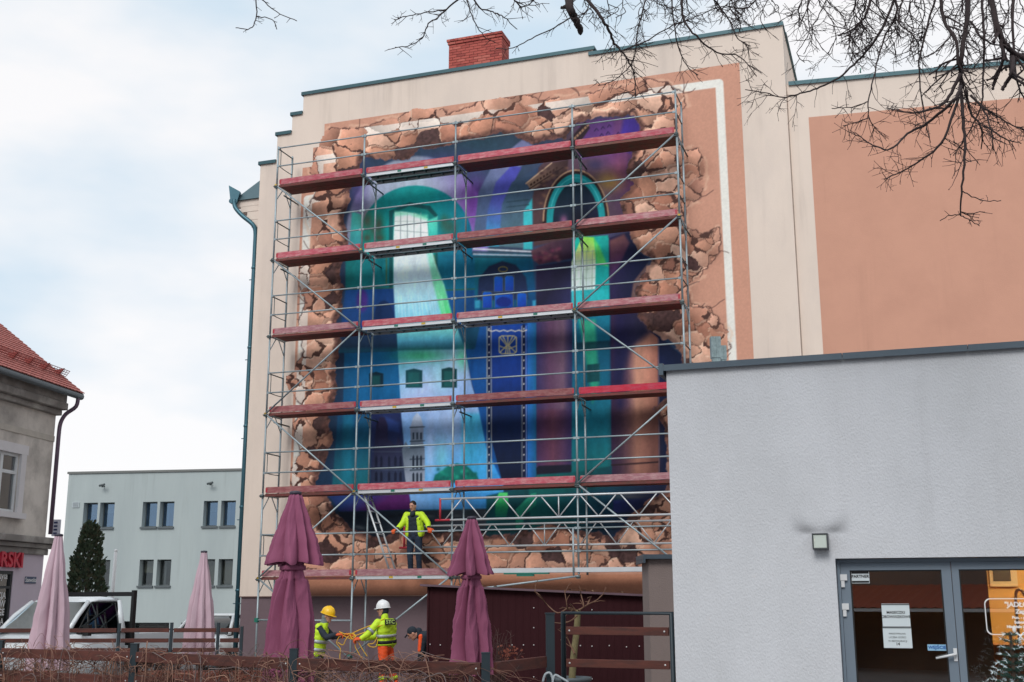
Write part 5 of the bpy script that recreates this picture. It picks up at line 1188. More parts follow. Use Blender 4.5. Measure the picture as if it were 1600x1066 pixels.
def parasol(px, py, D, label, kind, seed, sc=1.0, group=None):
    top = at(px, py, D); base = Vector((top.x, top.y, 0))
    t = thing('parasol', label, 'parasol', base, group)
    g = MB(); g.tube(base + Vector((0, 0, .02)), top - Vector((0, 0, .02)), .024, 10); g.build('pole', POLE_M, t)
    g = MB(); g.rev([(.34, 0.02), (.34, .07), (.3, .09), (.06, .1), (.045, .35), (.03, .36)], base, 20); g.build('base_weight', mat('concrete', C(150, 148, 144, .8), .9, var=.1), t)
    g = MB(); g.rev([(.035, -.03), (.062, -.02), (.066, 0), (.058, .012), (.02, .02)], top, 18); g.build('cap', CAPM, t)
    if kind == 'tied':
        ku = [(0, .045), (.06, .072), (.3, .135), (.55, .195), (.70, .232), (.76, .22)]
        cloth(top, ku, .0, .72, 10, lambda s: .14 + .3 * min(1, s / .7), PURP, t, 'canopy', seed, .15, .07, sharp=.85)
        kl = [(.6, .12), (.72, .118), (.80, .115), (.90, .135), (1.1, .168), (1.45, .192), (1.95, .225), (2.1, .23)]
        kl = [(a, b * sc) for a, b in kl]
        cloth(top, kl, .6, 2.0, 8, lambda s: .44 if s > .9 else .16, PURP, t, 'lower_canopy', seed + 3, .6, .05, rows=90, sharp=.8, cols=220, crease=.95)
        g = MB(); g.rev([(.132, -.02), (.138, -.015), (.138, .02), (.132, .03)], top - Vector((0, 0, .79)), 24); g.build('strap', PURP, t)
    else:
        k = [(0, .05), (.08, .06), (.6, .13), (1.2, .19), (1.8, .235), (2.1, .25)]
        k = [(a, b * sc) for a, b in k]
        cloth(top, k, 0, 2.0, 8, lambda s: .14 + .26 * min(1, s / 1.0), PINKF, t, 'canopy', seed, .06, .06, rows=40, sharp=.6, wob=.12)
    return t
parasol(462, 770, 12.3, 'tied plum parasol in front of the lowest scaffold bay, taller of the two plum ones', 'tied', 5, .92, 'folded parasols on the terrace')
parasol(737, 809, 15.6, 'tied plum parasol standing in front of the brown shed', 'tied', 11, 1.0, 'folded parasols on the terrace')
parasol(92, 836, 18.0, 'folded pale pink parasol in front of the white truck', 'plain', 3, 1.0, 'folded parasols on the terrace')
parasol(319, 862, 23.0, 'folded pale pink parasol in front of the pale office block', 'plain', 8, 1.0, 'folded parasols on the terrace')

# ================================================================== fences and gate
POST = mat('post_slate', C(44, 58, 66, .8), .5, metal=.3, var=.1)
RAILW = mat('rail_wood', C(92, 46, 36, .85), .75, var=.25, vscale=5, stretch=(1, 1, 5), col2=C(66, 38, 34, .85), c2pos=(.45, .7), c2scale=4, bump=.3, bscale=50, rnd=.12)
BOLT = mat('bolt_white', C(214, 214, 214, .9), .5)
def board(a, b, h, th, name, parent, m=RAILW, push=.0):
    a = Vector(a); b = Vector(b); d = (b - a); n = Vector((d.y, -d.x, 0)).normalized(); up = Vector((0, 0, h / 2))
    if n.y > 0: n = -n
    a = a + n * push; b = b + n * push; t = n * th / 2
    g = MB(); g.add([a - up - t, b - up - t, b - up + t, a - up + t, a + up - t, b + up - t, b + up + t, a + up + t], [(0, 1, 2, 3), (4, 7, 6, 5), (0, 4, 5, 1), (1, 5, 6, 2), (2, 6, 7, 3), (3, 7, 4, 0)])
    o = g.build(name, m, parent, bevel=.004)
    return o
def fence(name, label, posts, zs, h, ztop, group=None, bolts=True, pw=.075):
    """posts: ground points; boards span post to post"""
    t = thing(name, label, 'fence', Vector((posts[0][0], posts[0][1], 0)), group)
    for p, zt_ in zip(posts, ztop):
        g = MB(); g.box((p[0], p[1], zt_ / 2), (pw, pw, zt_)); g.box((p[0], p[1], zt_ + .006), (pw + .005, pw + .005, .012)); g.build('post', POST, t)
    for p, q in zip(posts, posts[1:]):
        for z in zs:
            a = Vector((p[0], p[1], z)); b = Vector((q[0], q[1], z)); d = (b - a).normalized()
            r_ = board(a + d * .045, b - d * .045, h, .035, 'rail', t, push=0.0)
            if bolts:
                n = Vector((d.y, -d.x, 0)); n = -n if n.y > 0 else n
                for c in (a + d * .085, b - d * .085): g = MB(); g.ball(c + n * .02, .009, 6); g.build('bolt', BOLT, r_)
    return t
yr = [(-150, 1013), (0, 1015), (210, 1021.5), (459, 1032), (759, 1040)]
fp = []
for x_, y_ in yr:
    D = .6 * FPX / (y_ - 937.5); q = at(x_, y_, D); fp.append((q.x, q.y))
fence('terrace_fence', 'brown board fence on slate posts overgrown with dry vines along the terrace', fp, [1.30, 1.05, .78, .5], .105, [1.43] * 5)
q = at(860, 1029, 11.7)
f2 = [(fp[-1][0] + .03, fp[-1][1] + .06), (q.x, q.y)]
t = thing('terrace_fence', 'short two post board fence section running from the vines to the gate', 'fence', (f2[0][0], f2[0][1], 0))
zt_ = at(860, 960, 11.7).z
g = MB(); g.box((q.x, q.y, zt_ / 2), (.085, .085, zt_)); g.box((q.x, q.y, zt_ + .008), (.1, .1, .016)); g.build('post', POST, t)
for z_ in (1.30, .98, .66): board((f2[0][0] + .05, f2[0][1] + .05, z_), (q.x - .05, q.y - .03, z_ + .0), .105, .035, 'rail', t)
# steel gate with board infill
gl = at(880, 958, 11.75); gh = at(1049, 958, 11.28)
gt = thing('gate', 'slate steel frame gate with brown boards between fence and grey restaurant', 'gate', (gl.x, gl.y, 0))
GD = (Vector((gh.x, gh.y, 0)) - Vector((gl.x, gl.y, 0))); GLn = GD.length; GD.normalize()
Gp = lambda s, z: Vector((gl.x, gl.y, 0)) + GD * s + Vector((0, 0, z))
ztg = gl.z
g = MB(); g.path([Gp(0, .1), Gp(0, ztg), Gp(GLn, ztg), Gp(GLn, .1), Gp(0, .1)], .028, 8); g.build('gate_frame', POST, gt)
for y_ in (985, 1033, 1083, 1130):
    z_ = 1.9 - (y_ - 937.5) / FPX * 11.55
    r_ = board(Gp(.03, z_), Gp(GLn - .03, z_), .078, .03, 'board', gt)
    for s in (.07, GLn - .07):
        n = Vector((GD.y, -GD.x, 0)); n = -n if n.y > 0 else n
        g = MB(); g.ball(Gp(s, z_) + n * .017, .010, 6); g.build('bolt', BOLT, r_)
for z_ in (1.5, .6): g = MB(); g.box(Gp(GLn + .04, z_), (.05, .03, .09)); g.build('hinge', POST, gt)
# far fence by the street
D = 22.4
pf = [at(x_, 985, D) for x_ in (-60, 60, 186, 268, 341, 378)]
fence('street_fence', 'thin dark board fence at the street in front of the white truck', [(p.x, p.y) for p in pf], [at(200, 985, D).z, at(200, 1001, D).z, at(200, 1016, D).z], .075, [at(x_, y_, D).z for x_, y_ in [(0, 975), (60, 975), (186, 975), (268, 974), (341, 974), (378, 980)]], bolts=False, pw=.05)
# dry vines over the terrace fence
VINE = [mat('vine_pale', C(158, 120, 102, .85), .9, var=.2), mat('vine_brown', C(112, 78, 66, .85), .9, var=.2), mat('vine_grey', C(124, 110, 108, .85), .9, var=.2)]
rv = random.Random(5)
def on_fence(s):
    """point along the fence polyline, s in metres from the second post"""
    for p, q in zip(fp[0:], fp[1:]):
        L_ = math.hypot(q[0] - p[0], q[1] - p[1])
        if s <= L_ or q == fp[-1]:
            f = s / L_; d = Vector((q[0] - p[0], q[1] - p[1], 0)).normalized(); return Vector((p[0] + (q[0] - p[0]) * f, p[1] + (q[1] - p[1]) * f, 0)), d
        s -= L_
LT = sum(math.hypot(q[0] - p[0], q[1] - p[1]) for p, q in zip(fp, fp[1:]))
vg = [MB(), MB(), MB()]
for k in range(1700):
    s = rv.random() * LT * .985; p, d = on_fence(s); n = Vector((d.y, -d.x, 0)); n = -n if n.y > 0 else n
    dens = mathutils.noise.noise(Vector((s * .7, 0, 3)))
    z = rv.choice((1.33, 1.3, 1.2, 1.1, 1.0, .9, .8)) + rv.uniform(-.1, .05); o = rv.uniform(-.12, .1)
    kind = rv.random(); pts = []
    if kind >= .13: o = rv.uniform(-.22, -.03) if rv.random() < .78 else rv.uniform(.0, .08)
    if kind < .13:     # arching loop over a rail
        w_ = rv.uniform(.1, .4) * rv.choice((-1, 1)); h = rv.uniform(.03, .16)
        pts = [p + n * o + Vector((0, 0, z - .25)), p + d * w_ * .2 + n * (o + .03) + Vector((0, 0, z + h * .4)), p + d * w_ * .55 + n * (o + .06) + Vector((0, 0, z + h * .55)), p + d * w_ * .9 + n * (o + .1) + Vector((0, 0, z - .05)), p + d * w_ + n * (o + .1) + Vector((0, 0, z - .45 - h))]
    elif kind < .5:   # long strand along the fence
        L_ = rv.uniform(.4, 1.3) * rv.choice((-1, 1)); c = p + n * o + Vector((0, 0, z))
        for j in range(6): pts.append(c + d * L_ * j / 5 + n * rv.uniform(-.05, .05) + Vector((0, 0, rv.uniform(-.1, .08) - .04 * j * rv.random())))
    else:             # tangle hanging down
        c = p + n * o + Vector((0, 0, z)); pts = [c]
        for j in range(5): c = c + d * rv.uniform(-.15, .15) + n * rv.uniform(-.06, .06) + Vector((0, 0, rv.uniform(-.16, .09))); pts.append(c)
    r_ = rv.uniform(.0022, .0062) * (1.25 if kind < .13 else 1)
    vg[rv.choice((0, 0, 1, 1, 2))].path(smooth_pts(pts, 3), [r_ * (1 - .06 * min(j, 12)) for j in range(3 * (len(pts) - 1) + 1)], 4, caps=False)
for k in range(3):
    o = vg[k].build('dry_vines', VINE[k], None, kind='stuff', fix=False); o['label'] = ['pale dry vine strands looping over the terrace fence rails', 'brown tangled vine strands hanging in the terrace fence', 'grey old vine strands woven through the terrace fence'][k]; o['category'] = 'vines'
# leaf litter and low dry growth behind the fence
g = MB()
for k in range(1500):
    s = rv.random() * LT; p, d = on_fence(s); n = Vector((d.y, -d.x, 0)); n = -n if n.y > 0 else n
    c = p - n * rv.uniform(.05, .5) + Vector((0, 0, rv.uniform(.62, 1.12) - .25 * rv.random())); a = Euler((rv.uniform(0, 3), rv.uniform(0, 3), rv.uniform(0, 6))).to_matrix(); q = rv.uniform(.015, .04)
    g.add([c + a @ Vector(v) for v in [(-q, -q * .6, 0), (q, -q * .6, .005), (q * .7, q * .6, 0), (-q * .5, q * .6, .006)]], [(0, 1, 2, 3)])
o = g.build('dead_leaves', mat('litter', C(110, 76, 60, .8), .95, var=.35, vscale=6), None, kind='stuff', fix=False); o['label'] = 'brown dead leaves caught among the vines'; o['category'] = 'leaves'
# terracotta planters behind the fence
for (x_, D_, lb) in [(30, 15.6, 'terracotta trough behind the vine fence near the white truck'), (255, 14.6, 'terracotta trough behind the vine fence between the pink parasols'), (365, 14.0, 'terracotta trough behind the vine fence beside the taller plum parasol')]:
    q = at(x_, 1052, D_); pl = thing('planter', lb, 'planter', (q.x, q.y, .02), 'terracotta troughs on the terrace')
    g = MB(); zt_ = q.z + .02
    g.add([(q.x + sx * a, q.y + sy * b, z) for z, a, b in ((.02, .32, .16), (zt_, .42, .22), (zt_, .36, .17), (.2, .3, .14)) for sx, sy in ((-1, -1), (1, -1), (1, 1), (-1, 1))], [(i * 4 + j, i * 4 + (j + 1) % 4, i * 4 + 4 + (j + 1) % 4, i * 4 + 4 + j) for i in range(3) for j in range(4)] + [(0, 1, 2, 3)])
    g.build('trough', mat('terracotta', C(124, 66, 52, .8), .85, var=.2, vscale=4), pl, bevel=.01)
    g = MB(); g.box((q.x, q.y, zt_ - .06), (.66, .3, .03)); g.build('soil', mat('soil', C(60, 46, 40, .8), .95, var=.3, vscale=20), pl)

# ================================================================== potted bare tree behind the gate
BARK_L = mat('bark_olive', C(128, 118, 84, .85), .9, var=.3, vscale=12, bump=.5, bscale=40, stretch=(1, 1, .5)); TWIG = mat('twig_brown', C(120, 88, 70, .8), .9, var=.2)
DT = 18.2; pt = thing('potted_tree', 'small bare tree in a round pot behind the gate', 'tree', (at(893, 1060, DT).x, DT, 0))
tb = at(893, 1058, DT); tt = at(903, 953, DT)
g = MB(); g.path(smooth_pts([tb - Vector((0, 0, .1)), at(897, 1020, DT), at(901, 985, DT), tt], 4), [.055, .055, .054, .053, .052, .05, .05, .05, .05, .048, .048, .046, .045], 10); g.build('trunk', BARK_L, pt)
rt_ = random.Random(9)
def twigs(g, pts, r0, r1, n_side, ln, rnx, D, lift=0):
    P = smooth_pts(pts, 4); m = len(P); g.path(P, [r0 + (r1 - r0) * i / (m - 1) for i in range(m)], 6, caps=False)
    for k in range(n_side):
        i = rnx.randrange(max(1, m // 4), m - 1); d = (P[i + 1] - P[i]).normalized(); s = Vector((rnx.uniform(-1, 1), rnx.uniform(-.7, .7), rnx.uniform(-1, 1))); v = (d * .7 + s * .7).normalized(); L_ = ln * rnx.uniform(.5, 1.2)
        q = [P[i]]
        for j in range(3): q.append(q[-1] + v * L_ / 3); v = (v + Vector((rnx.uniform(-.35, .35), rnx.uniform(-.3, .3), rnx.uniform(-.35, .35)))).normalized()
        g.path(q, [r1 * 1.2, r1, r1 * .9, r1 * .6], 5, caps=False)
for pts in ([(905, 960), (890, 950), (872, 958), (855, 945), (843, 930), (835, 924)], [(903, 955), (888, 952), (885, 940), (882, 922)], [(904, 953), (912, 948), (908, 930), (907, 924)], [(904, 954), (918, 945), (932, 938), (941, 930)], [(918, 945), (922, 936), (925, 932)], [(902, 962), (892, 970), (880, 974), (866, 973)], [(902, 958), (895, 948), (890, 943)], [(898, 1022), (888, 1000), (884, 985)]):
    g = MB(); twigs(g, [at(x_, y_, DT + rt_.uniform(-.25, .25)) for x_, y_ in pts], .014, .006, 3, .22, rt_, DT); g.build('branch', TWIG, pt)
g = MB(); c = Vector((tb.x, DT, 0)); g.rev([(.2, .02), (.28, tb.z - .06), (.31, tb.z - .05), (.31, tb.z), (.27, tb.z), (.26, tb.z - .05)], c, 24); g.build('pot', mat('pot_slate', C(96, 106, 112, .8), .6, var=.1), pt)
g = MB(); g.rev([(.26, tb.z - .05), (.2, tb.z - .03), (.08, tb.z - .015)], c, 16); g.build('soil', MATS['soil'], pt)
# small dry bush beside the parasol
DB = 17.2; bu = thing('dry_bush', 'small dry twiggy bush beside the shed and parasol', 'bush', (at(778, 1060, DB).x, DB, 0))
g = MB(); rb = random.Random(4)
for k in range(34):
    b0 = at(778 + rb.uniform(-10, 10), 1075, DB); e = at(778 + rb.gauss(0, 20), rb.uniform(980, 1025), DB + rb.uniform(-.3, .3)); mid_ = (b0 + e) / 2 + Vector((rb.uniform(-.06, .06), 0, 0))
    twigs(g, [b0, mid_, e], .006, .0028, 4, .14, rb, DB)
g.build('stems', mat('bush_twig', C(96, 72, 68, .8), .9, var=.25), bu, kind='stuff', fix=False)
g = MB()
for k in range(90):
    c = at(795 + rb.gauss(0, 10), rb.uniform(1008, 1034), DB + rb.uniform(-.2, .2)); a = Euler((rb.uniform(0, 3), rb.uniform(0, 3), 0)).to_matrix(); q = rb.uniform(.012, .022)
    g.add([c + a @ Vector(v) for v in [(-q, -q * .6, 0), (q, -q * .6, 0), (q, q * .6, .004), (-q, q * .6, 0)]], [(0, 1, 2, 3)])
g.build('withered_leaves', mat('rust_leaf', C(150, 84, 68, .85), .9, var=.3, vscale=30), bu, kind='stuff', fix=False)
# loose cable between post and gate
hs = thing('cable', 'pale looped cable hanging from the fence post beside the gate', 'cable', at(862, 1066, 11.6))
g = MB(); g.path(smooth_pts([at(x_, y_, 11.6) for x_, y_ in [(848, 1066), (852, 1054), (860, 1052), (864, 1066), (862, 1080), (866, 1056), (876, 1059), (888, 1066)]], 4), .012, 6); g.build('cord', mat('cable_grey', C(180, 190, 196, .8), .5), hs)

# ================================================================== vehicles behind the fence
WHITE = mat('white_car_paint', C(222, 228, 232, .9), .3, coat=.6); BLK = mat('black_trim', C(24, 26, 28, .8), .5); TYRE = mat('tyre', C(26, 26, 27, .8), .85); RIM = mat('rim', C(150, 154, 158, .8), .4, metal=.6)
CARG = glass('car_glass', (.14, .17, .17, 1), 1.3)
def loft(secs, name, m, parent, cap=True, smooth=True):
    """closed rings of equal length joined into one skin"""
    n = len(secs[0]); g = MB(); vs = [v for s in secs for v in s]
    fs = [(i * n + j, i * n + (j + 1) % n, (i + 1) * n + (j + 1) % n, (i + 1) * n + j) for i in range(len(secs) - 1) for j in range(n)]
    if cap: fs += [tuple(reversed(range(n))), tuple((len(secs) - 1) * n + j for j in range(n))]
    g.add(vs, fs, smooth); return g.build(name, m, parent)
def wheel(parent, M_, x, y, r, wd):
    g = MB(); 
    prof_ = [(r * .62, -wd / 2), (r * .94, -wd / 2), (r, -wd * .35), (r, wd * .35), (r * .94, wd / 2), (r * .62, wd / 2)]
    vs = []; n = 24
    for rr, yy in prof_:
        for j in range(n): t = 2 * math.pi * j / n; vs.append(M_ @ Vector((x + rr * math.cos(t), y + yy, r + rr * math.sin(t))))
    fs = [(i * n + j, i * n + (j + 1) % n, (i + 1) * n + (j + 1) % n, (i + 1) * n + j) for i in range(len(prof_) - 1) for j in range(n)]
    g.add(vs, fs, True); tw_ = g.build('wheel', TYRE, parent)
    g = MB(); vs = [M_ @ Vector((x + r * .63 * math.cos(2 * math.pi * j / n), y + s, r + r * .63 * math.sin(2 * math.pi * j / n))) for s in (-wd * .42, wd * .42) for j in range(n)]
    g.add(vs, [tuple(range(n)), tuple(reversed(range(n, 2 * n)))] + [(j, (j + 1) % n, n + (j + 1) % n, n + j) for j in range(n)]); g.build('rim', RIM, tw_)
# white truck: bonnet, raked windscreen, single cab, dark headboard, low dropside bed. local x forward, y left
def truck():
    H = 1.96; hw = .93
    c = at(122, 985, 25.2)
    ang = R(249)       # nose towards the lower left of the picture
    M_ = Matrix.Translation((c.x, c.y, 0)) @ Matrix.Rotation(ang, 4, 'Z')
    t = thing('truck', 'white pickup truck with dark headboard parked behind the street fence', 'truck', (c.x, c.y, 0))
    def ring(x, zb, zt, w_b, w_t, r=.12):
        pts = []
        for (sx, z, w_) in [(-1, zb, w_b), (-1, zb + (zt - zb) * .45, w_b + .02), (-1, zt - r, w_t + .02), (-1, zt - r * .3, w_t - r * .25), (-.6, zt, w_t), (.6, zt, w_t), (1, zt - r * .3, w_t - r * .25), (1, zt - r, w_t + .02), (1, zb + (zt - zb) * .45, w_b + .02), (1, zb, w_b)]:
            pts.append(M_ @ Vector((x, sx * w_, z)))
        return pts
    secs = [ring(2.25, .42, .78, .78, .72, .1), ring(2.18, .32, .98, .9, .8, .12), ring(1.9, .3, 1.08, .94, .84, .12), ring(1.45, .3, 1.2, .95, .86, .1), ring(1.3, .3, 1.26, .95, .86, .1)]
    loft(secs, 'bonnet', WHITE, t)
    lower = [ring(1.3, .3, 1.24, .95, .93, .05), ring(.2, .3, 1.24, .95, .93, .05), ring(-.35, .3, 1.24, .95, .93, .05)]
    loft(lower, 'cab_body', WHITE, t)
    roof = [ring(.62, H - .16, H - .06, .72, .66, .05), ring(.35, H - .1, H, .76, .7, .06), ring(-.1, H - .1, H + .01, .76, .7, .06), ring(-.36, H - .1, H - .01, .76, .7, .06)]
    loft(roof, 'cab_roof', WHITE, t)
    V = lambda x, y, z: M_ @ Vector((x, y, z))
    for s in (-1, 1):
        g = MB(); g.path([V(1.34, s * .88, 1.22), V(.98, s * .82, 1.58), V(.6, s * .73, H - .1)], [.055, .05, .05], 6); g.build('windscreen_pillar', WHITE, t)
        g = MB(); g.path([V(-.28, s * .92, 1.22), V(-.3, s * .75, H - .08)], [.09, .07], 6); g.build('cab_pillar', WHITE, t)
        g = MB(); g.add([V(1.05, s * .905, 1.24), V(-.22, s * .935, 1.24), V(-.24, s * .755, H - .12), V(.52, s * .75, H - .12)], [(0, 1, 2, 3)]); g.build('side_window', CARG, t)
        g = MB(); g.path([V(1.08, s * .92, 1.24), V(-.22, s * .94, 1.24), V(-.24, s * .765, H - .11), V(.52, s * .755, H - .11), V(1.08, s * .92, 1.24)], .018, 5); g.build('window_trim', BLK, t)
        g = MB(); g.box((.95, s * 1.06, 1.3), (.1, .14, .22), M_); g.tube(V(.95, s * .93, 1.24), V(.95, s * 1.05, 1.28), .02, 6); g.build('mirror', BLK, t)
        g = MB(); g.add([V(2.2, s * .55, .72), V(2.14, s * .86, .74), V(1.98, s * .89, .96), V(2.16, s * .6, .92)], [(0, 1, 2, 3)]); g.build('headlight', mat('headlight', C(196, 206, 212, .9), .15), t)
    g = MB(); g.add([V(1.36, -.84, 1.25), V(1.36, .84, 1.25), V(.62, .68, H - .1), V(.62, -.68, H - .1)], [(0, 1, 2, 3)]); g.build('windscreen', glass('screen_glass', (.16, .2, .21, 1), 9.0, 0, (.8, .93, 1, 1)), t)
    g = MB(); g.add([V(-.3, -.84, 1.25), V(-.3, .84, 1.25), V(-.32, .7, H - .1), V(-.32, -.7, H - .1)], [(0, 1, 2, 3)]); g.build('rear_bulkhead', BLK, t)
    for y_ in (-.42, .42): g = MB(); g.box((.1, y_, 1.2), (.14, .46, .7), M_); g.box((.12, y_, 1.62), (.1, .26, .2), M_); g.build('seat', mat('seat_dark', C(50, 50, 54, .8), .9), t, bevel=.03)
    # dark headboard frame
    g = MB()
    for s in (-1, 1): g.box((-.52, s * .98, 1.15), (.1, .07, 1.9), M_)
    g.box((-.52, 0, 2.02), (.09, 1.9, .09), M_); g.box((-.52, 0, 1.2), (.03, 1.9, .5), M_); g.build('headboard', BLK, t)
    g = MB(); g.box((-1.9, 0, .78), (2.6, 1.9, .1), M_); g.build('bed_floor', mat('bed_grey', C(120, 124, 126, .8), .6), t)
    for q in [((-1.9, .98, 1.0), (2.6, .04, .38)), ((-1.9, -.98, 1.0), (2.6, .04, .38)), ((-3.22, 0, 1.0), (.04, 1.96, .38))]: g = MB(); g.box(q[0], q[1], M_); g.build('dropside', mat('dropside_white', C(206, 212, 216, .9), .45), t)
    g = MB(); g.box((2.24, 0, .48), (.1, 1.5, .22), M_); g.box((2.2, 0, .68), (.06, .9, .1), M_); g.build('bumper', BLK, t, bevel=.02)
    for x_ in (1.55, -2.0):
        for s in (-1, 1): wheel(t, M_, x_, s * .82, .33, .22)
    g = MB(); g.box((0, 0, .5), (4.2, .8, .18), M_); g.build('chassis', BLK, t)
truck()
def hatchback(c, ang, label, m=WHITE):
    M_ = Matrix.Translation((c[0], c[1], 0)) @ Matrix.Rotation(ang, 4, 'Z'); V = lambda x, y, z: M_ @ Vector((x, y, z))
    t = thing('car', label, 'car', (c[0], c[1], 0))
    def ring(x, zb, zt, wb, wt):
        return [V(x, s * w_, z) for s, z, w_ in [(-1, zb, wb), (-1, (zb + zt) / 2, wb + .03), (-1, zt - .06, wt + .02), (-.8, zt, wt), (.8, zt, wt), (1, zt - .06, wt + .02), (1, (zb + zt) / 2, wb + .03), (1, zb, wb)]]
    loft([ring(2.0, .4, .65, .7, .62), ring(1.85, .28, .82, .8, .7), ring(1.0, .25, .98, .83, .78), ring(-.2, .25, 1.0, .84, .8), ring(-1.6, .25, 1.02, .83, .78), ring(-1.95, .35, .98, .78, .7)], 'body', m, t)
    loft([ring(1.0, .97, 1.0, .74, .72), ring(.3, .98, 1.46, .74, .58), ring(-.9, .98, 1.5, .74, .58), ring(-1.75, .98, 1.3, .72, .56), ring(-1.85, .98, 1.02, .7, .66)], 'cabin', CARG, t)
    loft([ring(.28, 1.45, 1.485, .6, .56), ring(-.4, 1.48, 1.52, .6, .56), ring(-1.1, 1.46, 1.51, .6, .56), ring(-1.72, 1.3, 1.35, .58, .54)], 'roof', m, t)
    for s in (-1, 1):
        for p, q in [((.98, .76, 1.0), (.28, .6, 1.46)), ((-.35, .76, 1.0), (-.4, .61, 1.48)), ((-1.5, .76, 1.02), (-1.2, .6, 1.46)), ((-1.88, .7, 1.02), (-1.72, .57, 1.32))]: g = MB(); g.path([V(p[0], s * p[1], p[2]), V(q[0], s * q[1], q[2])], [.045, .04], 6); g.build('pillar', m, t)
        g = MB(); g.add([V(-1.9, s * .72, .75), V(-1.86, s * .8, .75), V(-1.84, s * .78, .98), V(-1.93, s * .68, .98)], [(0, 1, 2, 3)]); g.build('tail_light', mat('tail_red', C(170, 30, 36, .9), .3), t)
        g = MB(); g.add([V(1.9, s * .55, .66), V(1.83, s * .76, .68), V(1.7, s * .78, .84), V(1.86, s * .58, .8)], [(0, 1, 2, 3)]); g.build('headlight', MATS['headlight'], t)
        g = MB(); g.box((.75, s * .93, 1.05), (.12, .16, .14), M_); g.build('mirror', BLK, t)
        for x_ in (1.25, -1.25): wheel(t, M_, x_, s * .76, .31, .2)
    g = MB(); g.box((-1.93, 0, .45), (.12, 1.4, .2), M_); g.build('bumper', BLK, t, bevel=.02)
    g = MB(); g.box((1.96, 0, .42), (.1, 1.3, .16), M_); g.build('bumper', BLK, t, bevel=.02)
    return t
q = at(352, 990, 33); hatchback((q.x - .3, q.y), R(-95), 'white hatchback parked in front of the office block beside the downpipe')
# flag pole
q = at(176, 960, 36); q2 = at(181, 861, 36); fpz = thing('flag_pole', 'plain white pole standing in front of the office block', 'pole', (q.x, q.y, 0))
g = MB(); g.tube((q2.x, 36, 0), (q2.x, 36, q2.z), .065, 10, r1=.05); g.build('shaft', mat('pole_white', C(232, 234, 236, .9), .4), fpz); g = MB(); g.ball((q2.x, 36, q2.z), .06, 8); g.build('finial', MATS['pole_white'], fpz)

# ================================================================== conifer beside the truck
con = thing('conifer', 'dense dark green columnar conifer beside the white truck', 'tree', (at(130, 980, 34).x, 34, 0))
cx = at(130, 980, 34).x; ztop = at(124, 818, 34).z
g = MB(); g.path([(cx, 34, 0), (cx, 34, ztop * .8)], [.09, .03], 8); g.build('trunk', mat('bark_dark', C(84, 66, 54, .8), .9, var=.2), con)
g = MB(); rc = random.Random(2); LM = 0
for k in range(5200):
    f = rc.random() ** .8; z = .25 + (ztop - .25) * (1 - f) 
    R_ = .08 + .62 * (1 - (z / ztop)) ** .62 * (1 if z > .8 else .9)
    th = rc.uniform(0, 6.283); lob = .82 + .34 * mathutils.noise.noise(Vector((math.cos(th) * 1.7, math.sin(th) * 1.7, z * 2.4))) + .1 * mathutils.noise.noise(Vector((math.cos(th) * 4, math.sin(th) * 4, z * 6)))
    r = R_ * lob * (1 - .45 * rc.random() ** 2.2) * 1.38
    c = Vector((cx + r * math.cos(th), 34 + r * math.sin(th), z + rc.uniform(-.05, .05)))
    up = (Vector((math.cos(th) * .7, math.sin(th) * .7, 1.0)) + Vector((rc.uniform(-.5, .5), rc.uniform(-.5, .5), rc.uniform(-.3, .3)))).normalized(); sd_ = up.orthogonal().normalized(); sd_ = Matrix.Rotation(rc.uniform(0, 6.28), 3, up) @ sd_
    L_ = rc.uniform(.07, .13); w_ = L_ * .38; g.m = rc.choice((0, 0, 1, 2))
    g.add([c - sd_ * w_ * .4, c + sd_ * w_ * .4, c + sd_ * w_ + up * L_ * .5, c + up * L_, c - sd_ * w_ + up * L_ * .5], [(0, 1, 2, 3, 4)])
g.build('crown', [mat('conifer_1', C(66, 82, 60, .9), .85, var=.3, vscale=3), mat('conifer_2', C(78, 92, 68, .9), .85, var=.3, vscale=3), mat('conifer_3', C(84, 84, 62, .9), .9, var=.3, vscale=3)], con, kind='stuff', fix=False)
# frosted little spruce by the entrance
xt = at(1578, 984, 9.4); xm = thing('frosted_spruce', 'small artificial spruce with frosted tips outside the restaurant entrance', 'tree', (xt.x, xt.y, 0))
g = MB(); g.path([(xt.x, xt.y, 0), (xt.x, xt.y, xt.z - .02)], [.03, .012], 8); g.build('trunk', MATS['bark_dark'], xm)
g = MB(); gf = MB(); z = .35; rx = random.Random(8)
while z < xt.z - .02:
    f = 1 - z / xt.z; Rb = .05 + .62 * f
    nb = max(4, int(7 + 12 * f))
    for b_ in range(nb):
        th = 2 * math.pi * b_ / nb + rx.uniform(-.25, .25) + z * 5; Lb = Rb * rx.uniform(.75, 1.15)
        d = Vector((math.cos(th), math.sin(th), rx.uniform(.05, .35))).normalized(); p0 = Vector((xt.x, xt.y, z)); 
        nn_ = max(5, int(Lb / .016))
        for k in range(nn_):
            q = p0 + d * Lb * k / nn_; 
            for s in range(4):
                a = rx.uniform(0, 6.28); v = (d * .8 + Vector((math.cos(a), math.sin(a) * .7, math.sin(a) * .8)) * .8).normalized(); L_ = rx.uniform(.025, .045); w_ = v.orthogonal().normalized() * .0035
                (gf if k > nn_ * .72 and rx.random() < .75 else g).add([q - w_, q + w_, q + v * L_], [(0, 1, 2)])
    z += .055
g.build('needles', mat('spruce_green', C(34, 66, 54, .85), .8, var=.25), xm, kind='stuff', fix=False); gf.build('frosted_tips', mat('frost', C(206, 218, 222, .9), .8), xm, kind='stuff', fix=False)
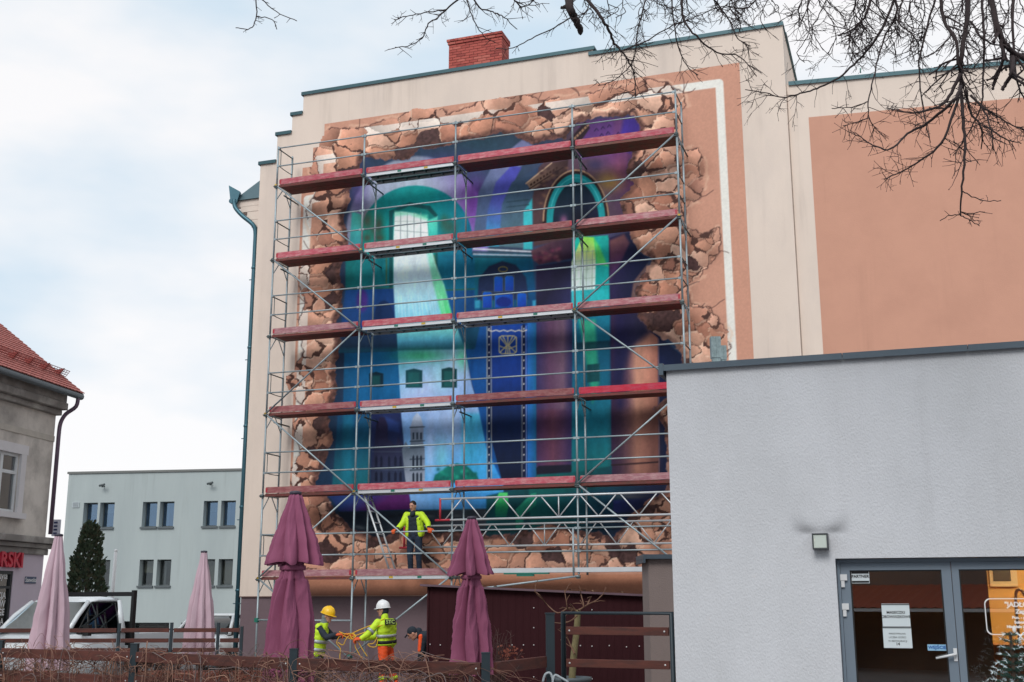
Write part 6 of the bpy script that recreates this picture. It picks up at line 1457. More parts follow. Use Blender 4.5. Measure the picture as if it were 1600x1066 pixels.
# ================================================================== people
SKIN = mat('skin', C(206, 152, 130, .85), .55, var=.04); HAIR = mat('hair_dark', C(44, 34, 32, .8), .8, var=.2, vscale=30)
LIME = mat('hi_vis_lime', C(196, 232, 40, .95), .6, var=.06, vscale=6, bump=.2, bscale=30); ORANGE = mat('hi_vis_orange', C(250, 92, 36, .95), .6, var=.08, vscale=6, bump=.2, bscale=30)
NAVY = mat('navy_cloth', C(34, 44, 56, .85), .85, var=.15, vscale=6, bump=.3, bscale=40); JEANS = mat('jeans', C(38, 52, 72, .85), .9, var=.2, vscale=8, bump=.2); DARKT = mat('dark_trousers', C(38, 40, 46, .85), .9, var=.15, vscale=8)
GLOVE = mat('orange_glove', C(226, 96, 44, .9), .7, var=.1); REFL = mat('reflective_tape', C(176, 184, 186, .9), .4, metal=.2); BOOT = mat('boot', C(40, 36, 34, .8), .7)
SIDE = bpy.data.scenes.new('workbench')      # small scene for meshing clothes, removed again below
def cap(g, p0, r0, p1, r1, n=14):
    p0 = Vector(p0); p1 = Vector(p1); d = (p1 - p0); L_ = d.length; d = d / L_ if L_ > 1e-6 else Vector((0, 0, 1))
    pts = []; rs_ = []
    for a in (85, 60, 30): pts.append(p0 - d * r0 * math.sin(R(a))); rs_.append(r0 * math.cos(R(a)))
    pts.append(p0); rs_.append(r0)
    if L_ > 1e-6: pts.append(p1); rs_.append(r1)
    for a in (30, 60, 85): pts.append(p1 + d * r1 * math.sin(R(a))); rs_.append(r1 * math.cos(R(a)))
    g.path(pts, rs_, n)
def eball(g, c, r, Mx=None, n=16):
    k = len(g.v); g.ball((0, 0, 0), r, n); c = Vector(c)
    for i in range(k, len(g.v)): v = Vector(g.v[i]); g.v[i] = tuple((Mx @ v if Mx else v) + c)
def remesh(g, vox, name, m, parent, wrinkle=0.0, wscale=14, smooth=3):
    me = g.mesh('tmp', m); ob = bpy.data.objects.new('tmp', me); SIDE.collection.objects.link(ob)
    md = ob.modifiers.new('r', 'REMESH'); md.mode = 'VOXEL'; md.voxel_size = vox; md.use_smooth_shade = True
    sm = ob.modifiers.new('s', 'SMOOTH'); sm.factor = .5; sm.iterations = smooth
    SIDE.view_layers[0].update(); dg = SIDE.view_layers[0].depsgraph
    out = bpy.data.meshes.new_from_object(ob.evaluated_get(dg)); bpy.data.objects.remove(ob); bpy.data.meshes.remove(me)
    out.name = name; out.materials.clear(); out.materials.append(m)
    if wrinkle:
        nv = len(out.vertices); co = np.zeros(nv * 3, np.float32); no = np.zeros(nv * 3, np.float32); out.vertices.foreach_get('co', co); out.vertices.foreach_get('normal', no)
        co = co.reshape(-1, 3); no = no.reshape(-1, 3); q = np.zeros(nv, np.float32)
        for i in range(nv):
            p = Vector(co[i]) * wscale; q[i] = mathutils.noise.noise(Vector((p.x, p.y, p.z * 1.8))) + .5 * mathutils.noise.noise(p * 2.1)
        out.vertices.foreach_set('co', (co + no * (q * wrinkle)[:, None]).ravel()); out.update()
    out.polygons.foreach_set('use_smooth', [True] * len(out.polygons))
    o = bpy.data.objects.new(name, out); link(o, parent); return o
def basis(fd, up=(0, 0, 1)):
    f = Vector(fd).normalized(); u = Vector(up); r = f.cross(u).normalized(); u2 = r.cross(f).normalized()
    return Matrix((r, f, u2)).transposed()           # columns: right, forward, up
def hand_shapes(g, w, d, nrm, k=1.0, curl=.5, flip=1):
    """palm and five separate fingers; d from wrist to knuckles, nrm out of the back of the hand"""
    d = Vector(d).normalized(); nrm = Vector(nrm); nrm = (nrm - d * nrm.dot(d)).normalized(); s = d.cross(nrm) * flip; w = Vector(w)
    for t in (-.024, 0, .024): cap(g, w + s * t * k * .7, .017 * k, w + d * .085 * k + s * t * k, .016 * k, 8)
    for i, (t, L_) in enumerate([(-.033, .062), (-.011, .075), (.011, .08), (.033, .07)]):
        a = w + d * .088 * k + s * t * k; v1 = (d * math.cos(curl) - nrm * math.sin(curl)); v2 = (d * math.cos(curl * 2.3) - nrm * math.sin(curl * 2.3))
        b = a + v1 * L_ * .5 * k; cap(g, a, .0095 * k, b, .009 * k, 8); cap(g, b, .009 * k, b + v2 * L_ * .5 * k, .0078 * k, 8)
    a = w + d * .03 * k + s * .036 * k; b = a + (d * .6 + s * .8 - nrm * .2).normalized() * .04 * k; cap(g, a, .012 * k, b, .0105 * k, 8); cap(g, b, .0105 * k, b + (d * .9 + s * .25 - nrm * .4).normalized() * .032 * k, .009 * k, 8)
def person(label, base, J, face, up, jacket, jm, trousers_m, group, gloves=True, hood=None, boots=True):
    t = thing('person', label, 'person', Vector(base)); B = Vector(base)
    P = {k: B + Vector(v) for k, v in J.items() if k != 'curl'}
    H = P['head']; Hb = basis(face, up)
    hw = lambda x, y, z: H + Hb @ Vector((x, y, z))
    g = MB()
    eball(g, H, (.074, .092, .112), Hb); eball(g, hw(0, .022, -.062), (.055, .062, .062), Hb); cap(g, hw(0, .085, .01), .011, hw(0, .104, -.022), .016, 8)
    for s in (-1, 1): eball(g, hw(s * .077, -.008, -.012), (.012, .022, .032), Hb, 10); eball(g, hw(s * .032, .066, -.022), (.02, .016, .016), Hb, 8)
    eball(g, hw(0, .078, .03), (.05, .014, .012), Hb, 8); eball(g, hw(0, .078, -.07), (.024, .012, .010), Hb, 8); eball(g, hw(0, .07, -.1), (.024, .02, .018), Hb, 8)
    cap(g, P['neck'], .055, hw(0, -.012, -.07), .052)
    cap(g, P['chest'], .11, P['pelvis'], .11)
    for s in 'LR':
        cap(g, P['sh' + s], .042, P['el' + s], .036); cap(g, P['el' + s], .036, P['wr' + s], .025); cap(g, P['chest'], .06, P['sh' + s], .04)
        hand_shapes(g, P['wr' + s], P['hd' + s] - P['wr' + s], J.get('n' + s, (0, 0, 1)), .95, J.get('curl', .6), 1 if s == 'L' else -1)
        cap(g, P['hip' + s], .07, P['kn' + s], .05); cap(g, P['kn' + s], .05, P['an' + s], .035); cap(g, P['an' + s], .035, P['to' + s], .03)
    body = remesh(g, .0085, 'body', SKIN, t, smooth=2)
    for s in (-1, 1): g = MB(); g.ball(hw(s * .032, .085, .012), .0085, 8); g.build('eye', INK, t); g = MB(); g.path([hw(s * .012, .09, .03), hw(s * .05, .078, .03)], .005, 5); g.build('eyebrow', HAIR, t)
    g = MB(); g.path([hw(-.022, .087, -.062), hw(0, .092, -.064), hw(.022, .087, -.062)], .004, 5); g.build('mouth', mat('lips', C(160, 90, 84, .85), .5), t)
    # trousers and boots
    g = MB(); cap(g, P['hipL'], .095, P['hipR'], .095); cap(g, (P['hipL'] + P['hipR']) / 2, .12, P['pelvis'] + Vector((0, 0, .06)), .125)
    for s in 'LR': cap(g, P['hip' + s], .1, P['kn' + s], .075); cap(g, P['kn' + s], .075, P['an' + s] + Vector((0, 0, .03)), .062)
    tr_ = remesh(g, .013, 'trousers', trousers_m, t, .007, 13)
    for s in 'LR':
        g = MB(); d = (P['to' + s] - P['an' + s]); cap(g, P['an' + s] + Vector((0, 0, .06)), .052, P['an' + s] - Vector((0, 0, .03)), .05); cap(g, P['an' + s] - Vector((0, 0, .035)), .045, P['to' + s], .04); remesh(g, .011, 'boot', BOOT, t)
    # upper garment
    ch, pe = P['chest'], P['pelvis']; side = (P['shR'] - P['shL']).normalized()
    def upper(k, sleeve_to, low):
        g = MB(); sp = (pe - ch)
        for f, wd, rr in [(0, .12, .115), (.3, .11, .12), (.6, .09, .122), (low, .085, .125)]:
            c = ch + sp * f; cap(g, c - side * wd * k, rr * k, c + side * wd * k, rr * k)
        c0 = ch; c1 = ch + sp * low
        cap(g, c0 - side * .1 * k, .115 * k, c1 - side * .08 * k, .12 * k); cap(g, c0 + side * .1 * k, .115 * k, c1 + side * .08 * k, .12 * k); cap(g, c0, .12 * k, c1, .12 * k)
        cap(g, P['shL'], .068 * k, P['shR'], .068 * k); cap(g, P['neck'] - Vector((0, 0, .04)), .075 * k, ch, .11 * k)
        for s in 'LR':
            if sleeve_to > 0: cap(g, P['sh' + s], .072 * k, P['el' + s], .06 * k)
            if sleeve_to > 1: cap(g, P['el' + s], .06 * k, P['el' + s] + (P['wr' + s] - P['el' + s]) * (sleeve_to - 1), .05 * k)
        return g
    if jacket == 'jacket':
        jk = remesh(upper(1.0, 1.92, 1.0), .012, 'jacket', jm, t, .007, 12)
        g = MB(); cap(g, P['neck'] - Vector((0, 0, .03)), .07, P['neck'] + Vector((0, 0, .03)), .066); remesh(g, .01, 'collar', jm, t)
    elif jacket == 'vest':
        remesh(upper(.95, 1.95, .95), .012, 'sweater', NAVY, t, .006, 12)
        jk = remesh(upper(1.06, 0, 1.08), .012, 'safety_vest', jm, t, .006, 10)
    elif jacket == 'open':
        iv = remesh(upper(.94, 0, 1.0), .012, 'puffer_vest', NAVY, t, .004, 10)
        fv = Vector(face); fv.z = 0; fv.normalize(); fv = side.cross(Vector((0, 0, 1))); fv = fv if fv.dot(Vector(face)) > 0 else -fv
        g = MB(); 
        for s, nm in ((-1, 'shL'), (1, 'shR')):
            cap(g, ch + side * s * .125 + fv * .05, .06, pe + side * s * .16 + fv * .05 - Vector((0, 0, .02)), .062)
            cap(g, ch + side * s * .15, .078, pe + side * s * .165 + Vector((0, 0, .02)), .078)
            cap(g, P['neck'] - Vector((0, 0, .05)) + side * s * .06, .05, P[nm], .07)
            S_ = nm[2]; cap(g, P[nm], .08, P['el' + S_], .068); cap(g, P['el' + S_], .068, P['el' + S_] + (P['wr' + S_] - P['el' + S_]) * .72, .062)
        cap(g, ch - fv * .07 - side * .1, .09, pe - fv * .07 - side * .1, .09); cap(g, ch - fv * .07 + side * .1, .09, pe - fv * .07 + side * .1, .09); cap(g, ch - fv * .09, .09, pe - fv * .09, .09)
        jk = remesh(g, .012, 'jacket', jm, t, .008, 12, 6)
        for S_ in 'LR': g = MB(); e, w_ = P['el' + S_], P['wr' + S_]; cap(g, e + (w_ - e) * .72, .055, e + (w_ - e) * .98, .046); remesh(g, .011, 'cuff', NAVY, t, .004)
        g = MB(); cap(g, P['neck'] - fv * .05 - side * .06, .05, P['neck'] - fv * .05 + side * .06, .05); cap(g, P['neck'] + fv * .02, .062, P['neck'] + Vector((0, 0, -.06)) + fv * .05, .07); remesh(g, .011, 'hood', NAVY, t, .006)
    if gloves:
        for s in 'LR':
            g = MB(); hand_shapes(g, P['wr' + s], P['hd' + s] - P['wr' + s], J.get('n' + s, (0, 0, 1)), 1.3, J.get('curl', .6), 1 if s == 'L' else -1); cap(g, P['wr' + s] + (P['el' + s] - P['wr' + s]).normalized() * .05, .038, P['wr' + s], .036); remesh(g, .008, 'glove', GLOVE, t, .002)
    return t, P, hw, Hb, side, jk
def ring_band(name, c, ax, a, b, sd_, h, m, parent):
    """elliptical tape round a limb or torso"""
    ax = Vector(ax).normalized(); s = Vector(sd_); s = (s - ax * s.dot(ax)).normalized(); f = ax.cross(s); vs = []; n = 28
    for z, k in ((-h / 2, 1), (-h / 2, 1.03), (h / 2, 1.03), (h / 2, 1)):
        for j in range(n): th = 2 * math.pi * j / n; vs.append(Vector(c) + ax * z + s * a * k * math.cos(th) + f * b * k * math.sin(th))
    g = MB(); g.add(vs, [(i * n + j, i * n + (j + 1) % n, ((i + 1) % 4) * n + (j + 1) % n, ((i + 1) % 4) * n + j) for i in range(4) for j in range(n)], True); return g.build(name, m, parent)
def helmet(hw, m, t):
    g = MB(); n = 24; vs = []; prof_ = [(1.0, -.012), (1.0, .02), (.96, .055), (.84, .09), (.62, .118), (.32, .134), (.05, .138)]
    for r_, z in prof_:
        for j in range(n): th = 2 * math.pi * j / n; vs.append(hw(.108 * r_ * math.cos(th), -.008 + .132 * r_ * math.sin(th), .035 + z))
    g.add(vs, [(i * n + j, i * n + (j + 1) % n, (i + 1) * n + (j + 1) % n, (i + 1) * n + j) for i in range(len(prof_) - 1) for j in range(n)] + [tuple((len(prof_) - 1) * n + j for j in range(n))], True)
    hm = g.build('helmet', m, t)
    g = MB(); vs = []; 
    for r_, z in ((1.0, .028), (1.12, .02), (1.12, .012), (1.0, .016)):
        for j in range(n): th = 2 * math.pi * j / n; e = 1 + (.22 * max(0, math.sin(th)) ** 2 if r_ > 1 else 0); vs.append(hw(.108 * r_ * math.cos(th), -.008 + .132 * r_ * e * math.sin(th), .01 + z))
    g.add(vs, [(i * n + j, i * n + (j + 1) % n, ((i + 1) % 4) * n + (j + 1) % n, ((i + 1) % 4) * n + j) for i in range(4) for j in range(n)], True); g.build('brim', m, hm)
    g = MB(); g.path([hw(0, -.12, .06), hw(0, -.07, .155), hw(0, 0, .178), hw(0, .07, .155), hw(0, .11, .07)], .012, 6); g.build('ridge', m, hm)
# --- man on the scaffold, leaning on the guardrail, looking down
uu = SC.uv(648, 888, -.38)[0]; b_ = SC.P(uu, LV[0] + .012, -.36)
hl = SC.uv(617, 831, .02); hr = SC.uv(671, 829, .02)
f_ = SC.n; u_ = SC.u
def rel(du, dz, o): v = u_ * du + f_ * o; return (v.x, v.y, dz)
HZ = 1.0 - .012
duL = hl[0] - uu; duR = hr[0] - uu
J = dict(pelvis=rel(0, .95, 0), chest=rel(0, 1.30, .06), neck=rel(.0, 1.47, .1), head=rel(.0, 1.60, .15),
         shL=rel(-.19, 1.40, .07), shR=rel(.19, 1.40, .07), elL=rel(duL * .72, 1.2, .16), elR=rel(duR * .74, 1.2, .16), wrL=rel(duL * .92, 1.06, .32), wrR=rel(duR * .92, 1.06, .32), hdL=rel(duL * 1.03, 1.03, .42), hdR=rel(duR * 1.05, 1.03, .42),
         hipL=rel(-.1, .9, 0), hipR=rel(.1, .9, 0), knL=rel(-.1, .5, .04), knR=rel(.11, .5, .03), anL=rel(-.1, .1, -.02), anR=rel(.12, .1, -.03), toL=rel(-.12, .045, .13), toR=rel(.15, .045, .12), nL=(0, 0, 1), nR=(0, 0, 1), curl=.75)
fc = f_ * 1 + Vector((0, 0, -.32)) - u_ * .12
t, P, hw, Hb, side, jk = person('man in open lime jacket and orange gloves leaning on the lowest scaffold guardrail', b_, J, fc, (0, 0, 1), 'open', LIME, JEANS, None)
g = MB(); eball(g, hw(0, -.016, .03), (.079, .092, .095), Hb); g2 = remesh(g, .009, 'hair', HAIR, t, .003, 40)
# --- worker with the white helmet, back three-quarters to us, holding the rope to the left
DW = 22.0; a0 = at(598, 1000, DW); bs = (a0.x + .05, DW, .02)
hx = at(556, 997, DW - .35)
d_ = lambda x, y, z: (x, y, z)
J = dict(pelvis=(.02, 0, 1.10), chest=(.02, -.02, 1.41), neck=(-.02, -.02, 1.55), head=(-.06, .0, 1.69), shL=(-.13, -.17, 1.46), shR=(.10, .17, 1.46), elL=(-.3, -.28, 1.25), elR=(-.22, .12, 1.2), wrL=(hx.x - bs[0] + .1, -.34, 1.18), wrR=(-.42, .02, 1.17), hdL=(hx.x - bs[0] + .0, -.35, 1.17), hdR=(-.52, .0, 1.17),
         hipL=(-.03, -.1, 1.04), hipR=(.04, .1, 1.04), knL=(-.02, -.12, .57), knR=(.12, .14, .55), anL=(.0, -.12, .1), anR=(.26, .16, .1), toL=(-.15, -.15, .045), toR=(.12, .13, .045), nL=(0, -.3, 1), nR=(0, .3, 1), curl=.9)
t, P, hw, Hb, side, jk = person('worker in white helmet, lime jacket and orange trousers pulling a yellow rope', bs, J, (-1, .22, -.1), (0, 0, 1), 'jacket', LIME, ORANGE, None)
helmet(hw, mat('helmet_white', C(228, 230, 232, .95), .35), t)
g = MB(); eball(g, hw(0, -.03, -.01), (.078, .085, .1), Hb); cap(g, hw(0, -.02, -.07), .062, P['neck'], .062); remesh(g, .01, 'balaclava', NAVY, t)
spn = P['chest'] - P['pelvis']
ring_band('reflective_band', P['pelvis'] + spn * .42, spn, .232, .148, side, .05, REFL, t); ring_band('belt', P['pelvis'] + spn * .05, spn, .226, .15, side, .06, INK, t); ring_band('reflective_band', P['pelvis'] - spn * .06, spn, .225, .15, side, .045, LIME, t)
for s in 'LR':
    v = P['el' + s] - P['sh' + s]; ring_band('reflective_band', P['sh' + s] + v * .72, v, .076, .076, (0, 0, 1) if abs(v.normalized().z) < .9 else (1, 0, 0), .05, REFL, t)
    c = P['sh' + s] * .6 + P['chest'] * .4; 
    v = P['an' + s] - P['kn' + s]; ring_band('reflective_band', P['kn' + s] + v * .2, v, .086, .086, (1, 0, 0), .06, LIME, t); ring_band('reflective_band', P['kn' + s] + v * .65, v, .078, .078, (1, 0, 0), .05, LIME, t); v = P['kn' + s] - P['hip' + s]; ring_band('reflective_band', P['hip' + s] + v * .62, v, .1, .1, (1, 0, 0), .06, LIME, t)
# black back patch with letters, facing the viewer
bn = Vector((.42, -.9, .05)).normalized(); pr = Vector((0, 0, 1)).cross(bn).normalized(); pc = P['chest'] + Vector((.07, -.145, .06)) 
Mx = Matrix((pr, bn.cross(pr).normalized(), bn)).transposed().to_4x4(); Mx.translation = pc + bn * .035
g = MB(); g.box((0, 0, 0), (.21, .1, .006), Mx); pt_ = g.build('back_patch', INK, t); text_mesh('STC', .095, Mx @ Matrix.Translation((0, 0, .005)), mat('patch_letters', C(190, 220, 120, .9), .6), pt_, bold=.002)
for q in (-.2, .12):
    a = P['chest'] + pr * q + bn * .13 + Vector((0, 0, .12)); g = MB(); 
WHP = P
# --- worker with the yellow helmet, vest over navy sweater, facing right
a0 = at(498, 1000, DW); bs = (a0.x, DW - .1, .02); hx2 = at(531, 989, DW - .3)
J = dict(pelvis=(.0, 0, .96), chest=(.05, .0, 1.30), neck=(.11, 0, 1.47), head=(.17, .0, 1.585), shL=(.05, .18, 1.39), shR=(.03, -.17, 1.38), elL=(.25, .2, 1.2), elR=(.2, -.26, 1.2), wrL=(.5, .06, 1.24), wrR=(hx2.x - bs[0] - .08, -.22, 1.25), hdL=(.6, .02, 1.25), hdR=(hx2.x - bs[0] + .03, -.2, 1.26),
         hipL=(0, .1, .92), hipR=(0, -.1, .92), knL=(.04, .12, .5), knR=(.06, -.12, .5), anL=(-.02, .12, .1), anR=(0, -.12, .1), toL=(.14, .14, .045), toR=(.16, -.14, .045), nL=(0, .2, 1), nR=(0, -.2, 1), curl=.9)
t, P, hw, Hb, side, jk = person('worker in yellow helmet and lime safety vest over navy sweater beside a plum parasol', bs, J, (1, -.25, -.32), (0, 0, 1), 'vest', LIME, DARKT, None)
helmet(hw, mat('helmet_yellow', C(240, 190, 30, .95), .35), t)
g = MB(); cap(g, hw(0, -.01, -.1), .066, P['neck'], .075); eball(g, hw(0, -.03, -.03), (.08, .08, .09), Hb); remesh(g, .01, 'scarf', mat('grey_scarf', C(120, 128, 134, .85), .9, var=.3, vscale=30), t, .004)
spn = P['chest'] - P['pelvis']
for f in (.08, .5): ring_band('reflective_band', P['pelvis'] + spn * f, spn, .236, .158, side, .055, REFL, t)
YHP = P
# --- bent worker half hidden by the shed
a0 = at(664, 1000, 22.6); bs = (a0.x + .12, 22.6, .02)
J = dict(pelvis=(.16, 0, .88), chest=(-.08, 0, 1.18), neck=(-.24, 0, 1.26), head=(-.36, -.02, 1.245), shL=(-.13, .18, 1.2), shR=(-.13, -.18, 1.2), elL=(-.16, .2, .93), elR=(-.17, -.2, .94), wrL=(-.2, .08, .75), wrR=(-.2, -.14, .74), hdL=(-.22, .02, .67), hdR=(-.21, -.1, .66),
         hipL=(.16, .1, .86), hipR=(.16, -.1, .86), knL=(.02, .12, .48), knR=(.0, -.12, .48), anL=(.1, .12, .1), anR=(.1, -.12, .1), toL=(-.06, .13, .045), toR=(-.06, -.13, .045), nL=(-1, 0, 0), nR=(-1, 0, 0), curl=.8)
t, P, hw, Hb, side, jk = person('worker in navy and orange bending down beside the brown shed', bs, J, (-.8, -.1, -.75), (-.6, 0, .8), 'jacket', NAVY, DARKT, None)
g = MB(); eball(g, hw(0, -.02, .03), (.085, .1, .1), Hb); remesh(g, .01, 'cap', NAVY, t); g = MB(); g.path([hw(-.06, .09, .05), hw(0, .15, .04), hw(.06, .09, .05)], .014, 6); g.build('cap_peak', NAVY, t)
for s in 'LR': g = MB(); o_ = Vector((-.055, -.05 if s == 'R' else .05, 0)); cap(g, P['sh' + s] + o_, .04, P['el' + s] + o_ * .6, .036); remesh(g, .01, 'sleeve_panel', ORANGE, t, .003)
# --- yellow rope from hand to hand with hanging loops
rope = thing('rope', 'yellow rope in loops held between the two helmeted workers', 'rope', at(550, 1040, DW - .3)); ROPE = mat('yellow_rope', C(226, 176, 50, .9), .8, var=.2, vscale=40)
def strand(pts, D=DW - .32): g = MB(); g.path(smooth_pts([at(x_, y_, D + q) for x_, y_, q in pts], 5), .0085, 6); g.build('strand', ROPE, rope)
strand([(530, 987, 0), (540, 991, -.02), (550, 990, 0), (556, 996, 0)]); strand([(531, 990, 0), (542, 996, 0), (553, 1000, .02), (558, 999, 0)])
strand([(546, 992, 0), (565, 983, .05), (585, 975, .1), (602, 966, .15)]); strand([(548, 996, 0), (570, 988, .05), (588, 980, .08), (600, 976, .1)])
strand([(532, 992, 0), (526, 1004, 0), (532, 1014, .02), (531, 1026, 0), (533, 1040, 0), (537, 1047, 0), (544, 1043, 0)]); strand([(546, 993, 0), (540, 1000, -.02), (536, 1008, 0), (528, 1004, 0)])
strand([(556, 1000, 0), (555, 1010, 0), (560, 1020, 0), (565, 1028, 0)]); strand([(558, 1000, 0), (566, 1014, 0), (574, 1026, 0)])
strand([(590, 1000, -.1), (588, 1010, -.1), (580, 1011, -.1), (575, 1007, -.1), (584, 1005, -.1), (589, 996, -.1)]); strand([(546, 990, 0), (550, 998, -.03), (556, 994, 0), (551, 989, .02)])
bpy.data.scenes.remove(SIDE)
# ================================================================== overhanging bare tree (trunk stands right of the frame)
BARK = mat('bark_black', C(58, 46, 47, .75), .9, var=.3, vscale=10, bump=.4, bscale=60)
tree = thing('bare_tree', 'leafless tree with hanging twigs reaching over the street from the right', 'tree', (5.6, 4.6, 0))
g = MB(); g.path(smooth_pts([(5.6, 4.6, -.05), (5.55, 4.62, 2.2), (5.5, 4.7, 4.6), (5.3, 4.9, 6.6), (5.0, 5.2, 8.4)], 4), [.3 - .011 * i for i in range(17)], 14); g.build('trunk', BARK, tree)
g = MB(); g.path(smooth_pts([(5.1, 5.1, 7.8), (4.2, 6.2, 8.7), (2.4, 7.4, 8.8), (.6, 8.0, 8.3), (-1.0, 8.2, 7.6), (-2.2, 8.2, 7.1)], 4), [.12 - .0045 * i for i in range(21)], 10); g.build('limb', BARK, tree)
g = MB(); g.path(smooth_pts([(5.3, 4.9, 6.7), (5.0, 5.9, 7.6), (4.1, 6.7, 8.0), (3.2, 7.3, 7.9), (2.6, 7.6, 7.4)], 4), [.13 - .005 * i for i in range(17)], 10); g.build('limb', BARK, tree)
LIMB = smooth_pts([(5.1, 5.1, 7.8), (4.2, 6.2, 8.7), (2.4, 7.4, 8.8), (.6, 8.0, 8.3), (-1.0, 8.2, 7.6), (-2.2, 8.2, 7.1)], 6) + smooth_pts([(5.3, 4.9, 6.7), (5.0, 5.9, 7.6), (4.1, 6.7, 8.0), (3.2, 7.3, 7.9), (2.6, 7.6, 7.4)], 6)
rt = random.Random(17)
def z4(p, ox_, oy_, s): return [(ox_ + x / s, oy_ + y / s) for x, y in p]
A4 = lambda *p: z4(p, 1300, 0, 2.96); A3 = lambda *p: z4(p, 1060, 0, 2.961); A2 = lambda *p: z4(p, 720, 30, 3.077); AT = lambda *p: z4(p, 600, 0, 4); AL = lambda *p: z4(p, 0, 0, 2.131)
BRN = [  # pixel polyline, depth, start radius px, end radius px, side twigs, twig length px, joins limb
    (A4((632, -20), (625, 100), (600, 260), (595, 380), (608, 560), (615, 700), (602, 860), (595, 1000)), 7.3, 5.2, 1.2, 18, 60, 1),
    (A4((595, 340), (540, 450), (490, 495), (420, 515), (340, 522), (250, 500)), 7.2, 3.4, .9, 14, 45, 0),
    (A4((596, 400), (560, 470), (440, 570), (350, 620), (270, 690), (190, 670), (100, 615)), 7.1, 3.2, .8, 22, 42, 0),
    (A4((585, 450), (520, 640), (430, 730), (330, 790), (240, 830)), 7.35, 2.6, .8, 20, 40, 0),
    (A4((500, -20), (520, 100), (575, 190), (585, 290), (600, 350)), 7.25, 3.4, 2.4, 8, 60, 1),
    (A4((480, -10), (410, 230), (405, 350), (420, 500), (455, 660)), 7.6, 2.0, .8, 14, 40, 1),
    (A3((1010, -20), (920, 170), (830, 280), (740, 360), (640, 410), (560, 435), (480, 450), (400, 430), (310, 415)), 7.8, 2.4, .7, 26, 48, 1),
    (A4((735, -20), (770, 150), (830, 240), (900, 275)), 6.9, 5.5, 4.5, 6, 60, 1),
    (A4((835, 240), (832, 330), (810, 380), (785, 418)), 6.9, 4.2, 3.2, 3, 50, 0),
    (A4((640, 440), (700, 505), (735, 600), (745, 700)), 7.1, 2.4, .8, 14, 36, 0),
    (A4((620, 420), (640, 520), (690, 590), (690, 690)), 7.4, 2.8, .9, 16, 36, 0),
    (A4((700, 500), (800, 560), (895, 605)), 7.2, 2.0, .8, 14, 40, 0),
    (A4((700, 580), (800, 640), (875, 665)), 7.0, 1.8, .7, 12, 36, 0),
    (A4((840, -20), (835, 130), (850, 350), (890, 460)), 7.3, 3.0, 1.2, 10, 50, 1),
    (A4((690, -20), (705, 160), (700, 330), (690, 480), (640, 600), (560, 720)), 7.7, 2.6, .7, 20, 40, 1),
    (A4((640, 100), (700, 180), (780, 210), (850, 190)), 7.2, 2.2, .9, 12, 46, 0),
    (A4((605, 885), (660, 915), (720, 930), (782, 928)), 7.3, 1.1, .6, 3, 14, 0),
    (A4((595, 995), (545, 997), (500, 1022)), 7.3, 1.1, .6, 3, 14, 0),
    (A4((598, 1000), (640, 1020), (682, 1046)), 7.3, 1.1, .6, 3, 16, 0),
    (A4((290, -15), (300, 60), (240, 180), (200, 330), (170, 470), (175, 560), (230, 620)), 7.5, 2.0, .7, 22, 44, 1),
    (A4((170, 470), (90, 495), (0, 502)), 7.5, 1.2, .6, 9, 30, 0),
    (A4((170, 545), (110, 565), (50, 582)), 7.4, 1.1, .6, 6, 26, 0),
    (A4((180, -15), (150, 80), (90, 140), (30, 165)), 7.6, 2.6, 1.4, 9, 50, 1),
    (A4((330, -10), (310, 100), (390, 180), (405, 240)), 7.4, 1.6, 1.0, 10, 44, 1),
    (AT((1150, -40), (1165, 60), (1185, 100), (1215, 160), (1236, 205)), 8.0, 8.2, 5.4, 0, 30, 1),
    (AT((1150, 45), (1125, 45), (1105, 52)), 8.0, 3.5, 2.0, 0, 10, 0),
    (AT((1250, -30), (1350, 100), (1400, 180), (1440, 270), (1490, 330), (1560, 450), (1570, 610)), 8.1, 3.4, .9, 24, 44, 1),
    (AT((500, -30), (390, 60), (340, 110), (280, 150), (235, 240), (145, 290), (70, 296)), 8.3, 1.7, .7, 14, 26, 1),
    (AT((390, 60), (250, 82), (140, 105), (65, 122)), 8.3, 1.2, .6, 10, 22, 0),
    (AT((550, -30), (600, 50), (680, 75), (750, 110), (832, 183)), 8.2, 1.7, .7, 10, 28, 1),
    (AT((510, -30), (550, 100), (610, 210), (690, 265)), 8.4, 1.3, .6, 8, 24, 1),
    (AT((800, -20), (850, 40), (900, 30), (950, -10)), 8.3, 1.5, 1.0, 12, 30, 1),
    (AT((1165, 110), (1070, 170), (920, 240), (810, 300), (700, 302)), 8.0, 1.3, .7, 5, 16, 0),
    (A2((1060, -120), (1070, 0), (1130, 80), (1230, 160), (1340, 180), (1422, 275)), 7.9, 2.4, .7, 22, 40, 1),
    (A2((1010, -120), (1030, 60), (1070, 200), (1140, 270)), 8.0, 1.5, .7, 14, 34, 1),
    (A2((780, 150), (880, 110), (1000, 40), (1090, 0)), 8.1, 1.5, .8, 14, 36, 0),
    (A2((890, -110), (850, 60), (830, 200), (740, 290), (660, 320)), 8.1, 1.5, .6, 18, 34, 1),
    (A2((1200, -110), (1290, 0), (1330, 90), (1395, 130)), 8.0, 1.6, .7, 14, 36, 1),
    (A3((380, -20), (310, 40), (200, 30), (60, 90)), 7.8, 1.5, .6, 14, 34, 1),
    (A3((620, -20), (560, 120), (560, 60), (500, 75)), 7.7, 1.1, .5, 10, 30, 1),
    (AL((850, -25), (853, 55), (832, 95), (785, 93)), 8.3, 1.3, .7, 6, 12, 1),
    (AL((853, 55), (905, 65), (922, 98)), 8.3, 1.0, .6, 3, 10, 0),
    (AL((862, -12), (920, 40), (988, 70)), 8.3, 1.1, .6, 4, 12, 1),
]
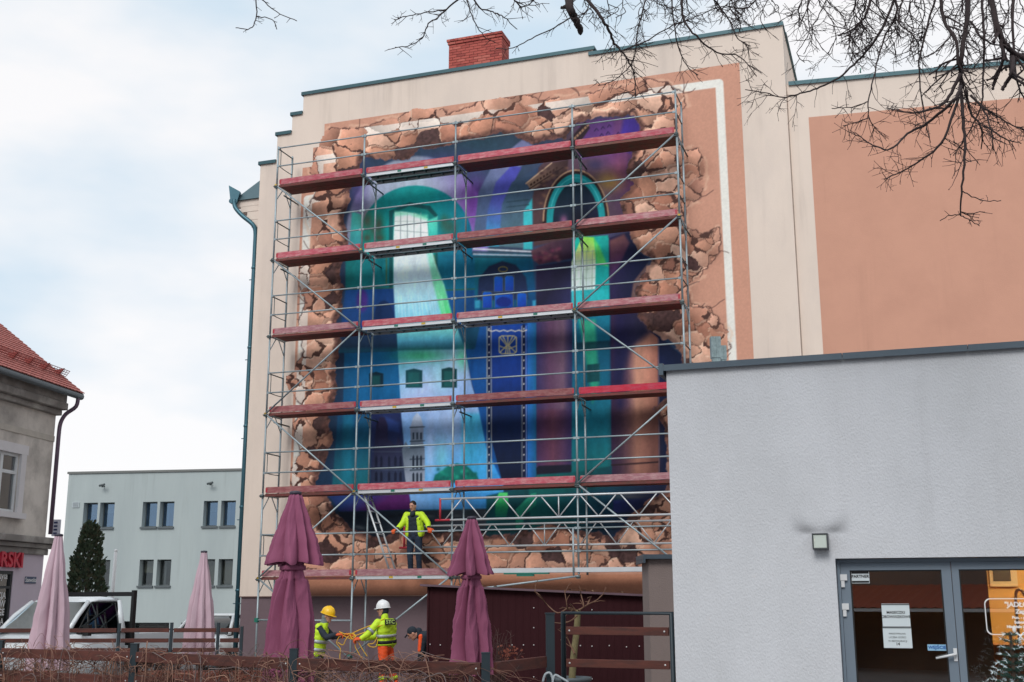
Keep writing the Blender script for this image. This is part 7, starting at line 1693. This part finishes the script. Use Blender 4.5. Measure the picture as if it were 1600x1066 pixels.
# background lattice of fine twigs at the upper right
for k in range(30):
    x_ = rt.uniform(1255, 1600); pts = [(x_, -15)]
    for j in range(4): pts.append((pts[-1][0] + rt.uniform(-22, 18), pts[-1][1] + rt.uniform(14, 34)))
    BRN.append((pts, rt.uniform(7.5, 9.0), 1.2, .5, 9, 42, 1))
for k in range(22):
    x_ = rt.uniform(900, 1260); pts = [(x_, -15)]
    for j in range(3): pts.append((pts[-1][0] + rt.uniform(-20, 20), pts[-1][1] + rt.uniform(8, 26)))
    BRN.append((pts, rt.uniform(7.8, 8.6), 1.0, .5, 6, 34, 1))
def grow(g, p, d, L_, r, lv, rn):
    """zig-zag twig with buds and shorter side twigs"""
    n = max(2, int(L_ / .045)); n = min(n, 7); q = [p]; st = L_ / n
    for j in range(n):
        d = (d + Vector((rn.uniform(-.32, .32), rn.uniform(-.2, .2), rn.uniform(-.34, .3)))).normalized(); q.append(q[-1] + d * st)
    g.path(q, [r * (1 - .5 * i / n) for i in range(n + 1)], 4, caps=False)
    e = q[-1]; g.ball(e, r * 1.0, 4)
    if lv > 0:
        for i in range(1, n):
            if rn.random() < .62:
                s = Vector((rn.uniform(-1, 1), rn.uniform(-.4, .4), rn.uniform(-1, .7))); v = (d * .55 + s.normalized() * .8).normalized()
                grow(g, q[i], v, L_ * rn.uniform(.3, .6), r * .8, lv - 1, rn)
for pts, D, r0, r1, ns_, tl, join in BRN:
    u_ = D / FPX                       # metres per photo pixel at this depth
    P = []
    for i, (x_, y_) in enumerate(pts): P.append(at(x_, y_, D + rt.uniform(-.12, .12)))
    S = smooth_pts(P, 5); m = len(S)
    S = [p + Vector((rt.uniform(-1, 1), rt.uniform(-1, 1), rt.uniform(-1, 1))) * u_ * (1.1 if 0 < i < m - 1 else 0) for i, p in enumerate(S)]
    rr = [max(.75, .95 * (r0 + (r1 - r0) * i / (m - 1))) * u_ for i in range(m)]
    g = MB()
    if join:
        j = min(LIMB, key=lambda q: (q - S[0]).length + .3 * abs(q.x - S[0].x)); mid_ = (j + S[0]) / 2 + Vector((0, 0, .12))
        g.path(smooth_pts([j, mid_, S[0]], 4), [rr[0] * 1.25] * 9, 6, caps=False)
    g.path(S, rr, 7 if r0 > 2 else 5)
    for k in range(int(ns_ * 1.3)):
        i = rt.randrange(1, m - 1); d = (S[i + 1] - S[i - 1]).normalized(); s = Vector((rt.uniform(-1, 1), rt.uniform(-.45, .45), rt.uniform(-1, .8))).normalized()
        grow(g, S[i], (d * .8 + s * .8).normalized(), tl * u_ * rt.uniform(.45, 1.25), max(.62, r1 * .8) * u_, 2 if tl > 30 else 1, rt)
    g.build('branch', BARK, tree, fix=False)
# ================================================================== across the street, behind the camera: what the door glass mirrors
FT = Frame((-4, -11), R(180))
fac = thing('street_house', 'brown grey house across the street mirrored in the restaurant glass', 'building', (-4, -13, 0))
g = MB(); g.box((-5, -14, 4.2), (26, 5, 8.4)); g.build('wall', mat('far_plaster', C(128, 116, 110, .8), .9, var=.1), fac)
for k in range(7):
    g = MB(); g.box((-15 + k * 3.3, -11.48, 5.4), (1.2, .06, 1.7)); g.build('window', mat('far_window', C(60, 66, 76, .8), .2), fac)
aw = thing('awning', 'red ribbed awning across the street mirrored in the restaurant glass', 'awning', (-4, -10, 0))
g = MB()
for k in range(60):
    x = -12 + k * .27; g.add([(x, -11.45, 2.25), (x + .13, -11.45, 2.28), (x + .27, -11.45, 2.25), (x + .27, -9.2, 1.65), (x + .13, -9.2, 1.68), (x, -9.2, 1.65)], [(0, 1, 4, 5), (1, 2, 3, 4)])
g.build('roof', mat('awning_red', C(170, 84, 66, .9), .6, var=.1), aw, fix=False)
g = MB(); g.box((-3.9, -9.18, 1.6), (16.3, .05, .08)); g.build('edge', PLAST, aw)
for k in range(6): g = MB(); g.tube((-12 + k * 3.2, -9.25, 0), (-12 + k * 3.2, -9.25, 1.6), .04, 8); g.build('post', BLK, aw)
g = MB(); g.box((-3.9, -11.3, .9), (16, .2, 1.8)); g.build('back_panel', mat('stall_dark', C(48, 36, 34, .8), .8), aw)
finish()
